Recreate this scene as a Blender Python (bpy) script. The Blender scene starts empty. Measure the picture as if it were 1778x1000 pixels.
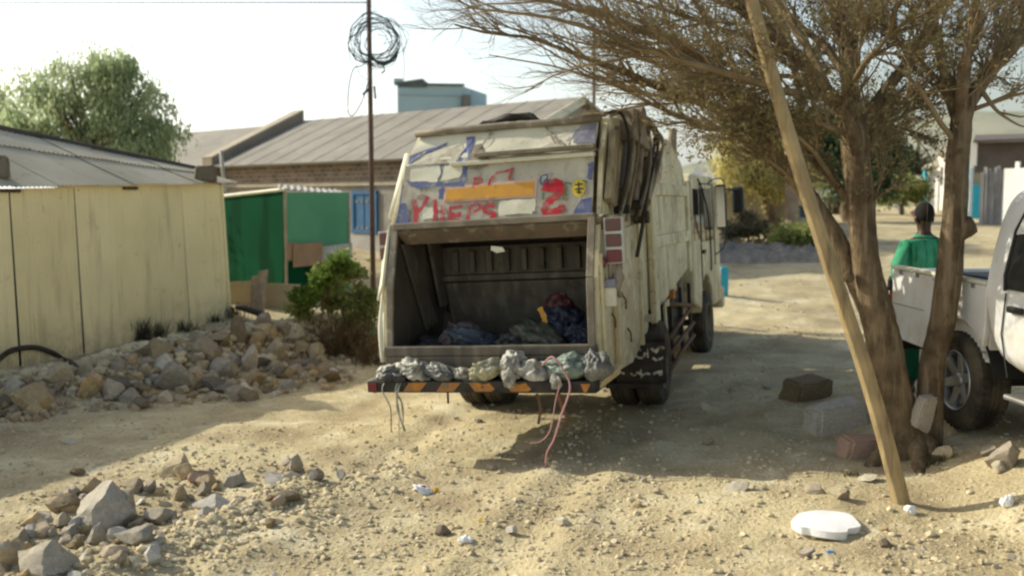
import bpy, bmesh, math, random
from mathutils import Vector, Matrix, Euler, noise
R = math.radians
PI = math.pi
sc = bpy.context.scene
COL = sc.collection
rng = random.Random(7)

# ------------------------------------------------------------------ camera
FPX, EYE = 1750.0, 2.2
PITCH = math.atan(150 / FPX)
CAM = Vector((0, 0, EYE))
FW = Vector((0, math.cos(PITCH), -math.sin(PITCH)))
UP = Vector((0, math.sin(PITCH), math.cos(PITCH)))
cam = bpy.data.cameras.new('camera')
cam.sensor_width = 36.0
cam.lens = 36.0 * FPX / 1778.0
cam.clip_start, cam.clip_end = 0.1, 6000
cam.dof.use_dof = True
cam.dof.focus_distance = 7.2
cam.dof.aperture_fstop = 1.5
co = bpy.data.objects.new('camera', cam)
co.location = CAM
co.rotation_euler = (PI / 2 - PITCH, 0, 0)
COL.objects.link(co)
sc.camera = co

def pray(x, y):
    return FW * FPX + Vector((1, 0, 0)) * (x - 889) + UP * (500 - y)
def at(x, y, Y):                                   # a point of the place at depth Y along the sight line of a measured point
    d = pray(x, y)
    return CAM + d * (Y / d.y)

# ------------------------------------------------------------------ terrain height
def sst(a, b, t):
    t = max(0.0, min(1.0, (t - a) / (b - a)))
    return t * t * (3 - 2 * t)
FAR = [(-60, 0), (14, 0), (17, .13), (20, .42), (24, .85), (30, 1.42), (45, 1.85), (80, 2.08), (140, 2.1), (5000, 2.1)]
def far_rise(y):
    for (a, za), (b, zb) in zip(FAR, FAR[1:]):
        if y <= b:
            return za + (zb - za) * (y - a) / (b - a)
    return 2.1
def base_z(x, y):
    z = .056 * (max(-1.2, min(2.6, x)) - .6) * sst(40, 16, y)
    z += .26 * sst(2.9, 3.9, x) * sst(13.5, 8.5, y)
    z += .12 * sst(-3.2, -5.8, x) * sst(3, 9, y) * sst(40, 22, y)
    z += far_rise(y)
    # earth bank heaped along the shed
    ax, ay, bx, by = -6.3, 11.2, -3.0, 15.8
    t = ((x - ax) * (bx - ax) + (y - ay) * (by - ay)) / ((bx - ax) ** 2 + (by - ay) ** 2)
    t = max(-.4, min(1.05, t))
    d = math.hypot(x - ax - t * (bx - ax), y - ay - t * (by - ay))
    z += (.08 + .32 * sst(0, .8, t)) * sst(1.05, .1, d)
    # heap in the left foreground
    ax, ay, bx, by = -2.75, 5.6, -1.35, 7.9
    t = ((x - ax) * (bx - ax) + (y - ay) * (by - ay)) / ((bx - ax) ** 2 + (by - ay) ** 2)
    t = max(-.5, min(1.05, t))
    d = math.hypot(x - ax - t * (bx - ax), y - ay - t * (by - ay))
    z += .10 * sst(.75, .05, d) * (1 - .5 * max(0, t))
    return z
def gz(x, y):
    z = base_z(x, y)
    if -14 < x < 14 and -5 < y < 60:
        k = sst(40, 12, y)
        z += k * (.045 * noise.noise((x * .9, y * .9, 3.1)) + .022 * noise.noise((x * 3.1, y * 3.1, 7.7)))
    return z
def gz_fine(x, y):
    z = gz(x, y)
    if -9 < x < 9 and 3 < y < 22:
        k = sst(22, 9, y)
        s = .5 + .5 * sst(-.2, .35, noise.noise((x * .7, y * .45, 11.0)))
        for off in (-.95, .95):                       # shallow wheel ruts along the truck's path
            dd = ((x - .58) * .946 - (y - 10.85) * .326) - off + .18 * noise.noise((y * .35, off, 2))
            z += sst(16, 8, y) * (-.034 * math.exp(-(dd / .15) ** 2) + .016 * math.exp(-((abs(dd) - .30) / .10) ** 2))
        z += k * s * (.016 * noise.noise((x * 9, y * 9, 1.3)) + .015 * abs(noise.noise((x * 19, y * 19, 5.3))))
    return z
def gp(x, y):                                      # where the sight line of a measured point meets the ground
    d = pray(x, y).normalized()
    t = 3.0
    p = CAM + d * t
    while p.z > gz(p.x, p.y) and t < 300:
        t += .02 + t * .002
        p = CAM + d * t
    return Vector((p.x, p.y, gz(p.x, p.y)))

# ------------------------------------------------------------------ materials
def mat(name, c1, c2=None, scale=4, rough=.85, bump=.25, bscale=40, metal=0, rand=0, spots=None, streak=None,
        spec=.3, trans=0, alpha_noise=None, coat=0, bstretch=None, lo=.38, hi=.62, bdist=.01, grime=None):
    m = bpy.data.materials.new(name)
    m.use_nodes = True
    nt = m.node_tree
    N, L = nt.nodes, nt.links
    b = N['Principled BSDF']
    b.inputs['Roughness'].default_value = rough
    b.inputs['Metallic'].default_value = metal
    b.inputs['Specular IOR Level'].default_value = spec
    if coat:
        b.inputs['Coat Weight'].default_value = coat
        b.inputs['Coat Roughness'].default_value = .12
    tc = N.new('ShaderNodeTexCoord')
    def nz(sc_, det=5, vec=None, r=.55):
        n = N.new('ShaderNodeTexNoise')
        n.inputs['Scale'].default_value = sc_
        n.inputs['Detail'].default_value = det
        n.inputs['Roughness'].default_value = r
        L.new(vec or tc.outputs['Object'], n.inputs['Vector'])
        return n.outputs['Fac']
    def rmp(f, a, b_):
        r = N.new('ShaderNodeMapRange')
        r.inputs[1].default_value, r.inputs[2].default_value = a, b_
        L.new(f, r.inputs[0])
        return r.outputs[0]
    def mix(f, a, b_, mode='MIX'):
        n = N.new('ShaderNodeMix')
        n.data_type = 'RGBA'
        n.blend_type = mode
        for s, v in ((n.inputs[0], f), (n.inputs[6], a), (n.inputs[7], b_)):
            if isinstance(v, (tuple, list)):
                s.default_value = (*v, 1)
            elif isinstance(v, (int, float)):
                s.default_value = v
            else:
                L.new(v, s)
        return n.outputs[2]
    c = tuple(c1)
    if c2:
        c = mix(rmp(nz(scale), lo, hi), c, tuple(c2))
    if streak:                                       # (colour, scale vector, low, high)
        mp = N.new('ShaderNodeMapping')
        mp.inputs['Scale'].default_value = streak[1]
        L.new(tc.outputs['Object'], mp.inputs[0])
        c = mix(rmp(nz(1, 5, mp.outputs[0]), streak[2], streak[3]), c, streak[0])
    for sp in (spots or []):                         # (colour, scale, low, high)
        c = mix(rmp(nz(sp[1], 6, None, .65), sp[2], sp[3]), c, sp[0])
    if grime:                                        # darker toward local z (z0, z1, colour)
        sx = N.new('ShaderNodeSeparateXYZ')
        L.new(tc.outputs['Object'], sx.inputs[0])
        f = rmp(sx.outputs[2], grime[1], grime[0])
        mm = N.new('ShaderNodeMath'); mm.operation = 'MULTIPLY'
        L.new(f, mm.inputs[0]); L.new(rmp(nz(6), .3, .65), mm.inputs[1])
        c = mix(mm.outputs[0], c, grime[2])
    if rand:
        oi = N.new('ShaderNodeObjectInfo')
        hs = N.new('ShaderNodeHueSaturation')
        L.new(rmp(oi.outputs['Random'], 0, 1), hs.inputs['Value'])
        mr = hs.inputs['Value'].links[0].from_node
        mr.inputs[3].default_value, mr.inputs[4].default_value = 1 - rand, 1 + rand
        w = N.new('ShaderNodeMath'); w.operation = 'FRACT'
        w2 = N.new('ShaderNodeMath'); w2.operation = 'MULTIPLY'; w2.inputs[1].default_value = 7.31
        L.new(oi.outputs['Random'], w2.inputs[0]); L.new(w2.outputs[0], w.inputs[0])
        sr = rmp(w.outputs[0], 0, 1); sn = sr.node
        sn.inputs[3].default_value, sn.inputs[4].default_value = (.6, 1.3) if rand > .1 else (.97, 1.03)
        L.new(sr, hs.inputs['Saturation'])
        if isinstance(c, tuple):
            hs.inputs['Color'].default_value = (*c, 1)
        else:
            L.new(c, hs.inputs['Color'])
        c = hs.outputs[0]
    if isinstance(c, tuple):
        b.inputs['Base Color'].default_value = (*c, 1)
    else:
        L.new(c, b.inputs['Base Color'])
    if bump:
        bp = N.new('ShaderNodeBump')
        bp.inputs['Strength'].default_value = bump
        bp.inputs['Distance'].default_value = bdist
        bv = None
        if bstretch:
            bm_ = N.new('ShaderNodeMapping'); bm_.inputs['Scale'].default_value = bstretch
            L.new(tc.outputs['Object'], bm_.inputs[0]); bv = bm_.outputs[0]
        L.new(nz(bscale, 6, bv, .6), bp.inputs['Height'])
        L.new(bp.outputs[0], b.inputs['Normal'])
    out = N['Material Output']
    sh = b.outputs[0]
    if trans:
        t = N.new('ShaderNodeBsdfTranslucent')
        if isinstance(c, tuple):
            t.inputs[0].default_value = (*c, 1)
        else:
            L.new(c, t.inputs[0])
        ms = N.new('ShaderNodeMixShader')
        ms.inputs[0].default_value = trans
        L.new(sh, ms.inputs[1]); L.new(t.outputs[0], ms.inputs[2])
        sh = ms.outputs[0]
    if alpha_noise:                                  # (scale, low, high): worn paint lets the surface below show
        tr = N.new('ShaderNodeBsdfTransparent')
        ms = N.new('ShaderNodeMixShader')
        L.new(rmp(nz(alpha_noise[0], 6, None, .7), alpha_noise[1], alpha_noise[2]), ms.inputs[0])
        L.new(tr.outputs[0], ms.inputs[1]); L.new(sh, ms.inputs[2])
        sh = ms.outputs[0]
    if sh is not b.outputs[0]:
        L.new(sh, out.inputs['Surface'])
    return m

DIRT = (.50, .40, .235)
m_ground = mat('dry_dirt', (.62, .525, .315), (.49, .405, .24), scale=.55, rough=.95, bump=.9, bscale=30, spec=.1, bdist=.03,
               spots=[((.73, .65, .44), 1.7, .50, .68), ((.35, .275, .165), .9, .46, .68), ((.44, .355, .205), 9, .56, .70), ((.76, .69, .49), 34, .58, .70), ((.25, .21, .14), 55, .59, .68)])
m_peb = mat('pebble', (.46, .39, .25), (.64, .55, .37), scale=1.6, rough=.95, bump=.3, bscale=60, spec=.1)
m_rock = mat('tan_rock', (.42, .325, .205), (.32, .25, .16), scale=5, rough=.95, bump=.5, bscale=26, spec=.12, rand=.28,
             spots=[((.50, .43, .31), 7, .52, .70), ((.17, .14, .10), 18, .60, .75)])
m_rockg = mat('grey_rock', (.40, .34, .235), (.31, .26, .18), scale=5, rough=.95, bump=.5, bscale=26, spec=.12, rand=.28,
              spots=[((.46, .42, .34), 7, .52, .70), ((.15, .13, .10), 18, .60, .75)])
m_rockp = mat('pale_rock', (.58, .54, .44), (.46, .40, .30), scale=6, rough=.95, bump=.4, bscale=26, spec=.1, rand=.15)
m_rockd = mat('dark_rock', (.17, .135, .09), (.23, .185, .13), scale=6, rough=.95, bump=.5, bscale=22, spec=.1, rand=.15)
m_rockr = mat('reddish_block', (.46, .31, .225), (.38, .255, .185), scale=6, rough=.95, bump=.5, bscale=30, spec=.1)
m_cream = mat('cream_truck_paint', (.74, .67, .44), (.63, .57, .37), scale=2.2, rough=.6, bump=.12, bscale=14, spec=.3,
              streak=((.34, .27, .155), (7, 7, .7), .48, .76), spots=[((.36, .28, .16), 1.6, .50, .72), ((.30, .225, .125), 4, .56, .70), ((.18, .13, .075), 9, .60, .70), ((.76, .72, .53), 3, .58, .7)], grime=(.5, 1.7, (.38, .31, .18)))
m_panel = mat('weathered_rear_panel', (.50, .47, .375), (.42, .39, .31), scale=2.6, rough=.7, bump=.3, bscale=9,
              streak=((.25, .205, .14), (7, 7, .9), .50, .74), spots=[((.56, .54, .44), 3.5, .55, .66), ((.20, .15, .10), 8, .60, .70), ((.16, .15, .19), 5, .63, .70)])
m_pale = mat('pale_cream_patch', (.66, .64, .50), (.58, .55, .41), scale=4, rough=.6, bump=.15, bscale=18, spots=[((.36, .33, .24), 6, .62, .74)])
m_blue = mat('old_blue_paint', (.095, .125, .27), (.14, .155, .26), scale=9, rough=.75, bump=.15, alpha_noise=(7, .24, .40), spots=[((.36, .34, .30), 11, .54, .66)])
m_rail = mat('greyed_steel', (.28, .24, .18), (.185, .155, .11), scale=6, rough=.7, bump=.3, bscale=22, spots=[((.42, .37, .27), 8, .58, .7)])
m_hop = mat('grimy_hopper_steel', (.10, .083, .06), (.065, .054, .04), scale=2.5, rough=.75, bump=.35, bscale=16, spec=.25,
            streak=((.14, .115, .08), (8, 8, 1.0), .52, .74), spots=[((.025, .02, .016), 3, .60, .72)])
m_lip = mat('rusty_lip', (.17, .125, .085), (.12, .095, .068), scale=5, rough=.8, bump=.3, bscale=24, spots=[((.33, .29, .2), 6, .56, .7), ((.24, .075, .05), 4, .60, .70)])
m_black = mat('black_steel', (.022, .020, .017), (.05, .043, .033), scale=7, rough=.7, bump=.2, bscale=30)
m_tyre = mat('dusty_tyre', (.035, .031, .026), (.10, .083, .056), scale=5, rough=.9, bump=.4, bscale=50, spec=.15)
m_rimt = mat('dusty_truck_rim', (.23, .19, .125), (.13, .105, .07), scale=7, rough=.8, bump=.2)
m_rust = mat('rusty_bar', (.19, .10, .055), (.12, .075, .045), scale=8, rough=.85, bump=.3)
m_orange = mat('orange_paint', (.50, .20, .03), (.36, .16, .045), scale=9, rough=.7, bump=.15, alpha_noise=(11, .28, .42), spots=[((.20, .14, .08), 13, .52, .66)])
m_oplate = mat('orange_plate', (.64, .32, .035), (.54, .27, .045), scale=5, rough=.6, bump=.1, spots=[((.34, .20, .07), 9, .58, .70), ((.60, .46, .25), 16, .63, .72)])
m_pink = mat('pink_border', (.62, .40, .30), (.55, .42, .33), scale=6, rough=.7, bump=.05)
m_spray = mat('red_spray', (.46, .035, .05), (.40, .06, .075), scale=7, rough=.8, bump=0, alpha_noise=(12, .30, .54))
m_sprayf = mat('faded_red_spray', (.44, .13, .11), (.40, .17, .14), scale=7, rough=.8, bump=0, alpha_noise=(9, .44, .75))
m_sprayd = mat('deep_red_spray', (.46, .02, .035), rough=.8, bump=0, alpha_noise=(12, .27, .56))
m_yel = mat('yellow_emblem', (.62, .46, .03), (.5, .4, .05), scale=12, rough=.7, bump=0, alpha_noise=(18, .28, .48))
m_green = mat('green_paint', (.035, .16, .06), rough=.7, bump=0, alpha_noise=(16, .3, .55))
m_ink = mat('black_marks', (.02, .02, .02), rough=.7, bump=0)
m_chalk = mat('white_brush_paint', (.56, .53, .44), rough=.8, bump=0, alpha_noise=(20, .33, .55))
m_redlens = mat('red_lens', (.20, .018, .02), (.13, .02, .018), scale=9, rough=.35, bump=.1, spec=.5)
m_brlens = mat('brown_lens', (.14, .045, .03), (.10, .05, .035), scale=9, rough=.4, bump=.1, spec=.5)
m_hose = mat('black_hose', (.035, .03, .022), (.06, .05, .035), scale=6, rough=.7, bump=.15)
m_rod = mat('blue_grey_rod', (.18, .19, .24), (.25, .25, .27), scale=5, rough=.45, bump=.08, spec=.5)
m_wwhite = mat('white_car_paint', (.74, .75, .74), (.66, .65, .61), scale=2.5, rough=.32, bump=0, spec=.5, coat=.4, grime=(.35, 1.1, (.44, .38, .28)), spots=[((.60, .56, .48), 6, .58, .74)])
m_glass = mat('dark_glass', (.012, .014, .017), rough=.06, bump=0, spec=.6)
m_mirror = mat('mirror_glass', (.42, .37, .28), rough=.15, bump=0, metal=.9)  # beige tint paints the reflected sand into the glass
m_alloy = mat('alloy', (.42, .42, .42), (.34, .33, .31), scale=8, rough=.38, bump=.05, metal=.8)
m_chrome = mat('grey_metal_trim', (.42, .42, .40), (.33, .32, .29), scale=8, rough=.4, bump=.05, metal=.7)
m_trimb = mat('black_plastic', (.02, .02, .02), rough=.5, bump=.05)

m_white = mat('white_foam', (.86, .87, .88), (.80, .80, .80), scale=4, rough=.8, bump=.4, bscale=45, spots=[((.62, .57, .46), 14, .64, .74)])

# ------------------------------------------------------------------ mesh helpers
def obj(name, bm, m, parent=None, smooth=False, bev=0, loc=None, sharp=None):
    me = bpy.data.meshes.new(name)
    bmesh.ops.recalc_face_normals(bm, faces=bm.faces[:])
    bm.to_mesh(me)
    bm.free()
    for k in (m if isinstance(m, list) else [m]):
        me.materials.append(k)
    if smooth or sharp:
        me.polygons.foreach_set('use_smooth', [True] * len(me.polygons))
        if sharp:
            me.set_sharp_from_angle(angle=R(sharp))
    o = bpy.data.objects.new(name, me)
    COL.objects.link(o)
    if parent:
        o.parent = parent
    if loc is not None:
        o.location = loc
    if bev:
        md = o.modifiers.new('bevel', 'BEVEL')
        md.width = bev
        md.segments = 2
        md.limit_method = 'ANGLE'
    return o
def tag(o, label, cat, group=None):
    o['label'] = label
    o['category'] = cat
    if group:
        o['group'] = group
    return o
def thing(name, label, cat, loc=(0, 0, 0), rot=(0, 0, 0), group=None):
    o = bpy.data.objects.new(name, None)
    COL.objects.link(o)
    o.location = loc
    o.rotation_euler = rot
    o.empty_display_size = .2
    return tag(o, label, cat, group)
def struct(o):
    o['kind'] = 'structure'
    return o
def B():
    return bmesh.new()
def box(bm, c, s, rot=None, M=None):
    T = Matrix.Translation(Vector(c))
    if rot:
        T = T @ Euler(rot).to_matrix().to_4x4()
    if M is not None:
        T = M @ T
    r = bmesh.ops.create_cube(bm, size=1, matrix=T @ Matrix.Diagonal((*s, 1)))
    return r['verts']
def box2(bm, a, b):
    return box(bm, [(p + q) / 2 for p, q in zip(a, b)], [abs(q - p) for p, q in zip(a, b)])
def hexa(bm, p):                                    # 8 corner points: 4 bottom, 4 top
    v = [bm.verts.new(q) for q in p]
    for f in ((3, 2, 1, 0), (4, 5, 6, 7), (0, 1, 5, 4), (1, 2, 6, 5), (2, 3, 7, 6), (3, 0, 4, 7)):
        bm.faces.new([v[i] for i in f])
def slab(bm, quad, t):                              # a flat polygon given thickness t along its normal
    q = [Vector(p) for p in quad]
    n = (q[1] - q[0]).cross(q[2] - q[0]).normalized() * t
    a = [bm.verts.new(p) for p in q]
    b = [bm.verts.new(p + n) for p in q]
    k = len(q)
    bm.faces.new(a[::-1]); bm.faces.new(b)
    for i in range(k):
        bm.faces.new((a[i], a[(i + 1) % k], b[(i + 1) % k], b[i]))
def poly(bm, pts):
    return bm.faces.new([bm.verts.new(p) for p in pts])
def tube(bm, pts, rad, n=8, cap=True, twist=0):
    pts = [Vector(p) for p in pts]
    if not isinstance(rad, (list, tuple)):
        rad = [rad] * len(pts)
    rings = []
    ref = None
    for i, p in enumerate(pts):
        t = (pts[min(i + 1, len(pts) - 1)] - pts[max(i - 1, 0)])
        if t.length < 1e-9:
            t = Vector((0, 0, 1))
        t.normalize()
        if ref is None:
            ref = Vector((0, 0, 1)) if abs(t.z) < .9 else Vector((1, 0, 0))
        x = t.cross(ref)
        if x.length < 1e-6:
            x = t.orthogonal()
        x.normalize()
        y = t.cross(x).normalized()
        ref = -y if False else ref
        rings.append([bm.verts.new(p + (x * math.cos(a) + y * math.sin(a)) * rad[i]) for a in [2 * PI * k / n for k in range(n)]])
    for a, b in zip(rings, rings[1:]):
        for k in range(n):
            bm.faces.new((a[k], a[(k + 1) % n], b[(k + 1) % n], b[k]))
    if cap and n > 2:
        bm.faces.new(rings[0][::-1]); bm.faces.new(rings[-1])
    return rings
def cyl(bm, a, b, r, n=16):
    return tube(bm, [a, b], r, n)
def lathe(bm, prof, axis='x', n=32, c=(0, 0, 0)):   # profile (radius, along axis)
    c = Vector(c)
    rings = []
    for r, h in prof:
        ring = []
        for k in range(n):
            a = 2 * PI * k / n
            q = (h, r * math.cos(a), r * math.sin(a)) if axis == 'x' else (r * math.cos(a), r * math.sin(a), h)
            ring.append(bm.verts.new(c + Vector(q)))
        rings.append(ring)
    for a, b in zip(rings, rings[1:]):
        for k in range(n):
            bm.faces.new((a[k], a[(k + 1) % n], b[(k + 1) % n], b[k]))
    return rings
def prism(bm, pts, x0, x1):                         # polygon in (y,z) pushed along x
    a = [bm.verts.new((x0, y, z)) for y, z in pts]
    b = [bm.verts.new((x1, y, z)) for y, z in pts]
    k = len(pts)
    bm.faces.new(a); bm.faces.new(b[::-1])
    for i in range(k):
        bm.faces.new((a[i], b[i], b[(i + 1) % k], a[(i + 1) % k]))
def smooth_path(pts, k=4):
    pts = [Vector(p) for p in pts]
    out = []
    for i in range(len(pts) - 1):
        p0, p1, p2, p3 = pts[max(i - 1, 0)], pts[i], pts[i + 1], pts[min(i + 2, len(pts) - 1)]
        for j in range(k):
            t = j / k
            out.append(.5 * ((2 * p1) + (p2 - p0) * t + (2 * p0 - 5 * p1 + 4 * p2 - p3) * t * t + (3 * p1 - p0 - 3 * p2 + p3) * t ** 3))
    out.append(pts[-1])
    return out
def lerp_list(v, k):
    out = []
    for a, b in zip(v, v[1:]):
        out += [a + (b - a) * j / k for j in range(k)]
    return out + [v[-1]]
def noisy(bm, amp, freq, seed=0, along=None):
    for v in bm.verts:
        n = noise.noise_vector(v.co * freq + Vector((seed * 3.7, seed * 1.3, seed)))
        v.co += n * amp

# ------------------------------------------------------------------ world and sun
SUN_EL = R(30)
SUN_TO = Vector((-.92, .40, 0)).normalized() * math.cos(SUN_EL) + Vector((0, 0, math.sin(SUN_EL)))
w = bpy.data.worlds.new('World')
sc.world = w
w.use_nodes = True
nt = w.node_tree
bg = nt.nodes['Background']
sky = nt.nodes.new('ShaderNodeTexSky')
sky.sky_type = 'NISHITA'
sky.sun_disc = False
sky.sun_elevation = SUN_EL
sky.sun_rotation = math.atan2(SUN_TO.x, SUN_TO.y)
sky.air_density = 1.3
sky.dust_density = 3.5
sky.ozone_density = 1.0
# hazy bright air low over the ground
tc = nt.nodes.new('ShaderNodeTexCoord')
sp = nt.nodes.new('ShaderNodeSeparateXYZ')
nt.links.new(tc.outputs['Generated'], sp.inputs[0])
mr = nt.nodes.new('ShaderNodeMapRange')
mr.interpolation_type = 'SMOOTHSTEP'
mr.inputs[1].default_value, mr.inputs[2].default_value = .50, .02
nt.links.new(sp.outputs[2], mr.inputs[0])
mx = nt.nodes.new('ShaderNodeMix')
mx.data_type = 'RGBA'
mx.blend_type = 'ADD'
dp = nt.nodes.new('ShaderNodeVectorMath'); dp.operation = 'DOT_PRODUCT'
nt.links.new(tc.outputs['Generated'], dp.inputs[0]); dp.inputs[1].default_value = (SUN_TO.x, SUN_TO.y, 0)
ms_ = nt.nodes.new('ShaderNodeMapRange'); ms_.inputs[1].default_value, ms_.inputs[2].default_value, ms_.inputs[3].default_value, ms_.inputs[4].default_value = 0, .7, .25, 1.0
nt.links.new(dp.outputs['Value'], ms_.inputs[0])
mb_ = nt.nodes.new('ShaderNodeMapRange'); mb_.inputs[1].default_value, mb_.inputs[2].default_value, mb_.inputs[3].default_value, mb_.inputs[4].default_value = .78, .05, 0, .85  # extra haze glow added behind and to the right, lifting shaded faces
nt.links.new(sp.outputs[1], mb_.inputs[0])
mm_ = nt.nodes.new('ShaderNodeMath'); mm_.operation = 'MAXIMUM'
nt.links.new(ms_.outputs[0], mm_.inputs[0]); nt.links.new(mb_.outputs[0], mm_.inputs[1])
mu = nt.nodes.new('ShaderNodeMath'); mu.operation = 'MULTIPLY'
nt.links.new(mr.outputs[0], mu.inputs[0]); nt.links.new(mm_.outputs[0], mu.inputs[1])
nt.links.new(mu.outputs[0], mx.inputs[0])
nt.links.new(sky.outputs[0], mx.inputs[6])
mx.inputs[7].default_value = (6.1, 6.9, 7.3, 1)
nt.links.new(mx.outputs[2], bg.inputs[0])
bg.inputs[1].default_value = .143
sl = bpy.data.lights.new('sun', 'SUN')
sl.energy = 5.0
sl.angle = R(.5)
sl.color = (1, .955, .80)
so = bpy.data.objects.new('sun', sl)
so.rotation_euler = SUN_TO.to_track_quat('Z', 'Y').to_euler()
so.location = (-10, 5, 20)
COL.objects.link(so)
sc.view_settings.view_transform = 'Standard'
sc.view_settings.look = 'None'
sc.view_settings.exposure = 0
sc.cycles.use_denoising = True
sc.cycles.filter_width = 2.3
sc.cycles.max_bounces = 6
sc.cycles.transparent_max_bounces = 12
sc.cycles.caustics_reflective = False

# ------------------------------------------------------------------ ground, hill
def axis_vals(lo, hi, step, edge_lo, edge_hi, ratio=1.18):
    v = []
    x = lo
    while x <= hi:
        v.append(x); x += step
    s = step
    while v[-1] < edge_hi:
        s *= ratio; v.append(v[-1] + s)
    s = step
    while v[0] > edge_lo:
        s *= ratio; v.insert(0, v[0] - s)
    return v
xs = axis_vals(-6.5, 6.5, .045, -900, 900)
ys = [-40, -25, -15, -8, -4, -1, 1]
y = 2.4
while y < 28:
    ys.append(y); y *= 1.0058
while y < 3500:
    ys.append(y); y *= 1.07
me = bpy.data.meshes.new('ground')
vs = [(x, y, gz_fine(x, y)) for y in ys for x in xs]
nx = len(xs)
fs = [(j * nx + i, j * nx + i + 1, (j + 1) * nx + i + 1, (j + 1) * nx + i) for j in range(len(ys) - 1) for i in range(nx - 1)]
me.from_pydata(vs, [], fs)
me.polygons.foreach_set('use_smooth', [True] * len(me.polygons))
at_ = me.attributes.new('soil_shade', 'FLOAT', 'POINT')
def soil_shade(x, y):
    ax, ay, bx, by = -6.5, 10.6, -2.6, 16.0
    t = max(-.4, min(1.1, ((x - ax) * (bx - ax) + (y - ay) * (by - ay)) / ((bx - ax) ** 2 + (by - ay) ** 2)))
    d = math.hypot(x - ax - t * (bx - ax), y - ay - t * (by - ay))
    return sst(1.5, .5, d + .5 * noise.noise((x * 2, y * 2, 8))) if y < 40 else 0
at_.data.foreach_set('value', [soil_shade(v[0], v[1]) for v in vs])
me.materials.append(m_ground)
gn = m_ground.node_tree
ga = gn.nodes.new('ShaderNodeAttribute'); ga.attribute_name = 'soil_shade'
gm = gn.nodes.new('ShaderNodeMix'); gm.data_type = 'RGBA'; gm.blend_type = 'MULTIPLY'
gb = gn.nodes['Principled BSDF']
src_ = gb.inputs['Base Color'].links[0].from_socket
gn.links.new(ga.outputs['Fac'], gm.inputs[0]); gn.links.new(src_, gm.inputs[6]); gm.inputs[7].default_value = (.50, .42, .37, 1)  # brown bank soil, its colour deepened further to stand for the bank's shade
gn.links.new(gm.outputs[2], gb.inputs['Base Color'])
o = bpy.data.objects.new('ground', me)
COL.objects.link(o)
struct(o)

m_hill = mat('hazy_hill', (.27, .28, .21), (.34, .33, .26), scale=.012, rough=1, bump=0, spec=0, spots=[((.21, .24, .17), .05, .5, .65)])
bm = B()
rows = []
for i in range(84):
    X = -160 + i * 16
    prof = 33 * sst(-10, 235, X) + 9 * sst(215, 290, X) + 7 * sst(300, 500, X) + 3 * noise.noise((X * .02, .3, 0))
    rows.append([bm.verts.new((X, 430 + 60 * noise.noise((X * .004, 5, 0)), 1.2)), bm.verts.new((X, 520, 2 + .55 * max(0, prof) + 2 * noise.noise((X * .05, 9, 1)))),
                 bm.verts.new((X, 640, 4 + 1.25 * max(0, prof) + 2.5 * noise.noise((X * .03, 2, 1)))), bm.verts.new((X, 900, 0))])
for a, b in zip(rows, rows[1:]):
    for k in range(3):
        bm.faces.new((a[k], b[k], b[k + 1], a[k + 1]))
struct(obj('hill', bm, m_hill, smooth=True))

# ------------------------------------------------------------------ garbage truck (local frame: x right, y forward, z up, origin under the rear axle)
TR = Vector((.58, 10.85, 0))
TR.z = base_z(TR.x, TR.y) + .01
T_ROT = (0, -R(3.3), -R(19))
truck = thing('garbage_truck', 'worn cream garbage truck with red sprayed writing and open hopper at the centre', 'garbage truck', TR, T_ROT)
TM = Matrix.Translation(TR) @ Euler(T_ROT).to_matrix().to_4x4()
PW = .93                                            # half width of the rear panel
A1, A2, A3 = (-1.62, 2.86), (-1.84, 2.57), (-2.02, 2.03)   # (y,z) of roof edge, panel top, lip

# body box with posts and ribs
bm = B()
prism(bm, [(-.04, 1.0), (-.04, 2.80), (1.35, 2.86), (2.15, 2.62), (2.42, 2.35), (2.42, 1.30), (1.6, 1.18), (.55, 1.0)], -1.02, 1.02)
body = obj('cargo_box', bm, m_cream, truck, bev=.02)
for z0, z1 in ((2.20, 2.33), (1.64, 1.77)):
    bm = B(); box2(bm, (1.015, .1, z0), (1.055, 2.38, z1)); box2(bm, (-1.055, .1, z0), (-1.015, 2.38, z1))
    obj('side_rib', bm, m_cream, body, bev=.012)
bm = B()
for s in (1, -1):
    box2(bm, (s * 1.01, -.12, .78), (s * 1.075, .1, 2.78))
    box2(bm, (s * 1.01, 2.30, 1.25), (s * 1.06, 2.43, 2.38))
    box2(bm, (s * 1.01, .1, 1.06), (s * 1.05, 2.35, 1.15)) if False else None
obj('corner_post', bm, m_cream, body, bev=.012)
bm = B()
for s in (1,):
    tube(bm, [(1.03, .35, 2.02), (1.03, .36, 2.0)], .01, 4)
bm.free()
# sprayed marks on the box side
def side_pt(y, z, k=.003):
    return (1.022 + k, y, z)
def ribbon(bm, pts, wd, place, k=5):
    pts = smooth_path([Vector((*p, 0)) for p in pts], k) if len(pts) > 2 else [Vector((*p, 0)) for p in pts]
    L_, R_ = [], []
    for i, p in enumerate(pts):
        t = pts[min(i + 1, len(pts) - 1)] - pts[max(i - 1, 0)]
        t.normalize()
        n = Vector((-t.y, t.x, 0))
        ww = wd * (.5 + .08 * math.sin(i * 2.1))
        L_.append(bm.verts.new(place(p.x + n.x * ww, p.y + n.y * ww)))
        R_.append(bm.verts.new(place(p.x - n.x * ww, p.y - n.y * ww)))
    for i in range(len(pts) - 1):
        bm.faces.new((L_[i], L_[i + 1], R_[i + 1], R_[i]))
bm = B()
ribbon(bm, [(.42, 2.62), (.40, 2.42)], .07, side_pt)
ribbon(bm, [(.42, 2.62), (.78, 2.60), (.80, 2.52), (.45, 2.50), (.78, 2.46), (.66, 2.38)], .08, side_pt)
ribbon(bm, [(1.12, 2.6), (1.15, 2.36)], .05, side_pt)
ribbon(bm, [(.98, 2.12), (1.02, 1.95), (1.10, 1.80)], .06, side_pt)
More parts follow.
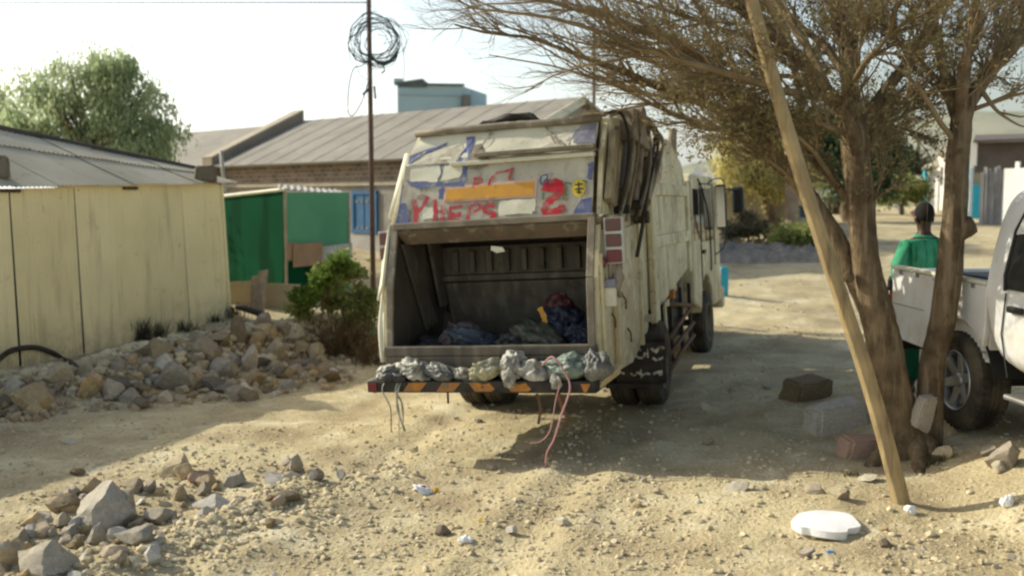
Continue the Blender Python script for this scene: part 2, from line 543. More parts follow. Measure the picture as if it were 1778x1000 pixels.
obj('red_mark', bm, m_sprayf, body)

# tailgate shell: side plates, sloped roof panel, rear panel
def tail_side(s):
    bm = B()
    prism(bm, [(-.10, 2.03), (A3[0] + .02, 2.02), (-2.20, 1.5), (-2.26, .92), (-2.2, .62), (-1.0, .60), (-.20, .82)], s * .955, s * 1.0)
    o = obj('tailgate_side', bm, m_cream, truck, bev=.006)
    bm = B()
    prism(bm, [(-.10, 2.032), (-.10, 2.72), (A1[0] + .05, 2.86), (A2[0] + .03, 2.55), (A3[0] + .02, 2.024)], s * .957, s * 1.002)
    for v in bm.verts:
        if s < 0:
            v.co.x += .15 * max(0, min(1, (v.co.z - 2.0) / .86))
    obj('upper_cheek', bm, m_cream, o, bev=.006)
    return o
for s in (1, -1):
    tail_side(s)
def rear(s, t, k=0.0):                              # s 0..1 across, t 0..1 from lip to panel top
    n = Vector((0, -(A2[1] - A3[1]), (A2[0] - A3[0]))).normalized()
    n = Vector((0, -.95, .31)) if n.length < .1 else n
    if n.y > 0:
        n = -n
    xl = -PW + .05 * t
    p = Vector((xl + (PW - xl) * s, A3[0] + (A2[0] - A3[0]) * t, A3[1] + (A2[1] - A3[1]) * t))
    return p + n * k
def slope(s, t, k=0.0):                             # the upper sloped panel
    n = Vector((0, -(A1[1] - A2[1]), (A1[0] - A2[0]))).normalized()
    xl = -PW + .05 + .08 * t
    p = Vector((xl + (PW - xl) * s, A2[0] + (A1[0] - A2[0]) * t, A2[1] + (A1[1] - A2[1]) * t))
    return p + n * k
n0 = rear(0, 0, 1) - rear(0, 0, 0)
bm = B()
# subdivided and dented panel
def sheet(bm, f, nx_, ny_, k, dent):
    g = [[bm.verts.new(f(i / nx_, j / ny_, k + dent * noise.noise((i / nx_ * 5, j / ny_ * 2.5, dent * 99)))) for i in range(nx_ + 1)] for j in range(ny_ + 1)]
    for j in range(ny_):
        for i in range(nx_):
            bm.faces.new((g[j][i], g[j][i + 1], g[j + 1][i + 1], g[j + 1][i]))
sheet(bm, rear, 60, 20, 0, .011)
panel = obj('rear_panel', bm, m_panel, truck, smooth=True)
bm = B()
sheet(bm, slope, 60, 12, 0, .022)
obj('sloped_roof_panel', bm, m_pale, truck, smooth=True)
bm = B()
g = [[bm.verts.new((x, y, z + .012 * noise.noise((x * 3, y * 3, 0)))) for x in [-.80 + (.80 + PW) * i / 20 for i in range(21)]] for y, z in ((A1[0], 2.86), (-1.0, 2.88), (-.5, 2.82), (-.05, 2.72))]
for j in range(3):
    for i in range(20):
        bm.faces.new((g[j][i], g[j][i + 1], g[j + 1][i + 1], g[j + 1][i]))
obj('roof_sheet', bm, m_rail, truck, smooth=True)
bm = B()
tube(bm, [(-.84, A1[0] - .03, 2.875), (-.5, A1[0] - .035, 2.88), (0, A1[0] - .02, 2.885), (.5, A1[0] - .03, 2.875), (.96, A1[0] - .03, 2.88)], .034, 10)
obj('top_rail', bm, m_rail, truck, smooth=True)
bm = B()
box2(bm, (-.18, A2[0] - .07, 2.60), (.945, A2[0] + .02, 2.64))
obj('mid_rail', bm, m_rail, truck, bev=.01)
bm = B()
box2(bm, (-.42, A2[0] - .055, 2.535), (.94, A2[0] + .01, 2.572))
obj('panel_ledge', bm, m_pale, truck, bev=.008)
bm = B()
box2(bm, (-.945, A3[0] - .055, 1.985), (.96, A3[0] + .05, 2.045))
obj('lip_rail', bm, m_rail, truck, bev=.012)
bm = B()
slab(bm, [(-.93, A3[0] - .02, 1.985), (.94, A3[0] - .02, 1.985), (.90, A3[0] + .10, 1.86), (-.88, A3[0] + .10, 1.86)], -.02)
obj('hopper_lip', bm, m_lip, truck)
# paint on the rear panel, measured on the photograph of the panel and laid on the panel plane
def z2st(zx, zy):
    s = (zx - 255) / 1385
    yb = 785 - 95 * s
    yt = 318 - 40 * s
    return s, (yb - zy) / (yb - yt)
LIFT = [.013]
DENT = lambda s_, t_: .011 * noise.noise((s_ * 5, t_ * 2.5, .011 * 99))
def on_panel(zx, zy):
    s, t = z2st(zx, zy)
    return rear(s, t, LIFT[0] - .004 + DENT(s, t))
def jag(pts, amp=7, step=26):
    out = []
    for a, b in zip(pts, pts[1:] + pts[:1]):
        n = max(1, int(math.hypot(b[0] - a[0], b[1] - a[1]) / step))
        for i in range(n):
            t = i / n
            out.append((a[0] + (b[0] - a[0]) * t + rng.uniform(-amp, amp), a[1] + (b[1] - a[1]) * t + rng.uniform(-amp, amp)))
    return out
def patch(name, polys, m, lift, amp=7):
    LIFT[0] = lift
    bm = B()
    for p in polys:
        pts = jag(p, amp)
        c = (sum(q[0] for q in pts) / len(pts), sum(q[1] for q in pts) / len(pts))
        vc = bm.verts.new(on_panel(*c))
        vv = [bm.verts.new(on_panel(*q)) for q in pts]
        for i in range(len(vv)):
            bm.faces.new((vc, vv[i], vv[(i + 1) % len(vv)]))
    return obj(name, bm, m, panel)
def strokes(name, lines, m, lift, wd):
    LIFT[0] = lift
    bm = B()
    for ln in lines:
        pts, ww = (ln[0], ln[1]) if isinstance(ln[0], list) else (ln, wd)
        ribbon(bm, pts, ww, on_panel)
    return obj(name, bm, m, panel)
patch('blue_paint', [[(262, 625), (300, 615), (350, 690), (350, 778), (262, 780)], [(275, 432), (420, 440), (600, 470), (730, 455), (725, 490), (560, 488), (400, 500), (300, 470)],
                     [(650, 335), (700, 330), (735, 345), (738, 470), (690, 460), (710, 400)], [(545, 520), (590, 495), (590, 590), (555, 580)],
                     [(1600, 360), (1636, 345), (1636, 470), (1605, 470)], [(1560, 590), (1636, 580), (1636, 700), (1515, 706), (1535, 640)], [(1270, 425), (1330, 418), (1335, 485), (1275, 492)]], m_blue, .0135, 6)
patch('pale_patch', [[(300, 345), (420, 335), (530, 330), (545, 380), (520, 455), (310, 440)], [(560, 335), (690, 330), (705, 380), (690, 425), (545, 450)],
                     [(1000, 600), (1250, 590), (1260, 690), (1000, 705)], [(430, 650), (600, 640), (640, 720), (450, 745)]], m_pale, .015, 5)
patch('dark_smudge', [[(735, 335), (860, 325), (890, 345), (800, 362), (740, 360)], [(385, 560), (450, 548), (455, 575), (420, 590), (380, 585)], [(1238, 678), (1268, 676), (1262, 692), (1240, 690)]], m_rail, .0165, 4)
def flat_plate(name, quad, m, lift):
    bm = B(); slab(bm, [rear(*z2st(*q), lift) for q in quad], .004); return obj(name, bm, m, panel)
flat_plate('plate_border', [(585, 492), (1255, 450), (1256, 578), (588, 612)], m_pink, .013)
flat_plate('orange_plate', [(604, 515), (1236, 470), (1236, 566), (606, 596)], m_oplate, .0175)
strokes('red_smear', [([(600, 612), (760, 606), (900, 598), (1000, 592)], 34)], m_sprayf, .027, 30)
strokes('red_letter', [[(800, 508), (812, 440)], [(795, 440), (850, 440), (858, 470), (812, 486)], [(915, 492), (925, 450), (965, 405), (1030, 392), (1085, 372)], [(1078, 375), (1066, 415), (1056, 455)]], m_sprayd, .027, 17)
strokes('red_lettering', [([(365, 590), (395, 680), (402, 776)], 36), ([(470, 565), (440, 640), (402, 690)], 30), ([(520, 590), (545, 690), (545, 752)], 34), ([(590, 640), (600, 700), (600, 764)], 34),
                          ([(530, 690), (600, 682)], 26), ([(650, 640), (655, 752)], 22), ([(655, 655), (735, 640)], 20), ([(655, 706), (735, 702)], 34), ([(660, 752), (730, 742)], 16),
                          ([(790, 640), (785, 752)], 26), ([(790, 640), (850, 628), (862, 660), (795, 694)], 18), ([(965, 630), (905, 640), (905, 676), (965, 695), (958, 735)], 36)], m_spray, .0205, 30)
strokes('red_numeral', [([(1318, 540), (1330, 492), (1385, 478), (1425, 505), (1410, 560), (1350, 610), (1322, 660), (1340, 684), (1400, 676), (1460, 645)], 52), ([(1330, 520), (1420, 510)], 56)], m_sprayd, .0205, 40)
LIFT[0] = .0215
bm = B()
poly(bm, [on_panel(1545 + 46 * math.cos(a) , 520 + 58 * math.sin(a)) for a in [2 * PI * i / 18 for i in range(18)]])
obj('yellow_emblem', bm, m_yel, panel)
strokes('emblem_mark', [[(1520, 500), (1575, 494)], [(1520, 530), (1578, 525)], [(1545, 480), (1548, 560)], [(1530, 548), (1566, 550)]], m_ink, .0235, 9)
strokes('green_mark', [[(1450, 482), (1500, 492)], [(1452, 500), (1462, 575)], [(1572, 470), (1606, 486)], [(1305, 545), (1308, 600)]], m_green, .0235, 10)
strokes('blue_sign', [[(1290, 440), (1318, 436)], [(1295, 440), (1293, 475)], [(1316, 440), (1300, 458)]], m_pale, .0165, 7)
strokes('dark_scratch', [[(530, 335), (545, 380), (540, 440)], [(262, 470), (262, 620), (264, 770)]], m_blue, .0175, 10)
# peeled paint on the sloped panel
SD = lambda s_, t_: .022 * noise.noise((s_ * 5, t_ * 2.5, .022 * 99)) - .010
m_blueg = mat('greyed_blue_paint', (.16, .165, .24), (.24, .235, .27), scale=14, rough=.75, bump=.2, spots=[((.40, .38, .33), 9, .55, .7)])
def slope_patch(name, pls, m, lift):
    bm = B()
    for pl in pls:
        k_ = [(p[0] + rng.uniform(-.006, .006), p[1] + rng.uniform(-.02, .02)) for p in pl]
        ca = (sum(p[0] for p in k_) / len(k_), sum(p[1] for p in k_) / len(k_))
        cv = bm.verts.new(slope(*ca, lift + SD(*ca) + .003)); ring = []
        for p, q in zip(k_, k_[1:] + k_[:1]):
            for f_ in (0, .25, .5, .75):
                a_, b_ = p[0] + (q[0] - p[0]) * f_, p[1] + (q[1] - p[1]) * f_
                ring.append(bm.verts.new(slope(a_, b_, lift + SD(a_, b_))))
        for i_ in range(len(ring)):
            bm.faces.new((cv, ring[i_], ring[(i_ + 1) % len(ring)]))
    obj(name, bm, m, truck)
slope_patch('blue_paint', [[(.0, .04), (.05, .28), (.11, .42), (.18, .58), (.18, .70), (.09, .52), (.0, .34)], [(.285, .0), (.35, .0), (.345, .45), (.33, .80), (.28, .78), (.30, .45)]], m_blue, .017)
slope_patch('grey_patch', [[(.02, .02), (.285, .02), (.295, .42), (.27, .62), (.17, .56), (.06, .26)], [(.70, .15), (.86, .12), (.88, .8), (.75, .75), (.68, .45)]], m_panel, .015)
slope_patch('dark_smudge', [[(.35, .0), (.47, .0), (.43, .22), (.38, .55), (.35, .5)]], m_rail, .016)
slope_patch('blue_grey_paint', [[(.89, .30), (.99, .26), (.99, .88), (.91, .9), (.87, .6)]], m_blueg, .018)
bm = B()
for pts in ([(.72, .9), (.76, .6), (.80, .3)], [(.78, .55), (.84, .25), (.86, .1)], [(.90, .6), (.95, .55)], [(.36, .2), (.40, .5), (.42, .9)]):
    ribbon(bm, pts, .012, lambda a, b: slope(a, b, .023))
obj('crack', bm, m_rail, truck)
# torn tarpaulin roll on the roof
bm = B()
pts = [(-.30, -1.50, 2.91), (-.12, -1.46, 2.94), (.05, -1.5, 2.97), (.22, -1.45, 2.96), (.36, -1.5, 2.91)]
tube(bm, smooth_path(pts, 4), lerp_list([.012, .04, .05, .045, .01], 4), 10)
noisy(bm, .03, 9)
obj('torn_cover', bm, m_black, truck, smooth=True)

# hopper: inner walls, curved floor, packer blade, ribs
bm = B()
hw = .945
prof = [(-2.27, .93), (-2.05, .80), (-1.7, .72), (-1.3, .74), (-1.02, .92), (-.92, 1.2)]
for s in (1, -1):
    pts = [(s * .952, y, z) for y, z in prof + [(-.92, 1.98), (A3[0] + .10, 1.99), (-2.18, 1.5)]]
    poly(bm, pts)
g = [[bm.verts.new((x, y, z)) for y, z in prof] for x in (-.95, .95)]
for k in range(len(prof) - 1):
    bm.faces.new((g[0][k], g[0][k + 1], g[1][k + 1], g[1][k]))
poly(bm, [(-.95, -.92, 1.2), (.95, -.92, 1.2), (.95, -.92, 2.0), (-.95, -.92, 2.0)])
poly(bm, [(-.95, -.92, 2.0), (.95, -.92, 2.0), (.95, -2.0, 2.0), (-.95, -2.0, 2.0)])
obj('hopper', bm, m_hop, truck)
m_hop2 = mat('worn_blade_steel', (.135, .115, .085), (.09, .076, .056), scale=3, rough=.7, bump=.3, bscale=20, streak=((.20, .17, .125), (10, 10, .9), .5, .72), spots=[((.05, .04, .03), 4, .58, .7)])
bm = B()
slab(bm, [(-.86, -1.12, 1.42), (.86, -1.12, 1.42), (.86, -.98, 1.0), (-.86, -.98, 1.0)], .05)
slab(bm, [(-.90, -1.05, 1.50), (.90, -1.05, 1.50), (.90, -1.03, 1.78), (-.90, -1.03, 1.78)], .05)
box2(bm, (-.92, -1.14, 1.44), (.92, -1.02, 1.50))
blade = obj('packer_blade', bm, m_hop2, truck, bev=.01)
bm = B()
for i in range(9):
    x = -.72 + i * .18
    box2(bm, (x - .025, -1.16, 1.53), (x + .025, -1.07, 1.74))
obj('blade_rib', bm, m_hop2, blade, bev=.006)
bm = B()
for s in (1, -1):
    slab(bm, [(s * .93, -1.95, 1.85), (s * .93, -1.75, 1.85), (s * .93, -1.25, 1.05), (s * .93, -1.5, 1.0)], .03 * s)
    slab(bm, [(s * .90, -1.45, 1.95), (s * .90, -1.15, 1.95), (s * .90, -1.05, 1.2), (s * .90, -1.2, 1.2)], .03 * s)
obj('guide_plate', bm, m_hop2, truck)
bm = B()
for s in (1, -1):
    slab(bm, [(s * .97, A3[0] - .03, 2.0), (s * .905, A3[0] - .03, 2.0), (s * .905, -2.215, 1.5), (s * .97, -2.215, 1.5)], .035)
    slab(bm, [(s * .97, -2.216, 1.5), (s * .905, -2.216, 1.5), (s * .915, -2.285, .93), (s * .975, -2.285, .93)], .035)
obj('opening_frame', bm, m_rail, truck, bev=.006)
bm = B()
box2(bm, (-.98, -2.33, .86), (.98, -2.24, .945))
slab(bm, [(-.97, -2.30, .86), (.97, -2.30, .86), (.97, -2.27, .60), (-.97, -2.27, .60)], -.03)
obj('hopper_sill', bm, m_hop2, truck, bev=.012)
bm = B()
poly(bm, [(-.02, -1.99, 1.80), (.09, -2.0, 1.785), (.11, -2.0, 1.745), (.03, -2.0, 1.735), (-.03, -1.99, 1.765)])
tag(obj('paper_scrap', bm, m_pale), 'small torn white paper scrap hanging under the hopper lip of the truck', 'paper').matrix_world = TM

# bumper with hazard stripes
bm = B()
box2(bm, (-1.05, -2.56, .575), (1.03, -2.30, .675))
bump = obj('bumper', bm, m_black, truck, bev=.012)
for i, px in enumerate((738, 797, 855, 916)):
    u = (px - 849) / 188
    bm = B()
    yv = -2.563
    if i < 2:
        poly(bm, [(u - .11, yv, .588), (u + .05, yv, .588), (u + .12, yv, .664), (u - .05, yv, .664)])
    else:
        poly(bm, [(u - .10, yv, .664), (u - .04, yv, .588), (u + .12, yv, .588), (u + .06, yv, .664)]) if i == 9 else \
            poly(bm, [(u - .12, yv, .664), (u - .06, yv, .590), (u + .09, yv, .590), (u + .12, yv, .610), (u + .07, yv, .664), (u + .02, yv, .650), (u - .03, yv, .664)])
    obj('hazard_stripe', bm, m_orange, bump)
bm = B(); poly(bm, [(.90, -2.563, .655), (.985, -2.563, .655), (.95, -2.563, .588), (.925, -2.563, .588)])
obj('hazard_stripe', bm, m_orange, bump)
bm = B(); box2(bm, (-1.03, -2.575, .592), (-.95, -2.55, .658))
obj('reflector', bm, m_redlens, bump, bev=.004)
bm = B()
slab(bm, [(1.02, -2.44, .58), (1.05, -2.44, .65), (1.19, -2.28, .77), (1.17, -2.28, .69)], .05)
obj('bumper_bracket', bm, m_cream, truck, bev=.006)

# tail lamp clusters
def lamps(s, z0, z1, x0, x1, yv, mats):
    bm = B()
    box2(bm, (x0, yv, z0), (x1, yv + .07, z1))
    c = obj('tail_light', bm, m_chrome, truck, bev=.008)
    n = len(mats)
    h = (z1 - z0) / n
    for i, m in enumerate(mats):
        bm = B()
        box2(bm, (x0 + .018, yv - .018, z0 + h * i + .014), (x1 - .018, yv + .01, z0 + h * (i + 1) - .012))
        obj('lens', bm, m, c, bev=.01)
lamps(1, 1.60, 2.00, 1.03, 1.20, -2.06, [m_redlens, m_brlens, m_brlens])
lamps(-1, 1.70, 1.98, -1.12, -1.02, -2.02, [m_brlens, m_brlens])
bm = B(); lathe(bm, [(.001, -.03), (.03, -.025), (.034, 0), (.02, .03)], 'y' if False else 'x', 12, (0, 0, 0))
for v in bm.verts:
    v.co = Vector((1.02 + v.co.y, -2.1 + v.co.x, 1.62 + v.co.z * 1.6))
obj('side_marker', bm, m_redlens, truck, smooth=True)
bm = B(); tube(bm, smooth_path([(1.13, -2.0, 1.60), (1.14, -2.02, 1.50), (1.12, -2.03, 1.40), (1.14, -1.99, 1.32)], 4), [.03] * 4 + [.045] * 5 + [.03] * 4, 8)
noisy(bm, .02, 14)
obj('hanging_bracket', bm, m_rail, truck, smooth=True)

# right hand tailgate side: cylinders, guards, hoses, boxes
bm = B()
box2(bm, (1.0, -1.72, .66), (1.055, -1.64, 1.95)); box2(bm, (1.0, -.70, .72), (1.05, -.62, 2.0)); box2(bm, (1.0, -2.16, .66), (1.03, -2.02, 1.7))
obj('side_stiffener', bm, m_cream, truck, bev=.01)
bm = B(); slab(bm, [(1.003, -1.64, .68), (1.003, -.72, .80), (1.003, -.72, 1.92), (1.003, -1.64, 1.86)], .02)
obj('side_cover', bm, m_cream, truck, bev=.006)
m_chan = mat('dirty_channel', (.36, .31, .19), (.27, .225, .135), scale=4, rough=.7, bump=.2, bscale=18, streak=((.15, .115, .065), (9, 9, .8), .5, .7))
def beam(name, a, b, wd, dp, m, x0=1.02):           # a flat channel along the tailgate side from (y,z) to (y,z)
    a, b = Vector((0, *a)), Vector((0, *b))
    t = (b - a).normalized()
    n = Vector((0, -t.z, t.y)) * wd / 2
    bm = B()
    q = [a - n, a + n, b + n, b - n]
    hexa(bm, [Vector((x0, 0, 0)) + p for p in q] + [Vector((x0 + dp, 0, 0)) + p for p in q])
    return obj(name, bm, m, truck, bev=.012)
beam('cylinder_guard', (-1.58, 2.74), (-1.90, 2.14), .11, .07, m_chan)
beam('cylinder_guard', (-1.40, 2.80), (-1.74, 2.10), .08, .05, m_rail)
beam('cylinder_guard', (-.86, 2.82), (-1.36, 2.05), .10, .09, m_chan)
beam('cylinder_guard', (-.50, 2.74), (-.96, 2.02), .09, .07, m_rail)
for a, b, r1, m, nm in (((-1.15, 2.78), (-1.62, 2.06), .045, m_rod, 'hydraulic_cylinder'), ((-.28, 2.52), (-.78, 1.98), .07, m_chan, 'hydraulic_cylinder'), ((-.62, 2.82), (-1.1, 2.10), .05, m_rail, 'hydraulic_cylinder')):
    bm = B()
    a, b = Vector((1.10, *a)), Vector((1.10, *b))
    cyl(bm, a, a.lerp(b, .72), r1, 14)
    c = obj(nm, bm, m, truck, sharp=40)
    bm = B(); cyl(bm, a.lerp(b, .70), b, r1 * .6, 12); obj('rod', bm, m_rail, c, sharp=40)
    bm = B(); cyl(bm, b + Vector((-.07, 0, 0)), b + Vector((.07, 0, 0)), r1 * .9, 14); obj('pivot', bm, m_black, c, sharp=40)
    bm = B(); cyl(bm, a + Vector((-.07, 0, 0)), a + Vector((.06, 0, 0)), r1 * .95, 14); obj('pivot', bm, m_black, c, sharp=40)
bm = B()
hexa(bm, [(.98, -1.30, 2.70), (1.18, -1.30, 2.70), (1.18, -.55, 2.62), (.98, -.55, 2.62), (.98, -1.15, 2.99), (1.16, -1.15, 2.99), (1.16, -.80, 3.0), (.98, -.80, 3.0)])
cyl(bm, (.94, -.98, 2.93), (1.22, -.98, 2.93), .085, 16)
obj('pivot_bracket', bm, m_rail, truck, bev=.015)
bm = B(); hexa(bm, [(.9, -1.6, 2.6), (1.03, -1.6, 2.6), (1.03, -1.2, 2.6), (.9, -1.2, 2.6), (.93, -1.58, 2.89), (1.03, -1.58, 2.89), (1.03, -1.2, 2.91), (.93, -1.2, 2.91)])
obj('corner_plate', bm, m_pale, truck, bev=.015)
HO = [[(1.0, -1.5, 2.90), (1.12, -1.3, 2.94), (1.15, -1.22, 2.75), (1.14, -1.45, 2.35), (1.12, -1.65, 2.1), (1.08, -1.8, 1.9)],
      [(1.0, -.7, 3.0), (1.16, -.5, 2.93), (1.19, -.42, 2.75), (1.16, -.62, 2.45), (1.14, -.98, 2.15), (1.1, -1.1, 1.95)],
      [(1.0, -.6, 2.98), (1.2, -.2, 2.8), (1.2, -.18, 2.6), (1.14, -.5, 2.2), (1.08, -.62, 1.98)],
      [(.96, -1.55, 2.92), (1.08, -1.4, 2.93), (1.14, -1.38, 2.7), (1.14, -1.52, 2.4), (1.10, -1.7, 2.05)],
      [(1.0, -.8, 3.02), (1.15, -.7, 2.95), (1.17, -.55, 2.7), (1.17, -.75, 2.35), (1.12, -1.0, 2.0)],
      [(1.0, -.9, 3.0), (1.2, -.6, 2.85), (1.18, -.3, 2.7), (1.1, -.1, 2.62)],
      [(1.0, -1.2, 2.98), (1.17, -1.05, 2.9), (1.17, -1.15, 2.6), (1.15, -1.38, 2.25), (1.09, -1.42, 1.95)],
      [(1.02, -.7, 2.99), (1.19, -.35, 2.86), (1.19, -.35, 2.6), (1.17, -.7, 2.3), (1.12, -.85, 1.9), (1.06, -.9, 1.6)],
      [(1.04, -2.0, 2.02), (1.10, -2.0, 1.85), (1.07, -2.03, 1.6), (1.06, -1.98, 1.3)]]
for i, h in enumerate(HO):
    bm = B(); tube(bm, smooth_path(h, 6), .016 + .004 * (i % 3), 8)
    obj('hose', bm, m_hose if i % 2 else m_rail, truck, smooth=True)
bm = B(); box2(bm, (1.0, -2.10, 1.24), (1.12, -2.04, 1.47))
obj('plate_box', bm, m_pale, truck, bev=.012)
bm = B(); box2(bm, (1.0, -2.115, 1.40), (1.125, -2.045, 1.475))
obj('blue_clip', bm, m_blueg, truck, bev=.004)
bm = B()
for y, z in ((-1.9, 1.1), (-1.45, 1.22), (-1.3, .90)):
    tube(bm, smooth_path([(1.03, y, z + .06), (1.06, y - .02, z + .02), (1.05, y + .03, z - .02), (1.06, y - .01, z - .06)], 3), .009, 6)
obj('latch_chain', bm, m_rust, truck, smooth=True)
bm = B(); slab(bm, [(.93, -2.06, 1.98), (1.04, -2.06, 2.02), (1.10, -1.95, 1.93), (.96, -2.0, 1.88)], .03)
obj('hinge_plate', bm, m_lip, truck)

# chassis, axle, wheels
bm = B()
for s in (.38, -.38):
    box2(bm, (s - .04, -1.0, .62), (s + .04, 5.2, .84))
for y in (-.9, .4, 1.6, 2.8, 4.4):
    box2(bm, (-.34, y, .66), (.34, y + .08, .80))
obj('chassis_rail', bm, m_black, truck)
bm = B(); cyl(bm, (-.9, 0, .44), (.9, 0, .44), .075, 12); lathe(bm, [(.01, -.16), (.17, -.1), (.19, 0), (.17, .1), (.01, .16)], 'x', 16, (0, 0, .44)); cyl(bm, (0, 0, .5), (0, 2.9, .66), .05, 10)
cyl(bm, (-.85, 3.8, .44), (.85, 3.8, .44), .05, 10)
obj('axle', bm, m_black, truck, sharp=40)
def truck_wheel(x, y, side, r=.445, wd=.25):
    bm = B()
    prof = [(r * .58, -wd * .44), (r * .80, -wd * .5), (r * .93, -wd * .48), (r, -wd * .36), (r, -wd * .12), (r * .975, -wd * .11), (r * .975, -wd * .05), (r, -wd * .04), (r, wd * .04), (r * .975, wd * .05), (r * .975, wd * .11),
            (r, wd * .12), (r, wd * .36), (r * .93, wd * .48), (r * .80, wd * .5), (r * .58, wd * .44)]
    lathe(bm, prof, 'x', 40)
    wroot = bpy.data.objects.new('wheel', None)
    COL.objects.link(wroot); wroot.parent = truck; wroot.location = (x, y, r); wroot.empty_display_size = .1
    obj('tyre', bm, m_tyre, wroot, sharp=35)
    bm = B()
    s = side * wd
    lathe(bm, [(r * .60, s * .45), (r * .57, s * .47), (r * .54, s * .30), (r * .50, s * .10), (r * .30, s * .06), (r * .27, s * .24), (r * .18, s * .30), (r * .03, s * .32)], 'x', 32)
    for k in range(8):
        a = 2 * PI * k / 8
        cyl(bm, (s * .05, r * .38 * math.cos(a), r * .38 * math.sin(a)), (s * .13, r * .38 * math.cos(a), r * .38 * math.sin(a)), .018, 6)
    lathe(bm, [(r * .60, -s * .45), (r * .55, -s * .40), (r * .02, -s * .2)], 'x', 24)
    obj('rim', bm, m_rimt, wroot, sharp=35)
for s in (1, -1):
    truck_wheel(s * .99, 0, s)
    truck_wheel(s * .71, 0, -s)
    truck_wheel(s * .93, 3.8, s)
# mudguards and mud flap
bm = B()
for s in (1, -1):
    slab(bm, [(s * 1.11, -.55, .95), (s * .62, -.55, .95), (s * .62, -.42, 1.0), (s * 1.11, -.42, 1.0)], .02)
    for x in (1.08, ):
        slab(bm, [(s * x, .34, 1.0), (s * x, .42, 1.04), (s * (x + .01), .40, .70), (s * (x + .01), .34, .70)], .025)
        slab(bm, [(s * x, .34, 1.0), (s * x, .42, 1.04), (s * (x + .0), .62, 1.06), (s * (x + .0), .60, .98)], .025)
obj('mudguard', bm, m_cream, truck, bev=.004)
flap_y = -.62
bm = B()
g = [[bm.verts.new((x, flap_y + .02 * math.sin(x * 9 + z * 4), z)) for x in [.73 + .51 * i / 8 for i in range(9)]] for z in [.33 + .43 * j / 8 for j in range(9)]]
for j in range(8):
    for i in range(8):
        bm.faces.new((g[j][i], g[j][i + 1], g[j + 1][i + 1], g[j + 1][i]))
flap = obj('mud_flap', bm, m_black, truck, smooth=True)
flap.modifiers.new('thick', 'SOLIDIFY').thickness = .012
def on_flap(a, b):                                  # a,b 0..1 over the flap
    x, z = .73 + .51 * a, .33 + .43 * b
    return (x, flap_y + .02 * math.sin(x * 9 + z * 4) - .016, z)
bm = B()
for pts, wd in (([(.18, .84), (.17, .72), (.18, .60)], .035), ([(.30, .84), (.38, .80), (.46, .83), (.55, .78)], .05), ([(.36, .62), (.42, .66), (.50, .60), (.58, .62), (.62, .72)], .05), ([(.66, .80), (.67, .60)], .03), ([(.74, .82), (.82, .74), (.90, .84), (.98, .80)], .06), ([(.80, .76), (.84, .70)], .05),
                ([(.76, .60), (.84, .54), (.96, .60)], .05), ([(.14, .54), (.20, .50)], .05), ([(.10, .26), (.18, .22)], .05), ([(.32, .24), (.38, .19), (.46, .26), (.54, .20), (.62, .24), (.70, .22)], .045), ([(.52, .34), (.53, .14)], .03), ([(.76, .22), (.84, .26), (.94, .28)], .06), ([(.86, .20), (.93, .22)], .05)):
    ribbon(bm, pts, wd, on_flap)
obj('white_lettering', bm, m_chalk, flap)
bm = B(); box2(bm, (.62, flap_y - .02, .765), (1.25, flap_y + .06, .82)); box2(bm, (.62, flap_y + .012, .27), (1.20, flap_y + .05, .325))
obj('flap_bar', bm, m_black, truck, bev=.006)
bm = B()
g = [[bm.verts.new((x, flap_y + .01 * math.sin(x * 9), z)) for x in [-1.15 + .5 * i / 4 for i in range(5)]] for z in (.42, .6, .86)]
for j in range(2):
    for i in range(4):
        bm.faces.new((g[j][i], g[j][i + 1], g[j + 1][i + 1], g[j + 1][i]))
obj('mud_flap', bm, m_black, truck)

# underbody on the right: fuel tank, guard bars, orange marker
bm = B(); box2(bm, (.55, 1.0, .50), (.98, 1.9, .98)); box2(bm, (.55, 2.05, .55), (.9, 2.6, 1.0)); box2(bm, (-.98, 1.0, .50), (-.55, 2.2, .98))
obj('fuel_tank', bm, m_black, truck, bev=.04)
for za, zb in ((1.0, .80), (.62, .80), (.44, .58), (.28, .42)):
    bm = B(); tube(bm, [(1.06, .62, za), (1.05, 1.5, (za + zb) / 2 + .01), (1.03, 2.5, zb)], .026, 8)
    obj('guard_bar', bm, m_rust, truck, smooth=True)
bm = B()
for y in (1.0, 1.7, 2.35):
    box2(bm, (.99, y, .3), (1.03, y + .05, 1.1))
obj('guard_post', bm, m_black, truck)
bm = B(); box2(bm, (1.0, .95, 1.02), (1.07, 1.08, 1.13))
obj('side_marker', bm, m_orange, truck, bev=.01)
bm = B(); tube(bm, smooth_path([(.85, 2.55, .8), (.85, 2.55, 2.3), (.85, 2.57, 2.9), (.86, 2.60, 3.06)], 4), .055, 12)
obj('exhaust_stack', bm, m_rail, truck, sharp=40)

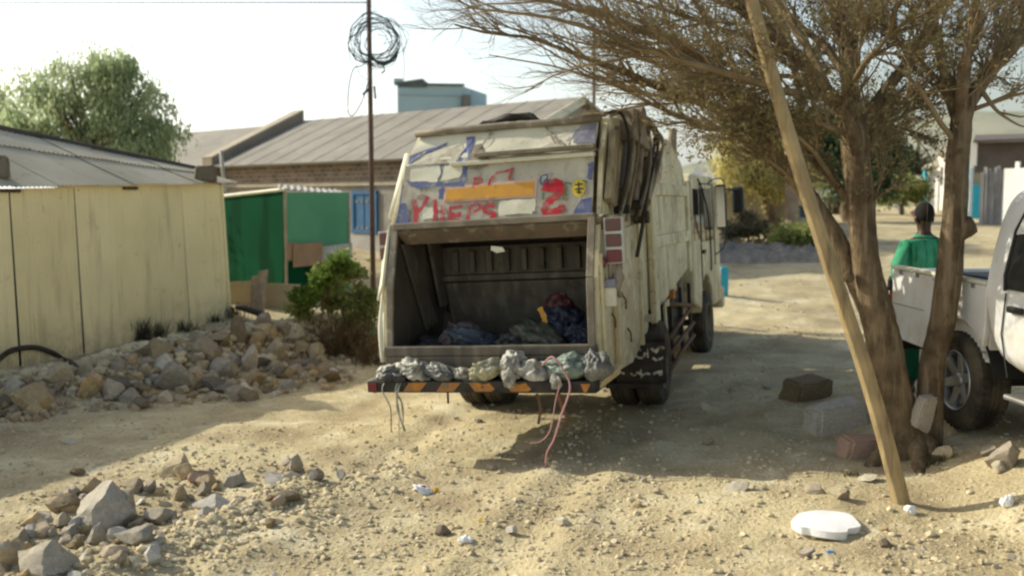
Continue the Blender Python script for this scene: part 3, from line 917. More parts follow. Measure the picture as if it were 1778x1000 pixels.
# cab
bm = B()
arch = [(3.8 + .56 * math.cos(a), .62 + .50 * math.sin(a)) for a in [PI - PI * i / 10 for i in range(11)]]
prism(bm, [(2.68, .66), (2.68, 2.42), (2.82, 2.50), (4.75, 2.50), (4.98, 2.38), (5.28, 1.55), (5.32, .62)][0:0] + [(2.68, .80), (2.68, 2.40), (2.80, 2.50), (4.70, 2.50), (4.95, 2.38), (5.25, 1.55), (5.30, .62), (4.45, .62)] + arch[::-1] + [(3.18, .70)], -1.04, 1.04)
cab = obj('cab', bm, m_cream, truck, bev=.03)
for s in (1, -1):
    xo = s * 1.043
    bm = B(); slab(bm, [(xo, 3.45, 1.58), (xo, 4.55, 1.58), (xo, 4.45, 2.32), (xo, 3.45, 2.32)], .004)
    obj('side_window', bm, m_glass, cab)
    bm = B(); slab(bm, [(xo, 2.80, 1.62), (xo, 3.25, 1.62), (xo, 3.25, 2.30), (xo, 2.80, 2.30)], .004)
    obj('rear_quarter_window', bm, m_glass, cab)
    bm = B()
    tube(bm, [(xo, 3.36, .95), (xo, 3.36, 2.38), (xo, 4.58, 2.38), (xo, 4.66, 1.55), (xo, 4.66, 1.20)], .012, 6)
    d = obj('door_seal', bm, m_black, cab)
    bm = B(); box2(bm, (xo - .02, 3.45, 1.42), (xo + s * .03, 3.62, 1.47))
    obj('door_handle', bm, m_black, cab, bev=.006)
bm = B(); slab(bm, [(-.92, 5.03, 2.30), (.92, 5.03, 2.30), (.95, 5.27, 1.62), (-.95, 5.27, 1.62)], .006)
obj('windscreen', bm, m_glass, cab)
bm = B(); box2(bm, (-1.06, 5.25, .50), (1.06, 5.46, .82))
obj('front_bumper', bm, m_cream, truck, bev=.03)
for s in (1, -1):
    bm = B(); box2(bm, (s * .62 - .15, 5.30, .92), (s * .62 + .15, 5.36, 1.10)); obj('headlight', bm, m_chrome, cab, bev=.02)
bm = B()
tube(bm, smooth_path([(1.04, 4.2, 2.38), (1.10, 4.5, 2.46), (1.18, 4.85, 2.44), (1.21, 4.87, 2.2), (1.20, 4.87, 1.7), (1.16, 4.8, 1.45), (1.05, 4.7, 1.35)], 5), .010, 8)
tube(bm, smooth_path([(1.04, 3.3, 2.44), (1.10, 3.25, 2.30), (1.14, 3.5, 1.9), (1.08, 4.0, 1.3), (1.06, 4.1, 1.15)], 5), .012, 8)
tube(bm, smooth_path([(1.20, 4.87, 2.3), (1.30, 5.0, 2.30), (1.36, 5.1, 2.26)], 4), .015, 8)
obj('mirror_arm', bm, m_trimb, truck, smooth=True)
bm = B(); box(bm, (1.145, 4.84, 2.05), (.15, .07, .66), (0, 0, R(8)))
mrr = obj('mirror', bm, m_trimb, truck, bev=.02)
bm = B(); box(bm, (1.140, 4.798, 2.05), (.12, .006, .60), (0, 0, R(8)))
obj('mirror_glass', bm, m_mirror, mrr)
bm = B(); box(bm, (1.36, 5.12, 2.14), (.18, .10, .40), (0, 0, R(-6)))
obj('mirror', bm, m_trimb, truck, bev=.04)
bm = B(); box(bm, (-1.34, 4.84, 2.0), (.22, .07, .5)); obj('mirror', bm, m_trimb, truck, bev=.02)
# left edge of the tailgate: guard channel and rails that catch the sun
bm = B()
tube(bm, [(-1.06, -1.35, 2.70), (-1.06, -1.80, 2.10)], .05, 10)
tube(bm, smooth_path([(-1.03, -1.95, 1.98), (-1.07, -2.02, 1.7), (-1.05, -2.12, 1.4), (-1.06, -2.2, 1.1), (-1.03, -2.25, .8)], 4), .028, 8)
obj('grab_rail', bm, m_pale, truck, smooth=True)
bm = B()
slab(bm, [(-.98, A3[0], 2.05), (-1.04, A3[0] + .1, 2.0), (-1.06, -2.2, 1.35), (-.98, -2.24, 1.5)], .02)
slab(bm, [(-1.0, -2.2, 1.25), (-1.06, -2.15, 1.2), (-1.05, -2.2, .9), (-1.0, -2.25, .9)], .02)
obj('torn_edge_plate', bm, m_pale, truck)

# ------------------------------------------------------------------ sacks and refuse on the truck
def crumple(name, label, c, size, m, parent=None, seed=0, cat='sack', group=None, amp=.16, rot=0, TMx=None):
    r = random.Random(seed * 17 + 3)
    bm = B()
    bmesh.ops.create_icosphere(bm, subdivisions=5, radius=1)
    knot = Vector((r.uniform(-.9, .9), r.uniform(-.9, .1), r.uniform(.25, 1))).normalized()
    kx = knot.orthogonal().normalized(); ky = knot.cross(kx)
    npl = r.choice((7, 9, 11))
    for v in bm.verts:
        p = v.co.copy()
        th = math.acos(max(-1, min(1, p.dot(knot))))
        ph = math.atan2(p.dot(ky), p.dot(kx))
        w1 = noise.noise(p * 1.5 + Vector((seed * 5.1, seed, 0)))
        w2 = noise.noise(p * 3.4 + Vector((seed, 3.3, w1 * 2)))
        pl = math.sin(npl * ph + 5 * w1) * sst(2.2, .5, th)
        rad_ = 1 + amp * 1.5 * w1 + amp * .8 * w2 + .09 * pl - .07 * abs(noise.noise(p * 6 + Vector((4, seed * 2.3, 1))))
        if th < .42:
            f_ = th / .42
            v.co = knot * (.98 + .45 * (1 - f_) ** 1.3) + (p - knot * p.dot(knot)) * (.55 + .45 * f_ + .6 * (1 - f_) ** 3)
        v.co *= rad_
        v.co = Vector((v.co.x * size[0], v.co.y * size[1], max(-.75, v.co.z) * size[2]))
    o = obj(name, bm, m, parent, smooth=True)
    M_ = Matrix.Translation(Vector(c)) @ Matrix.Rotation(rot if TMx is None or cat != 'sack' else 0, 4, 'Z') @ Matrix.Rotation(r.uniform(-.4, .4), 4, 'Y')
    o.matrix_world = (TMx @ M_) if TMx is not None else M_
    if label:
        tag(o, label, cat, group)
    return o
def sackm(n, a, b_=None):
    return mat(n, a, b_ or tuple(k * .7 for k in a), scale=10, rough=.45, bump=.8, bscale=16, bdist=.03, spec=.5, spots=[(tuple(k * .35 for k in a), 12, .56, .68)])
m_s_white = sackm('dusty_white_sack', (.50, .475, .40), (.17, .16, .13))
m_s_yel = sackm('yellowed_sack', (.44, .40, .22), (.24, .23, .17))
m_s_grey = sackm('grey_plastic', (.20, .195, .17), (.10, .10, .085))
m_s_grn = sackm('grey_green_plastic', (.20, .25, .20), (.10, .13, .11))
m_s_dark = sackm('dark_cloth', (.05, .05, .05))
m_s_blue = sackm('blue_grey_cloth', (.07, .09, .115))
m_s_pink = sackm('faded_pink_cloth', (.15, .105, .095))
m_s_navy = sackm('navy_cloth', (.025, .033, .055))
m_s_olive = sackm('olive_cloth', (.07, .075, .05))
m_s_red = sackm('red_cloth', (.12, .035, .035))
BY = -2.44
def sack(px, w_, d, h, m, lab, seed, dz=0):
    u = (px - 849) / 188
    w_, h = w_ * .95, h * .76
    return crumple('sack', lab, (u, BY, .675 + .70 * h + dz), (w_, d, h), m, None, seed, 'sack', 'sacks wedged on the rear bumper of the garbage truck', TMx=TM, rot=seed)
sack(684, .14, .12, .10, m_s_white, 'small dusty white sack at the left end of the truck bumper', 1)
sack(732, .20, .13, .12, m_s_white, 'crumpled pale sack with dark folds, second from the left on the truck bumper', 2, .01)
sack(780, .19, .12, .10, m_s_grey, 'flat dark grey sack left of the yellowed sack on the truck bumper', 3)
sack(816, .10, .10, .075, m_s_white, 'little knotted white bundle just left of the yellowed sack on the bumper', 4)
sack(858, .20, .13, .125, m_s_yel, 'round yellowed white sack at the middle of the truck bumper', 5)
sack(902, .13, .12, .17, m_s_white, 'tall white knotted sack standing right of the yellowed sack on the bumper', 6, .01)
sack(940, .20, .13, .12, m_s_white, 'wide white sack between the tall knotted sack and the green plastic bundle', 7)
sack(996, .21, .14, .15, m_s_grn, 'grey green plastic bundle with the pink rope tied to it on the bumper', 8, .01)
sack(1040, .14, .14, .16, m_s_grey, 'big grey plastic sack at the right end of the truck bumper', 9, .01)
crumple('plastic_sheet', 'bright white plastic scrap hanging over the bumper front below the green plastic bundle', (.70, -2.58, .665), (.045, .025, .065), m_s_white, None, 71, 'plastic', None, .3, TMx=TM)
crumple('plastic_sheet', 'dusty white plastic flap hanging down in the middle of the truck bumper', (.285, -2.575, .70), (.055, .03, .10), m_s_white, None, 72, 'plastic', None, .3, TMx=TM)
crumple('plastic_sheet', 'dark grey plastic flap between the first two sacks on the bumper', (-.80, -2.54, .71), (.12, .05, .05), m_s_dark, None, 73, 'plastic', None, .3, TMx=TM)
for i, (u, v, w_, s, m, nm, lab, cat) in enumerate([
    (-.45, -1.75, .98, (.20, .20, .13), m_s_pink, 'rag', 'faded pink rag lying in the left part of the open hopper', 'rag'),
    (-.26, -1.95, .97, (.27, .16, .10), m_s_blue, 'plastic_bag', 'blue grey plastic bag lying in the hopper just behind the sill', 'bag'),
    (.10, -1.85, .93, (.22, .18, .10), m_s_dark, 'rag', 'black rag in the middle of the hopper', 'rag'),
    (.36, -1.9, .97, (.26, .18, .14), m_s_olive, 'rag', 'olive green cloth bundle right of the middle in the hopper', 'rag'),
    (.48, -1.6, 1.08, (.20, .18, .18), m_s_navy, 'rag', 'navy blue cloth heaped at the back right of the hopper', 'rag'),
    (.44, -1.5, 1.25, (.16, .12, .10), m_s_red, 'rag', 'dark red cloth on top of the navy heap in the hopper', 'rag'),
    (.74, -1.8, .98, (.20, .18, .13), m_s_navy, 'plastic_bag', 'dark blue plastic bag at the right side of the hopper', 'bag'),
    (-.72, -1.75, .90, (.20, .2, .09), m_s_dark, 'rag', 'flat black rag at the left side of the hopper', 'rag')]):
    crumple(nm, lab, (u, v, w_ - .03), s, m, None, 20 + i, cat, 'refuse lying in the open hopper', amp=.2, TMx=TM, rot=i)
bm = B(); ribbon(bm, [(.34, 1.22), (.38, 1.12), (.37, 1.03)], .05, lambda a, b: (a, -1.80, b))
tag(obj('strap', bm, m_oplate), 'yellow strap end showing between the rags in the hopper', 'strap').matrix_world = TM
# loose wire and rags hanging off the bumper
bm = B()
wr_ = random.Random(6)
for k in range(5):
    x = -.90 + wr_.uniform(0, .2)
    e_ = wr_.uniform(.20, .50)
    tube(bm, smooth_path([(x, -2.54, .68), (x - .02, -2.585, .60), (x + wr_.uniform(-.05, .05), -2.58, .60 - e_ * .4), (x + wr_.uniform(-.06, .06), -2.56, .60 - e_)], 4), wr_.choice((.004, .006, .009)), 5)
tag(obj('torn_strip', bm, m_s_white), 'torn whitish plastic strips hanging from the left end of the truck bumper', 'rag').matrix_world = TM
bm = B()
tube(bm, smooth_path([(.50, -2.5, .56), (.52, -2.48, .44), (.49, -2.47, .30)], 4), .012, 6)
tube(bm, smooth_path([(.68, -2.5, .60), (.70, -2.46, .46), (.74, -2.44, .34), (.70, -2.44, .26)], 4), .02, 6)
tube(bm, smooth_path([(-.35, -2.4, .58), (-.36, -2.38, .45)], 4), .01, 6)
obj('bumper_stay', bm, m_rust, truck, smooth=True)
m_rope = mat('pink_rope', (.50, .24, .23), (.42, .25, .24), scale=14, rough=.8, bump=.4, bscale=90)
rp = thing('pink_rope', 'faded pink rope trailing from the truck bumper down to the dirt', 'rope', gp(955, 810))
def rel(p):
    return Vector(p) - rp.location
p0 = TM @ Vector((.66, -2.60, .86))
e = gp(948, 816)
pts = [p0 + Vector((-.06, .05, -.05)), p0 + Vector((.02, -.03, .03)), p0 + Vector((.10, -.08, -.06)), at(990, 672, p0.y - .12), at(975, 720, p0.y - .18), at(962, 762, p0.y - .22), at(950, 785, p0.y - .2), e + Vector((0, .02, .02)), e + Vector((-.01, -.03, .015))]
bm = B(); tube(bm, [rel(q) for q in smooth_path(pts, 6)], .0085, 8); obj('strand', bm, m_rope, rp, smooth=True)
pts = [at(972, 668, p0.y - .06), at(964, 700, p0.y - .08), at(956, 745, p0.y - .1), at(940, 765, p0.y - .1), at(920, 769, p0.y - .1)]
bm = B(); tube(bm, [rel(q) for q in smooth_path(pts, 6)], .006, 6); obj('strand', bm, m_rope, rp, smooth=True)

# ------------------------------------------------------------------ white pickup (local x right, y forward)
PK = Vector((4.47, 8.2, 0)); PK.z = gz(4.0, 8.2) - .01
pick = thing('pickup_truck', 'white pickup truck with a black rear window, parked under the thorn tree', 'pickup truck', PK, (R(-1.0), 0, R(185.2)))
WR = .39
def arcpts(cy, cz, r, a0, a1, n=12):
    return [(cy + r * math.cos(a0 + (a1 - a0) * i / n), cz + r * math.sin(a0 + (a1 - a0) * i / n)) for i in range(n + 1)]
outl = [(-1.14, 1.20), (-1.18, 1.12), (-1.17, .70), (-1.08, .58), (-.52, .56)] + arcpts(0, WR, .50, PI - .30, .72, 12) + [(.40, .86), (.40, 1.20)]
for s in (1, -1):
    bm = B(); prism(bm, outl, s * .87, s * .82)
    bsd = obj('bed_side', bm, m_wwhite, pick, bev=.012)
    bm = B(); box2(bm, (s * .868, -1.14, .885), (s * .8725, -.55, .893)); obj('body_line', bm, m_chrome, bsd)
bm = B(); box2(bm, (-.82, -1.15, .62), (.82, .38, .68)); box2(bm, (-.82, .34, .6), (.82, .40, 1.2))
for s in (1, -1):
    box2(bm, (s * .5, -.5, .66), (s * .82, .36, .9))
obj('bed_floor', bm, m_wwhite, pick)
bm = B(); box2(bm, (-.86, -1.185, .62), (.86, -1.13, 1.20))
tg = obj('tailgate', bm, m_wwhite, pick, bev=.015)
bm = B(); box2(bm, (-.12, -1.20, 1.02), (.12, -1.18, 1.1)); box2(bm, (.86, -1.19, 1.0), (.90, -1.15, 1.1)); obj('tailgate_latch', bm, m_trimb, tg, bev=.006)
for s in (1, -1):
    bm = B(); box2(bm, (s * .80, -1.15, 1.203), (s * .885, .40, 1.235)); obj('bed_rail', bm, m_pale, pick, bev=.008)
    for i in range(5):
        bm = B(); box2(bm, (s * .872, -1.0 + i * .30, 1.165), (s * .884, -.96 + i * .30, 1.204)); obj('tie_hook', bm, m_chrome, pick)
bm = B(); box2(bm, (-.80, -.20, 1.19), (.80, .38, 1.255)); obj('bed_bar', bm, m_trimb, pick, bev=.01)
bm = B(); box2(bm, (-.84, -1.34, .44), (.84, -1.19, .60)); obj('rear_bumper', bm, m_trimb, pick, bev=.02)
for s in (1, -1):
    bm = B(); box2(bm, (s * .78, -1.20, .82), (s * .872, -1.14, 1.10)); obj('tail_lamp', bm, m_redlens, pick, bev=.008)
# cab with a curved tumblehome: cross sections along y
def cab_section(y, zr, half_top, half_mid, zw, zb):
    return [(.86, y, zb), (.875, y, zb + .30), (half_mid, y, zw), (half_top + .03, y, zr - .10), (half_top - .03, y, zr - .02), (half_top - .16, y, zr),
            (-half_top + .16, y, zr), (-half_top + .03, y, zr - .02), (-half_top - .03, y, zr - .10), (-half_mid, y, zw), (-.875, y, zb + .30), (-.86, y, zb)]
secs = [cab_section(.40, 1.22, .86, .875, 1.18, .88), cab_section(.405, 1.42, .835, .873, 1.18, .87), cab_section(.415, 1.66, .80, .870, 1.18, .84), cab_section(.44, 1.86, .77, .866, 1.18, .76), cab_section(.51, 1.96, .75, .864, 1.18, .56), cab_section(.70, 1.99, .745, .864, 1.18, .47),
        cab_section(1.22, 2.0, .74, .866, 1.18, .45), cab_section(2.0, 2.0, .74, .866, 1.17, .45), cab_section(2.6, 1.95, .73, .866, 1.16, .45), cab_section(3.05, 1.60, .74, .86, 1.14, .45), cab_section(3.38, 1.17, .76, .855, 1.10, .45)]
bm = B()
rg = [[bm.verts.new(p) for p in s_] for s_ in secs]
for a, b in zip(rg, rg[1:]):
    for k in range(11):
        bm.faces.new((a[k], a[k + 1], b[k + 1], b[k]))
bm.faces.new(rg[0]); bm.faces.new(rg[-1][::-1])
for a, b in zip(rg, rg[1:]):
    bm.faces.new((a[0], b[0], b[11], a[11]))
cabp = obj('cab', bm, m_wwhite, pick, smooth=True)
cabp.modifiers.new('sub', 'SUBSURF').levels = 2
cabp.modifiers['sub'].render_levels = 2
def cab_x(y, z):                                    # outer side of the cab at height z (between belt and roof)
    t = (z - 1.18) / .62
    return .872 - .105 * t
for s in (1, -1):
    bm = B()
    pts = [(.66, 1.20), (.63, 1.30), (.65, 1.62), (.73, 1.77), (.90, 1.84), (2.12, 1.85), (2.12, 1.20)]
    vv = [bm.verts.new((s * (cab_x(y, z) + .008), y, z)) for y, z in pts]
    bm.faces.new(vv)
    obj('side_window', bm, m_glass, cabp)
    bm = B(); vv = [bm.verts.new((s * (cab_x(y, z) + .008), y, z)) for y, z in [(2.2, 1.20), (2.2, 1.82), (2.5, 1.78), (3.0, 1.36), (3.0, 1.20)]]
    bm.faces.new(vv); obj('side_window', bm, m_glass, cabp)
    bm = B()
    tube(bm, [(s * (cab_x(y, z) + .008), y, z) for y, z in [(.66, 1.19), (.62, 1.30), (.64, 1.63), (.72, 1.785), (.90, 1.855), (2.14, 1.86)]], .014, 6)
    obj('window_seal', bm, m_trimb, cabp, smooth=True)
    bm = B(); tube(bm, [(s * .872, .66, 1.17), (s * .880, .64, .86), (s * .876, .74, .55)], .006, 5); tube(bm, [(s * .872, 2.16, 1.17), (s * .880, 2.16, .80), (s * .868, 2.16, .55)], .006, 5)
    obj('door_gap', bm, m_trimb, cabp)
    bm = B(); box2(bm, (s * .870, .72, 1.035), (s * .905, .90, 1.085)); obj('door_handle', bm, m_trimb, cabp, bev=.012)
    bm = B(); box2(bm, (s * .80, .80, .405), (s * .945, 3.0, .445)); obj('running_board', bm, m_chrome, pick, bev=.015)
bm = B(); slab(bm, [(-.55, .425, 1.36), (.55, .425, 1.36), (.52, .575, 1.74), (-.52, .575, 1.74)], -.012); obj('rear_window', bm, m_glass, cabp)
bm = B(); slab(bm, [(-.66, 3.36, 1.22), (.66, 3.36, 1.22), (.58, 2.78, 1.80), (-.58, 2.78, 1.80)], .012); obj('windscreen', bm, m_glass, cabp)
bm = B()
prism(bm, [(3.30, .50), (3.30, 1.14), (3.7, 1.10), (4.35, 1.00), (4.50, .85), (4.50, .50), (4.36, .48)] + arcpts(3.85, WR, .47, .22, PI - .22, 12), -.86, .86)
obj('bonnet', bm, m_wwhite, pick, bev=.03)
bm = B(); box2(bm, (-.84, 4.48, .42), (.84, 4.62, .64)); obj('front_bumper', bm, m_wwhite, pick, bev=.03)
bm = B(); box2(bm, (-.5, 4.49, .70), (.5, 4.52, .88)); obj('grille', bm, m_trimb, pick, bev=.01)
for s in (1, -1):
    bm = B(); box2(bm, (s * .52, 4.47, .70), (s * .80, 4.525, .90)); obj('headlight', bm, m_chrome, pick, bev=.02)
    bm = B(); box(bm, (s * 1.0, 2.95, 1.28), (.18, .10, .20)); obj('mirror', bm, m_trimb, cabp, bev=.03)
bm = B(); box2(bm, (-.45, -1.1, .46), (.45, 4.3, .58)); cyl(bm, (-.75, 0, WR), (.75, 0, WR), .06); cyl(bm, (-.75, 3.85, WR), (.75, 3.85, WR), .06)
obj('chassis', bm, m_trimb, pick)
bm = B()
for s in (1, -1):
    for cy in (0,):
        p1 = arcpts(cy, WR, .505, PI - .2, .2, 12)
        for a, b in zip(p1, p1[1:]):
            v = [bm.verts.new(q) for q in ((s * .845, *a), (s * .845, *b), (s * .52, *b), (s * .52, *a))]
            bm.faces.new(v)
obj('wheel_arch', bm, m_trimb, pick)
def pick_wheel(x, y, s):
    wr = bpy.data.objects.new('wheel', None); COL.objects.link(wr); wr.parent = pick; wr.location = (x, y, WR); wr.empty_display_size = .1
    r, wd = WR, .30
    bm = B()
    pr = [(r * .60, -wd * .42), (r * .80, -wd * .5), (r * .93, -wd * .47), (r, -wd * .36), (r, -wd * .18), (r * .972, -wd * .17), (r * .972, -wd * .11), (r, -wd * .10), (r, -wd * .04), (r * .972, -wd * .03), (r * .972, wd * .03), (r, wd * .04),
          (r, wd * .10), (r * .972, wd * .11), (r * .972, wd * .17), (r, wd * .18), (r, wd * .36), (r * .93, wd * .47), (r * .80, wd * .5), (r * .60, wd * .42)]
    lathe(bm, pr, 'x', 56)
    for k in range(44):                              # tread lugs
        a = 2 * PI * k / 44
        for q in (-.27, .27):
            box(bm, (wd * q, r * 1.0 * math.cos(a), r * 1.0 * math.sin(a)), (wd * .20, .022, .022), (a, 0, 0))
    obj('tyre', bm, m_tyre, wr, sharp=35)
    bm = B()
    o_ = s * wd
    lathe(bm, [(r * .635, o_ * .42), (r * .615, o_ * .46), (r * .585, o_ * .42), (r * .56, o_ * .12), (r * .10, o_ * .08)], 'x', 40)
    lathe(bm, [(r * .63, -o_ * .42), (r * .58, -o_ * .38), (r * .02, -o_ * .1)], 'x', 30)
    obj('rim', bm, m_alloy, wr, sharp=40)
    bm = B()
    for k in range(6):
        a = 2 * PI * k / 6 + .3
        ca, sa = math.cos(a), math.sin(a)
        def q(rr, tt, h):
            return (h, rr * ca - tt * sa, rr * sa + tt * ca)
        hexa(bm, [q(.05, -.05, o_ * .12), q(.05, .05, o_ * .12), q(r * .60, .036, o_ * .30), q(r * .60, -.036, o_ * .30),
                  q(.05, -.042, o_ * .30), q(.05, .042, o_ * .30), q(r * .60, .028, o_ * .42), q(r * .60, -.028, o_ * .42)])
    lathe(bm, [(.001, o_ * .36), (.045, o_ * .36), (.06, o_ * .30), (.075, o_ * .12)], 'x', 24)
    obj('spokes', bm, m_alloy, wr, bev=.006)
    bm = B()
    lathe(bm, [(.001, o_ * .10), (.15, o_ * .10), (.155, o_ * .02)], 'x', 24); obj('brake_drum', bm, m_black, wr)
for s in (1, -1):
    pick_wheel(s * .745, 0, s)
    pick_wheel(s * .745, 3.85, s)

# ------------------------------------------------------------------ person in green behind the pickup
m_skin = mat('dark_skin', (.065, .034, .02), (.05, .027, .016), scale=8, rough=.55, bump=.1, bscale=60)
m_hair = mat('short_black_hair', (.012, .010, .009), rough=.9, bump=.9, bscale=140)
m_shirt = mat('green_shirt', (.045, .27, .14), (.08, .36, .20), scale=5, streak=((.008, .13, .055), (22, 22, 1.6), .5, .66), rough=.9, bump=.25, bscale=9, bdist=.03, spec=.1)
m_trou = mat('shaded_green_trousers', (.008, .065, .036), (.012, .08, .045), scale=5, rough=.9, bump=.2, bscale=9, spec=.1)  # darker than the shirt, with shade put into the green
m_shoe = mat('dusty_shoe', (.09, .07, .05), rough=.9)
def skin(name, chains, m, parent, lev=2, root=0):
    bm = B()
    lay = bm.verts.layers.skin.verify()
    idx = {}
    def V(p, r):
        key = tuple(round(c, 4) for c in p)
        if key not in idx:
            v = bm.verts.new(p)
            rr = r if isinstance(r, tuple) else (r, r)
            v[lay].radius = rr
            idx[key] = v
        return idx[key]
    first = True
    for ch in chains:
        pv = None
        for p, r in ch:
            v = V(p, r)
            if first:
                v[lay].use_root = True; first = False
            if pv is not None and bm.edges.get((pv, v)) is None:
                bm.edges.new((pv, v))
            pv = v
    me = bpy.data.meshes.new(name)
    bm.to_mesh(me); bm.free()
    o = bpy.data.objects.new(name, me); COL.objects.link(o)
    o.modifiers.new('skin', 'SKIN').use_smooth_shade = True
    s = o.modifiers.new('sub', 'SUBSURF'); s.levels = lev; s.render_levels = lev
    dg = bpy.context.evaluated_depsgraph_get()
    m2 = bpy.data.meshes.new_from_object(o.evaluated_get(dg))
    o.modifiers.clear()
    o.data = m2
    m2.name = name
    bpy.data.meshes.remove(me)
    m2.materials.clear(); m2.materials.append(m)
    m2.polygons.foreach_set('use_smooth', [True] * len(m2.polygons))
    if parent:
        o.parent = parent
    return o
PX = at(1600, 400, 9.95); PX.z = gz(PX.x, PX.y)
PX.x += .05
per = thing('person', 'person in a loose green long-sleeved shirt seen from behind, standing beyond the pickup bed', 'person', PX, (0, 0, R(8)))
per.scale = (1.06, 1.06, 1.055)
# local: x to the right of the picture, y away from the camera (the way the person faces)
H = [((0, 0, .96), (.15, .11)), ((0, .01, 1.10), (.14, .10)), ((0, .02, 1.28), (.16, .115)), ((0, .02, 1.40), (.15, .10)), ((0, .03, 1.475), (.07, .065)), ((0, .045, 1.54), (.056, .058)), ((0, .05, 1.61), (.072, .088)), ((0, .05, 1.69), (.078, .098)), ((0, .045, 1.76), (.06, .075))]
def arm(s, elbow, wrist):
    return [H[3], ((s * .13, .01, 1.415), .07), ((s * .19, .005, 1.385), .066)], elbow, wrist
def mirror_arm_pts(s, el, wr):
    el, wr = Vector(el), Vector(wr)
    sh = Vector((s * .19, .005, 1.385))
    return [H[3], ((s * .12, .01, 1.41), .068), (tuple(sh), .062), (tuple(sh.lerp(el, .5)), .050), (tuple(el), .043), (tuple(el.lerp(wr, .4)), .041), (tuple(wr), .028)]
LE, LW = (-.275, -.02, 1.10), (-.16, .20, 1.04)
RE, RW = (.265, .0, 1.10), (.20, .22, 1.02)
chains = [H, mirror_arm_pts(-1, LE, LW), mirror_arm_pts(1, RE, RW)]
for s in (-1, 1):
    chains.append([H[0], ((s * .095, 0, .90), .098), ((s * .10, .01, .70), .082), ((s * .105, .02, .50), .062), ((s * .108, 0, .30), .058), ((s * .11, -.01, .09), .038), ((s * .115, .07, .045), .036), ((s * .12, .16, .03), .028)])
def hand_chains(wr, el):
    wr, el = Vector(wr), Vector(el)
    d = (wr - el).normalized()
    sx = d.cross(Vector((0, 0, 1))).normalized()
    palm = wr + d * .055
    out = [[(tuple(wr), .028), (tuple(palm), (.038, .022))]]
    for k, L_ in enumerate((.062, .074, .070, .055)):
        base = palm + sx * (.03 - .02 * k) + d * .025
        out.append([(tuple(palm), (.038, .022)), (tuple(base), .010), (tuple(base + d * L_ * .5 + Vector((0, 0, -.012))), .009), (tuple(base + d * L_ * .85 + Vector((0, 0, -.04))), .008)])
    th = wr + d * .03 + sx * .036
    out.append([(tuple(wr), .028), (tuple(th), .011), (tuple(th + d * .04 + sx * .012 + Vector((0, 0, -.02))), .009)])
    return out
chains += hand_chains(LW, LE) + hand_chains(RW, RE)
bodyp = skin('body', chains, m_skin, per, 2)
# ears and nose on the same head
bm = B(); bm.from_mesh(bodyp.data)
for s in (-1, 1):
    vv = bmesh.ops.create_icosphere(bm, subdivisions=2, radius=1)['verts']
    for v in vv:
        v.co = Vector((s * .083 + v.co.x * .014, .045 + v.co.y * .022, 1.645 + v.co.z * .034))
vv = bmesh.ops.create_icosphere(bm, subdivisions=2, radius=1)['verts']
for v in vv:
    v.co = Vector((v.co.x * .018, .148 + v.co.y * .022, 1.635 + v.co.z * .028))
bm.to_mesh(bodyp.data); bm.free()
bodyp.data.polygons.foreach_set('use_smooth', [True] * len(bodyp.data.polygons))
bm = B(); bmesh.ops.create_icosphere(bm, subdivisions=4, radius=1)
for v in list(bm.verts):
    if v.co.y > .45 and v.co.z < .35 or v.co.z < -.80 - .9 * v.co.y * (v.co.y > -.3):
        bm.verts.remove(v)
for v in bm.verts:
    v.co = Vector((v.co.x * .083, .046 + v.co.y * .107, 1.695 + v.co.z * .108)) + noise.noise_vector(v.co * 9) * .003
obj('hair', bm, m_hair, per, smooth=True)
# eyes and mouth
bm = B()
for s in (-1, 1):
    vv = bmesh.ops.create_icosphere(bm, subdivisions=2, radius=.013)['verts']
    for v in vv:
        v.co += Vector((s * .033, .135, 1.665))
obj('eyes', bm, m_chalk if False else m_pale, per, smooth=True)
sh = [[((0, 0, .92), (.185, .14)), ((0, .005, 1.05), (.182, .135)), ((0, .015, 1.22), (.190, .140)), ((0, .02, 1.36), (.185, .118)), ((0, .03, 1.455), (.085, .078)), ((0, .035, 1.495), (.068, .066))]]
for s, el, wr in ((-1, LE, LW), (1, RE, RW)):
    el, wr = Vector(el), Vector(wr)
    shp = Vector((s * .195, .005, 1.385))
    sh.append([((0, .02, 1.36), (.185, .118)), (tuple(shp), .085), (tuple(shp.lerp(el, .5)), .076), (tuple(el), .066), (tuple(el.lerp(wr, .5)), .055), (tuple(el.lerp(wr, .82)), .046)])
shirt = skin('shirt', sh, m_shirt, per, 2)
for v in shirt.data.vertices:                       # hanging folds
    k = sst(1.5, 1.2, v.co.z)
    v.co += Vector((v.co.x, v.co.y - .02, 0)).normalized() * (.034 * k * noise.noise((v.co.x * 15, v.co.y * 9, v.co.z * 1.8)) + .008 * noise.noise((v.co.x * 30, v.co.y * 20, v.co.z * 8)))
bm = B(); tube(bm, [(.075 * math.cos(a), .035 + .072 * math.sin(a), 1.487 + .012 * math.sin(a)) for a in [2 * PI * i / 20 for i in range(21)]], .017, 8); obj('collar', bm, m_shirt, per, smooth=True)
tr = []
for s in (-1, 1):
    tr.append([((0, 0, .97), (.16, .12)), ((s * .095, 0, .88), .112), ((s * .10, .01, .70), .098), ((s * .105, .02, .50), .082), ((s * .108, 0, .30), .076), ((s * .11, -.01, .11), .066)])
skin('trousers', tr, m_trou, per, 2)
for s in (-1, 1):
    bm = B(); bmesh.ops.create_icosphere(bm, subdivisions=3, radius=1)
    for v in bm.verts:
        v.co = Vector((s * .117 + v.co.x * .048, .06 + v.co.y * .145, max(0, .05 + v.co.z * .055)))
    obj('shoe', bm, m_shoe, per, smooth=True)

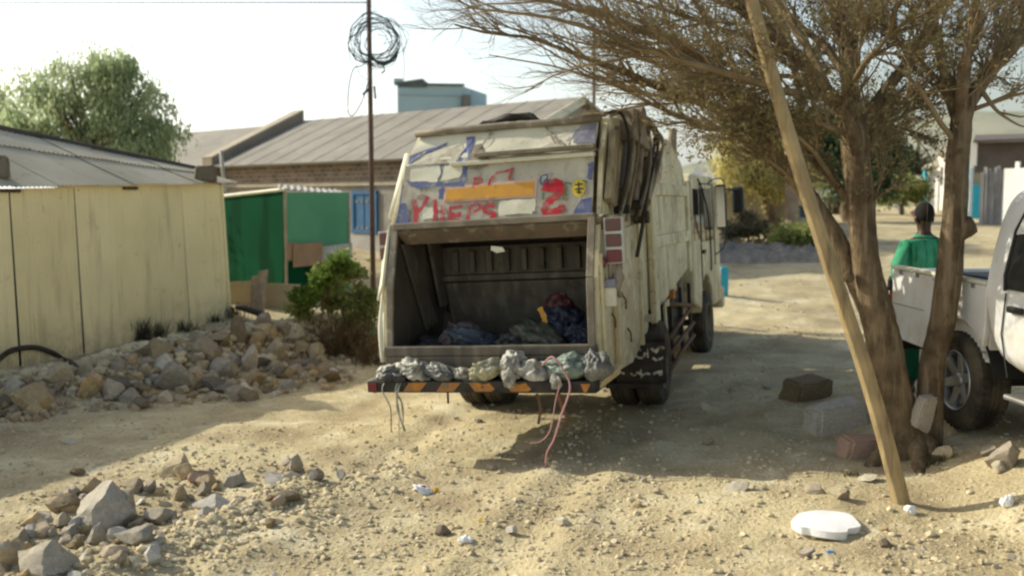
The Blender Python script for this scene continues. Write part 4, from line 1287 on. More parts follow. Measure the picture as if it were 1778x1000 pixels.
# ------------------------------------------------------------------ thorn tree
m_bark = mat('grey_brown_bark', (.22, .16, .095), (.12, .086, .053), scale=6, rough=.95, bump=1.0, bscale=2.4, bstretch=(14, 14, 2.0), spec=.08, bdist=.05,
             streak=((.30, .225, .14), (20, 20, 1.6), .50, .66), spots=[((.07, .05, .032), 9, .60, .74)])
m_twig = mat('dry_twig', (.27, .20, .115), (.17, .13, .078), scale=3, rough=.95, bump=0, spec=.08)
m_dry = mat('dry_leaf', (.29, .235, .115), (.20, .185, .085), scale=2, rough=.9, bump=0, spec=.1, trans=.3)
tb = gp(1585, 782)
tree = thing('thorn_tree', 'bare spreading thorn tree with two stems rising from one base beside the white pickup', 'tree', tb)
def trl(p):
    return Vector(p) - tb
def limb(pts):                                      # (px, py, depth, radius)
    P_ = [trl(at(a, b, c)) for a, b, c, r in pts]
    return smooth_path(P_, 5), lerp_list([p[3] * .88 for p in pts], 5)
b0 = gp(1572, 790)
TY = b0.y
main = [
    [(1574, 800, TY, .21), (1566, 745, TY, .175), (1552, 680, TY, .155), (1538, 610, TY + .02, .150), (1520, 540, TY + .03, .145), (1503, 450, TY + .05, .118), (1494, 350, TY + .07, .122), (1484, 245, TY + .08, .122), (1480, 215, TY + .08, .09), (1479, 200, TY + .08, .04)],
    [(1606, 800, TY - .03, .15), (1612, 735, TY, .125), (1617, 650, TY, .115), (1636, 560, TY, .11), (1650, 460, TY, .108), (1660, 340, TY, .105), (1667, 225, TY, .100), (1668, 195, TY, .075), (1669, 180, TY, .03)],
    [(1538, 610, TY + .05, .12), (1512, 540, TY + .10, .105), (1478, 470, TY + .18, .095), (1440, 400, TY + .25, .09), (1400, 335, TY + .32, .085), (1350, 275, TY + .32, .075), (1300, 222, TY + .2, .062)],
]
bm = B()
for m_ in main:
    p, r = limb(m_)
    tube(bm, smooth_path(p, 3), lerp_list(r, 3), 26)
tube(bm, smooth_path([trl(at(1655, 405, TY)), trl(at(1676, 394, TY - .03)), trl(at(1690, 388, TY - .06))], 4), lerp_list([.10, .082, .066], 4), 12)
for cx, cy, r_ in ((1474, 480, .05),):
    vv = bmesh.ops.create_icosphere(bm, subdivisions=3, radius=r_)['verts']
    c = trl(at(cx, cy, TY))
    for v in vv:
        v.co = v.co + c
for a, b in (((1560, 770), (1500, 812)), ((1600, 770), (1640, 806)), ((1590, 770), (1600, 830))):   # root flare
    pa, pb = trl(at(*a, TY)), gp(*b) - tb
    tube(bm, smooth_path([pa + Vector((0, 0, .1)), pa.lerp(pb, .5) + Vector((0, 0, .0)), pb + Vector((0, 0, -.04))], 4), lerp_list([.10, .07, .03], 4), 8)
bmt = bm
limbs = [
    # left sweeping boughs off the left limb
    [(1350, 275, TY + .32, .03), (1310, 255, TY + .1, .022), (1280, 240, TY - .05, .014), (1262, 228, TY - .1, .008)],
    [(1400, 335, TY + .32, .03), (1350, 290, TY + .0, .022), (1315, 268, TY - .2, .014), (1290, 250, TY - .3, .008)],
    [(1455, 325, TY + .3, .03), (1400, 250, TY - .2, .022), (1345, 222, TY - .4, .016), (1300, 200, TY - .5, .008)],
    [(1485, 240, TY + .1, .04), (1420, 215, TY - .2, .03), (1340, 200, TY - .4, .022), (1250, 190, TY - .5, .012)],
    [(1480, 200, TY + .1, .04), (1400, 140, TY + .6, .03), (1310, 130, TY + .9, .022), (1220, 120, TY + 1.1, .012)],
    [(1478, 150, TY + .1, .04), (1510, 100, TY - .3, .03), (1545, 60, TY - .5, .022), (1560, 0, TY - .6, .012)],
    [(1480, 220, TY + .1, .035), (1540, 215, TY + .4, .026), (1590, 190, TY + .7, .018), (1640, 180, TY + .9, .010)],
    [(1665, 200, TY, .035), (1610, 120, TY + .5, .026), (1560, 70, TY + .8, .018), (1510, 40, TY + 1.0, .010)],
    [(1670, 190, TY, .035), (1720, 110, TY + .5, .026), (1750, 40, TY + .8, .018), (1770, -30, TY + 1.0, .010)],
    [(1300, 222, TY + .2, .055), (1230, 180, TY + .1, .046), (1140, 150, TY, .038), (1050, 112, TY - .1, .028), (940, 74, TY - .2, .018), (790, 46, TY - .3, .009)],
    [(1330, 255, TY + .3, .04), (1250, 225, TY + .6, .034), (1160, 195, TY + .9, .026), (1070, 150, TY + 1.1, .018), (960, 116, TY + 1.2, .010), (850, 96, TY + 1.2, .006)],
    [(1300, 222, TY + .2, .05), (1270, 150, TY - .3, .042), (1200, 90, TY - .6, .035), (1100, 50, TY - .9, .026), (960, 6, TY - 1.1, .016), (810, -24, TY - 1.2, .008)],
    [(1380, 310, TY + .32, .05), (1390, 220, TY + .6, .045), (1380, 120, TY + .9, .04), (1330, 40, TY + 1.1, .032), (1270, -50, TY + 1.2, .02), (1200, -120, TY + 1.2, .01)],
    # off the first stem's fork
    [(1489, 290, TY + .08, .105), (1480, 232, TY + .04, .10), (1445, 170, TY - .1, .08), (1385, 100, TY - .25, .065), (1310, 35, TY - .4, .05), (1220, -40, TY - .5, .03), (1120, -90, TY - .6, .015)],
    [(1484, 245, TY + .08, .105), (1478, 150, TY + .1, .085), (1465, 60, TY + .2, .07), (1455, -40, TY + .3, .05), (1440, -140, TY + .4, .03)],
    [(1490, 290, TY + .09, .10), (1492, 235, TY + .12, .09), (1535, 165, TY + .2, .07), (1585, 95, TY + .35, .055), (1630, 20, TY + .5, .04), (1670, -70, TY + .6, .02)],
    [(1492, 370, TY + .07, .055), (1455, 325, TY + .3, .048), (1400, 265, TY + .6, .04), (1320, 195, TY + .9, .032), (1210, 135, TY + 1.2, .024), (1090, 95, TY + 1.4, .016), (960, 60, TY + 1.5, .008)],
    [(1445, 170, TY - .1, .05), (1370, 160, TY - .5, .04), (1270, 130, TY - .9, .032), (1150, 95, TY - 1.2, .024), (990, 40, TY - 1.5, .016), (820, 14, TY - 1.6, .008)],
    [(1478, 150, TY + .1, .05), (1430, 80, TY + .8, .04), (1360, 30, TY + 1.4, .03), (1250, -10, TY + 1.9, .02)],
    [(1385, 100, TY - .25, .035), (1280, 60, TY - .2, .028), (1160, 20, TY - .1, .02), (1020, -20, TY, .012)],
    [(1230, 180, TY + .1, .028), (1130, 165, TY + .3, .02), (1030, 130, TY + .5, .013), (930, 75, TY + .6, .007)],
    # off the second stem
    [(1663, 270, TY, .088), (1670, 215, TY - .02, .085), (1700, 150, TY - .02, .075), (1745, 95, TY - .05, .065), (1800, 40, TY - .1, .055), (1900, -50, TY - .2, .035)],
    [(1664, 265, TY, .088), (1663, 215, TY + .04, .075), (1645, 140, TY + .1, .06), (1625, 60, TY + .2, .05), (1605, -40, TY + .3, .03)],
    [(1667, 225, TY, .07), (1672, 130, TY - .1, .06), (1690, 40, TY - .2, .05), (1700, -60, TY - .3, .03)],
    [(1655, 245, TY, .035), (1628, 205, TY - .1, .028), (1597, 155, TY - .2, .024), (1560, 120, TY - .3, .016), (1510, 95, TY - .4, .008)],
    [(1690, 190, TY, .03), (1740, 172, TY - .1, .022), (1800, 160, TY - .2, .016), (1880, 150, TY - .3, .008)],
    [(1700, 150, TY, .03), (1730, 190, TY - .2, .018), (1765, 215, TY - .3, .010), (1800, 225, TY - .4, .006)],
    [(1628, 205, TY - .1, .014), (1590, 230, TY - .2, .009), (1610, 265, TY - .25, .006), (1622, 290, TY - .3, .004)],
    # the top of the canopy, above the picture
    [(1445, 170, TY - .1, .05), (1360, 20, TY + .5, .045), (1230, -90, TY + 1.0, .035), (1060, -130, TY + 1.3, .024), (880, -140, TY + 1.5, .012)],
    [(1478, 150, TY + .1, .05), (1420, -40, TY + .9, .04), (1300, -130, TY + 1.5, .03), (1140, -150, TY + 1.9, .02), (980, -140, TY + 2.1, .010)],
    [(1478, 150, TY + .1, .05), (1500, -60, TY + .5, .04), (1560, -180, TY + .8, .03), (1650, -230, TY + 1.0, .02)],
    [(1385, 100, TY - .25, .04), (1290, -60, TY - .6, .035), (1160, -150, TY - .9, .025), (1000, -190, TY - 1.1, .015)],
    [(1330, 40, TY + 1.1, .035), (1220, -30, TY + 1.6, .028), (1090, -60, TY + 2.0, .02), (950, -60, TY + 2.3, .012), (840, -50, TY + 2.4, .007)],
    [(1320, 195, TY + .9, .03), (1220, 110, TY + 1.5, .026), (1120, 40, TY + 2.0, .02), (1000, 10, TY + 2.4, .012), (900, 0, TY + 2.6, .007)],
    [(1535, 165, TY + .2, .03), (1560, 180, TY, .02), (1590, 150, TY - .2, .014), (1640, 100, TY - .4, .008)],
]
bmc = B()
bml = B()
trng = random.Random(21)
def rv(k=1.0):
    return Vector((trng.uniform(-1, 1), trng.uniform(-1, 1), trng.uniform(-1, 1))) * k
def leafquad(p, s, d):
    d = d.normalized()
    x = d.cross(rv()).normalized() if d.length else Vector((1, 0, 0))
    vs_ = [p, p + d * s * .5 + x * s * .22, p + d * s, p + d * s * .5 - x * s * .22]
    bml.faces.new([bml.verts.new(q) for q in vs_])
ntw = [0]
leafy = [True]
lsc = [1.0]
def grow(pts, rads, level, dens):
    n = len(pts)
    total = sum((b - a).length for a, b in zip(pts, pts[1:]))
    step = (.17, .10, .075)[level] / dens
    cnt = max(1, int(total / step))
    for i in range(cnt):
        f = trng.uniform(.12 if level == 0 else .2, 1.0)
        k = min(n - 2, int(f * (n - 1)))
        p = pts[k].lerp(pts[k + 1], f * (n - 1) - k)
        t = (pts[k + 1] - pts[k]).normalized()
        side = t.cross(Vector((0, 0, 1)))
        if side.length < .2:
            side = rv()
        side.normalize()
        up_ = side.cross(t).normalized()
        a = trng.uniform(0, 2 * PI)
        dv = side * math.cos(a) + up_ * math.sin(a) * .75
        ang = trng.uniform(.25, .80)
        d = (t * math.cos(ang) + dv * math.sin(ang) + Vector((0, 0, trng.uniform(-.05, .24)))).normalized()
        L_ = lsc[0] * (.70, .40, .22)[level] * trng.uniform(.45, 1.15) * (1.0 if level else (.55 + .6 * (1 - abs(f - .55))))
        r0 = min(rads[min(k, len(rads) - 1)] * .55, (.014, .0075, .0042)[level])
        q = [p]
        for j in range(1, 5):
            d = (d + rv(.34) + Vector((0, 0, .03)) + t * .08).normalized()
            q.append(q[-1] + d * L_ / 4)
        rr = [r0, r0 * .8, r0 * .6, r0 * .42, r0 * .22]
        tube(bmc, q, rr, 4 if level == 0 else 3, cap=False)
        ntw[0] += 1
        if level < 2:
            grow(q, rr, level + 1, dens)
        else:
            wx = (q[2] + tb).x / (q[2] + tb).y
            if leafy[0] and trng.random() < .9 * sst(.02, .26, wx):
                for _ in range(trng.choice((1, 2, 2, 3))):
                    leafquad(q[trng.randrange(1, 5)], trng.uniform(.022, .050), rv() + Vector((0, 0, -.4)))
for i, l in enumerate(limbs):
    p, r = limb(l)
    tube(bmt if r[0] > .045 else bmc, p, [k * .86 for k in r], 10 if r[0] > .03 else 6)
    leafy[0] = i < 23 or i > 27
    dens = .5 if i in (24, 26, 27) else (2.3 if i < 3 else 2.3 if i < 9 else 1.4 if i - 9 in (0, 1, 2, 3, 4, 7, 8, 9, 10, 11) else 1.3)
    lsc[0] = .62 if i < 3 else .85 if i < 9 else 1.0
    grow(p, r, 0, dens)
    lsc[0] = 1.0
for m_ in main[2:]:
    p, r = limb(m_[3:])
    grow(p, r, 0, .9)
p, r = limb(main[0][5:8]); grow(p, r, 0, 1.6)
for v in bmt.verts:
    v.co += noise.noise_vector(v.co * 3) * .016 + noise.noise_vector(v.co * 14) * .004 + noise.noise_vector(Vector((v.co.x * 24, v.co.y * 24, v.co.z * 2.2))) * .010
obj('trunk', bmt, m_bark, tree, smooth=True)
print('twigs', ntw[0])
for v in bmc.verts:
    v.co += noise.noise_vector(v.co * 6) * .010
obj('crown', bmc, m_twig, tree, smooth=True)
obj('dry_leaves', bml, m_dry, tree)

# ------------------------------------------------------------------ leaning pole
m_pole = mat('weathered_timber', (.40, .30, .155), (.30, .225, .12), scale=4, rough=.85, bump=.5, bscale=30, spec=.15, streak=((.20, .145, .08), (22, 22, 1.2), .52, .70))
pb = gp(1566, 874)
lean = thing('leaning_pole', 'long pale timber pole leaning up into the thorn tree', 'pole', pb)
top = at(1286, -60, pb.y + .32)
bm = B()
d = (top - pb)
L_ = d.length
pts = [pb + d * t + Vector((.02 * math.sin(t * 7), 0, .01 * math.sin(t * 11))) for t in [-.02 + i / 22 * 1.04 for i in range(23)]]
rings = tube(bm, [p - pb for p in pts], [.062 - .014 * i / 22 for i in range(23)], 8)
noisy(bm, .006, 6)
obj('shaft', bm, m_pole, lean, smooth=False, bev=.006)

# ------------------------------------------------------------------ rocks
def rock_mesh(seed, subd=4, flat=.72, cuts=13):
    r = random.Random(seed)
    bm = B()
    bmesh.ops.create_icosphere(bm, subdivisions=subd, radius=1)
    planes = []
    for _ in range(cuts):
        n = Vector((r.uniform(-1, 1), r.uniform(-1, 1), r.uniform(-.8, 1))).normalized()
        planes.append((n, r.uniform(.44, .74)))
    for v in bm.verts:
        for n, h in planes:
            dd = v.co.dot(n) - h
            if dd > 0:
                v.co -= n * dd
        v.co += noise.noise_vector(v.co * 1.7 + Vector((seed, 0, 0))) * .06 + noise.noise_vector(v.co * 5 + Vector((0, seed, 0))) * .022 + noise.noise_vector(v.co * 14) * .010
        v.co = Vector((v.co.x, v.co.y * r.uniform(.97, 1.03), v.co.z))
    me = bpy.data.meshes.new('rock')
    bm.to_mesh(me); bm.free()
    me.polygons.foreach_set('use_smooth', [True] * len(me.polygons))
    me.set_sharp_from_angle(angle=R(24))
    return me
MATS = {'t': m_rock, 'g': m_rockg, 'p': m_rockp, 'd': m_rockd, 'r': m_rockr}
RM = {}
for k, m in MATS.items():
    RM[k] = []
    for s in range(10):
        me_ = rock_mesh(s * 13 + ord(k))
        me_.materials.append(m)
        RM[k].append(me_)
rrng = random.Random(5)
def rock(px, py, wpx, hpx, label, k='t', name='rock', group=None, rot=None, sink=.22, cat='rock', sd=None, depth=None, lift=0):
    p = gp(px, py + hpx * .30)
    s = p.y / FPX
    o = bpy.data.objects.new(name, RM[k][rrng.randrange(10) if sd is None else sd])
    COL.objects.link(o)
    w_, h_ = wpx * s * .72, hpx * s * .78
    o.scale = (w_, (w_ + h_) * .5 if depth is None else depth, h_)
    o.location = (p.x, p.y, p.z + h_ * (1 - 2 * sink) * .62 + lift)
    o.rotation_euler = rot or (rrng.uniform(-.25, .25), rrng.uniform(-.25, .25), rrng.uniform(-.6, .6))
    return tag(o, label, cat, group)
# --- rubble along the cream shed: the large ones first
for px, py, w_, h_, k, lab in [
    (65, 700, 66, 50, 't', 'large rounded tan boulder at the left end of the rubble under the shed wall'),
    (160, 672, 44, 52, 't', 'tall sunlit tan rock in front of the end of the black hose'),
    (192, 680, 34, 40, 'g', 'grey rock leaning on the tall tan rock near the black hose'),
    (298, 660, 66, 46, 'g', 'large dark blocky rock with a square right side in the middle of the shed rubble'),
    (337, 657, 36, 40, 't', 'upright tan rock touching the right side of the large dark blocky rock'),
    (286, 630, 44, 28, 'p', 'bluish pale slab lying on top of the large dark blocky rock'),
    (362, 612, 46, 38, 't', 'rounded tan rock above the middle of the rubble bank'),
    (393, 640, 42, 38, 't', 'square tan rock with a dark right side in the rubble bank'),
    (430, 628, 26, 44, 't', 'narrow upright tan rock standing in the rubble bank'),
    (443, 588, 28, 28, 't', 'orange tan cube-like rock near the top of the rubble bank'),
    (455, 561, 42, 28, 't', 'round tan boulder crowning the rubble bank at the shed corner'),
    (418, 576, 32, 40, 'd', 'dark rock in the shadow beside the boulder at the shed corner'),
    (470, 580, 26, 26, 't', 'small orange rock right of the boulder crowning the bank'),
    (424, 683, 28, 28, 'p', 'sunlit pale rock at the front foot of the rubble bank'),
    (225, 690, 48, 24, 'g', 'long low grey rock at the front foot of the shed rubble'),
    (268, 610, 46, 38, 'g', 'grey rock behind the pale bluish slab in the shed rubble'),
    (372, 588, 60, 16, 't', 'long thin tan stone lying near the wall at the top of the bank'),
    (20, 672, 40, 30, 'g', 'grey rock at the left frame edge by the hose'),
    (95, 655, 46, 36, 'g', 'grey rock half buried under the black hose'),
    (565, 655, 36, 24, 'd', 'dark brown rock at the right end of the rubble near the dry bush'),
    (490, 575, 50, 26, 't', 'slanting tan rock lying below the grey pipe')]:
    rock(px, py, w_, h_, lab, k)
def inpoly(x, y, P_):
    c = False
    for (x1, y1), (x2, y2) in zip(P_, P_[1:] + P_[:1]):
        if (y1 > y) != (y2 > y) and x < (x2 - x1) * (y - y1) / (y2 - y1) + x1:
            c = not c
    return c
def scatter(n, P_, smin, smax, label, group, kinds='ttg', name='rubble_stone', asp=(.55, .9)):
    xs_ = [p[0] for p in P_]; ys_ = [p[1] for p in P_]
    c = 0
    while c < n:
        x, y = rrng.uniform(min(xs_), max(xs_)), rrng.uniform(min(ys_), max(ys_))
        if not inpoly(x, y, P_):
            continue
        s = smin + (smax - smin) * rrng.random() ** 2
        rock(x, y, s, s * rrng.uniform(*asp), label, rrng.choice(kinds), name, group, cat='stone')
        c += 1
bank_core = [(-20, 668), (100, 650), (220, 622), (320, 588), (410, 562), (490, 562), (545, 600), (575, 640), (540, 668), (430, 690), (300, 702), (180, 708), (60, 728), (-20, 732)]
bank = [(-20, 655), (100, 640), (220, 620), (300, 590), (400, 560), (490, 560), (560, 610), (640, 640), (600, 672), (480, 690), (330, 705), (200, 715), (60, 735), (-20, 740)]
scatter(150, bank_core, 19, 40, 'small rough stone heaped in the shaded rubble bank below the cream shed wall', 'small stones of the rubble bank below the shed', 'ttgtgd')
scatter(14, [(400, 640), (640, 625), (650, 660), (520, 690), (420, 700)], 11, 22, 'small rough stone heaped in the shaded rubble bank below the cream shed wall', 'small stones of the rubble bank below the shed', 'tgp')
# --- heap in the left foreground
for px, py, w_, h_, k, lab in [
    (190, 890, 112, 74, 'g', 'largest angular grey rock of the heap in the left foreground'),
    (72, 978, 100, 62, 'g', 'big smooth grey boulder at the bottom left of the foreground heap'),
    (15, 968, 62, 66, 'g', 'grey boulder cut off by the bottom left corner of the picture'),
    (216, 884, 40, 56, 'g', 'flat grey slab leaning on the right side of the largest foreground rock'),
    (105, 878, 56, 34, 't', 'tan flat-topped rock left of the largest foreground rock'),
    (160, 850, 36, 30, 't', 'brown pointed rock behind the largest foreground rock'),
    (118, 858, 40, 20, 'g', 'flat grey stone lying on the tan flat-topped rock'),
    (312, 815, 56, 38, 'g', 'dark triangular rock standing at the back of the foreground heap'),
    (371, 874, 58, 28, 'p', 'pale flat rock in the middle right of the foreground heap'),
    (280, 898, 54, 36, 'g', 'sloping grey rock right of the leaning slab in the heap'),
    (265, 965, 32, 30, 'p', 'bright pale lump at the front of the foreground heap'),
    (132, 912, 28, 30, 'p', 'small pale egg-shaped stone in front of the largest foreground rock'),
    (168, 935, 34, 36, 'g', 'grey round stone below the largest foreground rock'),
    (132, 945, 34, 22, 'g', 'flat grey pebble with light veins near the bottom left boulder'),
    (405, 836, 42, 26, 'g', 'grey slanted rock at the right of the dark triangular rock'),
    (480, 835, 46, 20, 'p', 'pale flat stone near the right end of the foreground heap'),
    (513, 810, 26, 34, 'g', 'dark upright stone at the far right end of the foreground heap'),
    (545, 825, 24, 26, 'g', 'last dark stone at the right tip of the foreground heap'),
    (350, 832, 40, 24, 'r', 'brownish stone in front of the dark triangular rock'),
    (490, 862, 50, 16, 't', 'long brown stone at the right foot of the foreground heap'),
    (240, 935, 66, 40, 'g', 'dark grey rock in the shade below the leaning slab'),
    (195, 962, 44, 26, 't', 'tan stone below the round grey stone at the bottom of the heap'),
    (60, 905, 40, 24, 't', 'tan stone at the left edge of the foreground heap')]:
    rock(px, py, w_, h_, lab, k, sink=.16)
heap = [(30, 900), (120, 850), (250, 845), (310, 800), (420, 815), (520, 798), (560, 830), (500, 870), (400, 880), (330, 905), (280, 960), (250, 1000), (100, 1010), (0, 1000), (0, 930)]
scatter(92, heap, 15, 36, 'small stone lying in the rubble heap in the left foreground', 'small stones of the foreground heap', 'gtpg')
scatter(10, [(60, 830), (330, 770), (600, 770), (620, 860), (420, 910), (330, 960), (300, 1000), (0, 1000)], 7, 15, 'small stone lying in the rubble heap in the left foreground', 'small stones of the foreground heap', 'gtp')
def block_mesh(seed, m):
    bm = B(); bmesh.ops.create_cube(bm, size=2)
    bmesh.ops.bevel(bm, geom=bm.edges[:], offset=.16, segments=2, affect='EDGES')
    bmesh.ops.subdivide_edges(bm, edges=bm.edges[:], cuts=4, use_grid_fill=True)
    for v in bm.verts:
        v.co = Vector((v.co.x * (1 - .10 * v.co.z), v.co.y, v.co.z * (1 + .12 * v.co.x))) + noise.noise_vector(v.co * 1.1 + Vector((seed, 0, 0))) * .12 + noise.noise_vector(v.co * 4 + Vector((0, seed, 0))) * .04
    me = bpy.data.meshes.new('block'); bm.to_mesh(me); bm.free()
    me.polygons.foreach_set('use_smooth', [True] * len(me.polygons)); me.set_sharp_from_angle(angle=R(40)); me.materials.append(m)
    return me
RM['B'] = [block_mesh(4, m_rockp)] * 10
RM['R'] = [block_mesh(9, m_rockr)] * 10
RM['P'] = [block_mesh(6, m_rock)] * 10
RM['D'] = [block_mesh(2, m_rockd)] * 10
# --- stones round the thorn tree
for px, py, w_, h_, k, lab, dp, rt in [
    (1400, 684, 56, 32, 'D', 'dark rounded stone with a pale notch, lying alone in the shade', .14, None),
    (1453, 732, 72, 38, 'B', 'flat grey tan block in the shade left of the leaning pole', .16, (.0, -.10, .15)),
    (1500, 784, 58, 31, 'R', 'reddish rectangular block just left of the leaning pole', .15, (0, .10, .1)),
    (1745, 797, 50, 42, 't', 'rounded pale stone at the right edge below the pickup wheel', .12, None),
    (1716, 785, 26, 18, 'g', 'small grey stone left of the rounded pale stone by the wheel', .07, None),
    (1735, 816, 22, 18, 'p', 'little pale stone in front of the rounded stone by the wheel', .06, None),
    (1640, 790, 34, 22, 'g', 'low grey stone just right of the tree root', .09, None),
    (768, 922, 24, 24, 'd', 'dark upright stone alone on the sunlit track in the bottom centre', .05, None),
    (1420, 853, 34, 16, 't', 'sunlit tan stone at the edge of the tree shade', .08, None),
    (1466, 862, 22, 22, 't', 'sunlit rounded lump right of the tan stone at the shade edge', .06, None),
    (1508, 832, 28, 12, 'p', 'pale stone below the reddish block', .07, None),
    (1282, 846, 36, 16, 'p', 'pale flat stone on the edge of the truck shadow', .08, None),
    (1535, 945, 26, 14, 'd', 'dark stone right of the white slab', .05, None),
    (1400, 962, 30, 16, 't', 'tan stone below the white slab', .06, None),
    (470, 908, 22, 18, 'd', 'brown stone alone on the track right of the foreground heap', .05, None),
    (135, 820, 22, 14, 'd', 'brown stone alone on the track above the foreground heap', .06, None),
    (975, 908, 26, 14, 'p', 'pale stone with a dark end in the bottom centre of the track', .06, None)]:
    rock(px, py, w_, h_, lab, k, depth=dp, rot=rt, sink=.12)
st = rock(1603, 716, 17, 34, 'pale upright stone wedged between the two stems of the thorn tree', 'P', depth=.06, rot=(.1, .22, .3), sd=7)
st.location = at(1603, 716, TY - .16)
for i in range(30):
    while True:
        x, y = rrng.uniform(0, 1778), rrng.uniform(640, 995)
        if not (inpoly(x, y, heap) or inpoly(x, y, bank)) and (x > 640 or y > 720) and not (640 < x < 1200 and y < 720):
            break
    s = rrng.uniform(8, 20)
    rock(x, y, s, s * .7, 'loose pebble-sized stone lying by itself on the dirt track', rrng.choice('tgpt'), 'loose_stone', 'loose stones scattered over the dirt track', cat='stone')
# the smaller pieces of the two heaps
def rubble():
    r = random.Random(12)
    protos = []
    for s in range(8):
        me_ = rock_mesh(900 + s * 7, 2)
        protos.append(([tuple(v.co) for v in me_.vertices], [list(p.vertices) for p in me_.polygons]))
        bpy.data.meshes.remove(me_)
    V_, F_ = [], []
    def put(x, y, s, lift):
        vs_, f_ = protos[r.randrange(8)]
        M_ = Euler((r.uniform(0, 6), r.uniform(0, 6), r.uniform(0, 6))).to_matrix()
        sc_ = Vector((s * r.uniform(.8, 1.3), s * r.uniform(.7, 1.1), s * r.uniform(.5, .9)))
        z = gz(x, y); o_ = len(V_)
        for q in vs_:
            p = M_ @ Vector((q[0] * sc_.x, q[1] * sc_.y, q[2] * sc_.z))
            V_.append((x + p.x, y + p.y, z + p.z + s * .25 + lift))
        F_.extend([[k + o_ for k in f] for f in f_])
    for i in range(1100):
        px, py = r.uniform(-20, 640), r.uniform(555, 735)
        if not inpoly(px, py, bank):
            continue
        g_ = gp(px, py)
        put(g_.x, g_.y, r.uniform(.022, .075), 0)
    for i in range(900):
        px, py = r.uniform(0, 560), r.uniform(800, 1000)
        if not inpoly(px, py, heap):
            continue
        g_ = gp(px, py)
        put(g_.x, g_.y, r.uniform(.008, .026), 0)
    me = bpy.data.meshes.new('rubble')
    me.from_pydata(V_, [], F_)
    me.materials.append(m_rubb)
    o = bpy.data.objects.new('rubble', me); COL.objects.link(o)
    o['kind'] = 'stuff'
    tag(o, 'small broken stones and grit filling the two rubble heaps', 'rubble')
m_rubb = mat('broken_stone', (.40, .315, .205), (.27, .215, .145), scale=5, rough=.95, bump=.5, bscale=30, spec=.1, spots=[((.52, .45, .33), 3, .54, .66), ((.16, .13, .09), 6, .60, .72)])
rubble()
# gravel nobody could count
def gravel():
    r = random.Random(3)
    bms = []
    for s in range(6):
        b = B(); bmesh.ops.create_icosphere(b, subdivisions=1, radius=1)
        for v in b.verts:
            v.co = v.co * r.uniform(.65, 1.15)
        bms.append(([tuple(v.co) for v in b.verts], [[v.index for v in f.verts] for f in b.faces]))
        b.free()
    V_, F_ = [], []
    for i in range(24000):
        y = 4.4 / (1 - r.random() * .82)
        x = r.uniform(-.62, .62) * y
        dn = noise.noise((x * .8, y * .5, 4.0))
        big = 1
        if i % 22 == 0:                               # rubble crumbs round the heap
            x, y = -2.75 + 1.5 * r.random() + r.gauss(0, .32), 0
            y = 5.6 + (x + 2.75) * 1.62 + r.gauss(0, .5); big = 1.5
        elif i % 16 == 1:                             # and along the bank below the shed
            t = r.random()
            x, y = -6.2 + 3.3 * t + r.gauss(0, .45), 11.2 + 4.6 * t + r.gauss(0, .4); big = 2.6
        elif r.random() > .5 + .9 * dn:
            continue
        s = (.0045 + .020 * r.random() ** 4.5 + .0007 * y) * big
        vs_, f_ = bms[r.randrange(6)]
        a = r.uniform(0, 6.28); ca, sa = math.cos(a), math.sin(a)
        sx, sy, sz = s * r.uniform(.8, 1.4), s * r.uniform(.8, 1.3), s * r.uniform(.5, .9)
        z = gz_fine(x, y)
        o_ = len(V_)
        for q in vs_:
            X, Y = q[0] * sx, q[1] * sy
            V_.append((x + X * ca - Y * sa, y + X * sa + Y * ca, z + q[2] * sz + sz * .35))
        F_ += [[k + o_ for k in f] for f in f_]
    me = bpy.data.meshes.new('gravel')
    me.from_pydata(V_, [], F_)
    me.materials.append(m_peb)
    o = bpy.data.objects.new('gravel', me)
    COL.objects.link(o)
    o['kind'] = 'stuff'
    tag(o, 'loose gravel and dirt crumbs scattered over the dirt road', 'gravel')
gravel()

# ------------------------------------------------------------------ litter
c = gp(1430, 921)
bm = B()
out = [((zx - 745) * .001137, -(zy - 650) * .0018) for zx, zy in [(553, 655), (590, 628), (640, 603), (700, 590), (780, 580), (850, 580), (905, 590), (934, 622), (930, 676), (880, 690), (838, 698), (812, 716), (770, 722), (715, 724), (660, 712), (615, 696), (572, 688)]]
out = [(p.x, p.y * 1.9) for p in smooth_path([Vector((*q, 0)) for q in out + out[:1]], 4)][:-1]
k = len(out)
b_ = [bm.verts.new((x * .97, y * .97, .012 + .01 * noise.noise((x * 9, y * 9, 0)))) for x, y in out]
t_ = [bm.verts.new((x, y, .058 + .012 * noise.noise((x * 5, y * 5, 2)) - .03 * y)) for x, y in out]
ct = bm.verts.new((0, 0, .068))
for i in range(k):
    bm.faces.new((b_[i], b_[(i + 1) % k], t_[(i + 1) % k], t_[i]))
    bm.faces.new((t_[i], t_[(i + 1) % k], ct))
bm.faces.new(b_[::-1])
tag(obj('white_slab', bm, m_white, None, sharp=40, loc=c), 'bright white broken slab lying flat on the dirt in the right foreground', 'slab')
def scrap(px, py, w_, h_, m, name, label, seed, amp=.25):
    p = gp(px, py)
    s = p.y / FPX
    return crumple(name, label, (p.x, p.y, p.z + h_ * s * .4), (w_ * s * .5, w_ * s * .4, h_ * s * .5), m, None, seed, 'litter', None, amp)
m_lb = mat('blue_plastic', (.03, .22, .55), rough=.4); m_lr = mat('red_plastic', (.5, .05, .07), rough=.5); m_ly = mat('yellow_plastic', (.7, .42, .02), rough=.5)
scrap(1442, 964, 15, 8, m_lb, 'plastic_scrap', 'tiny blue plastic scrap below the white slab', 41)
scrap(1581, 894, 20, 16, m_white, 'white_scrap', 'crumpled white scrap at the foot of the leaning pole', 42)
scrap(1748, 882, 22, 22, m_white, 'white_scrap', 'white crumpled scrap at the right edge of the foreground', 43)
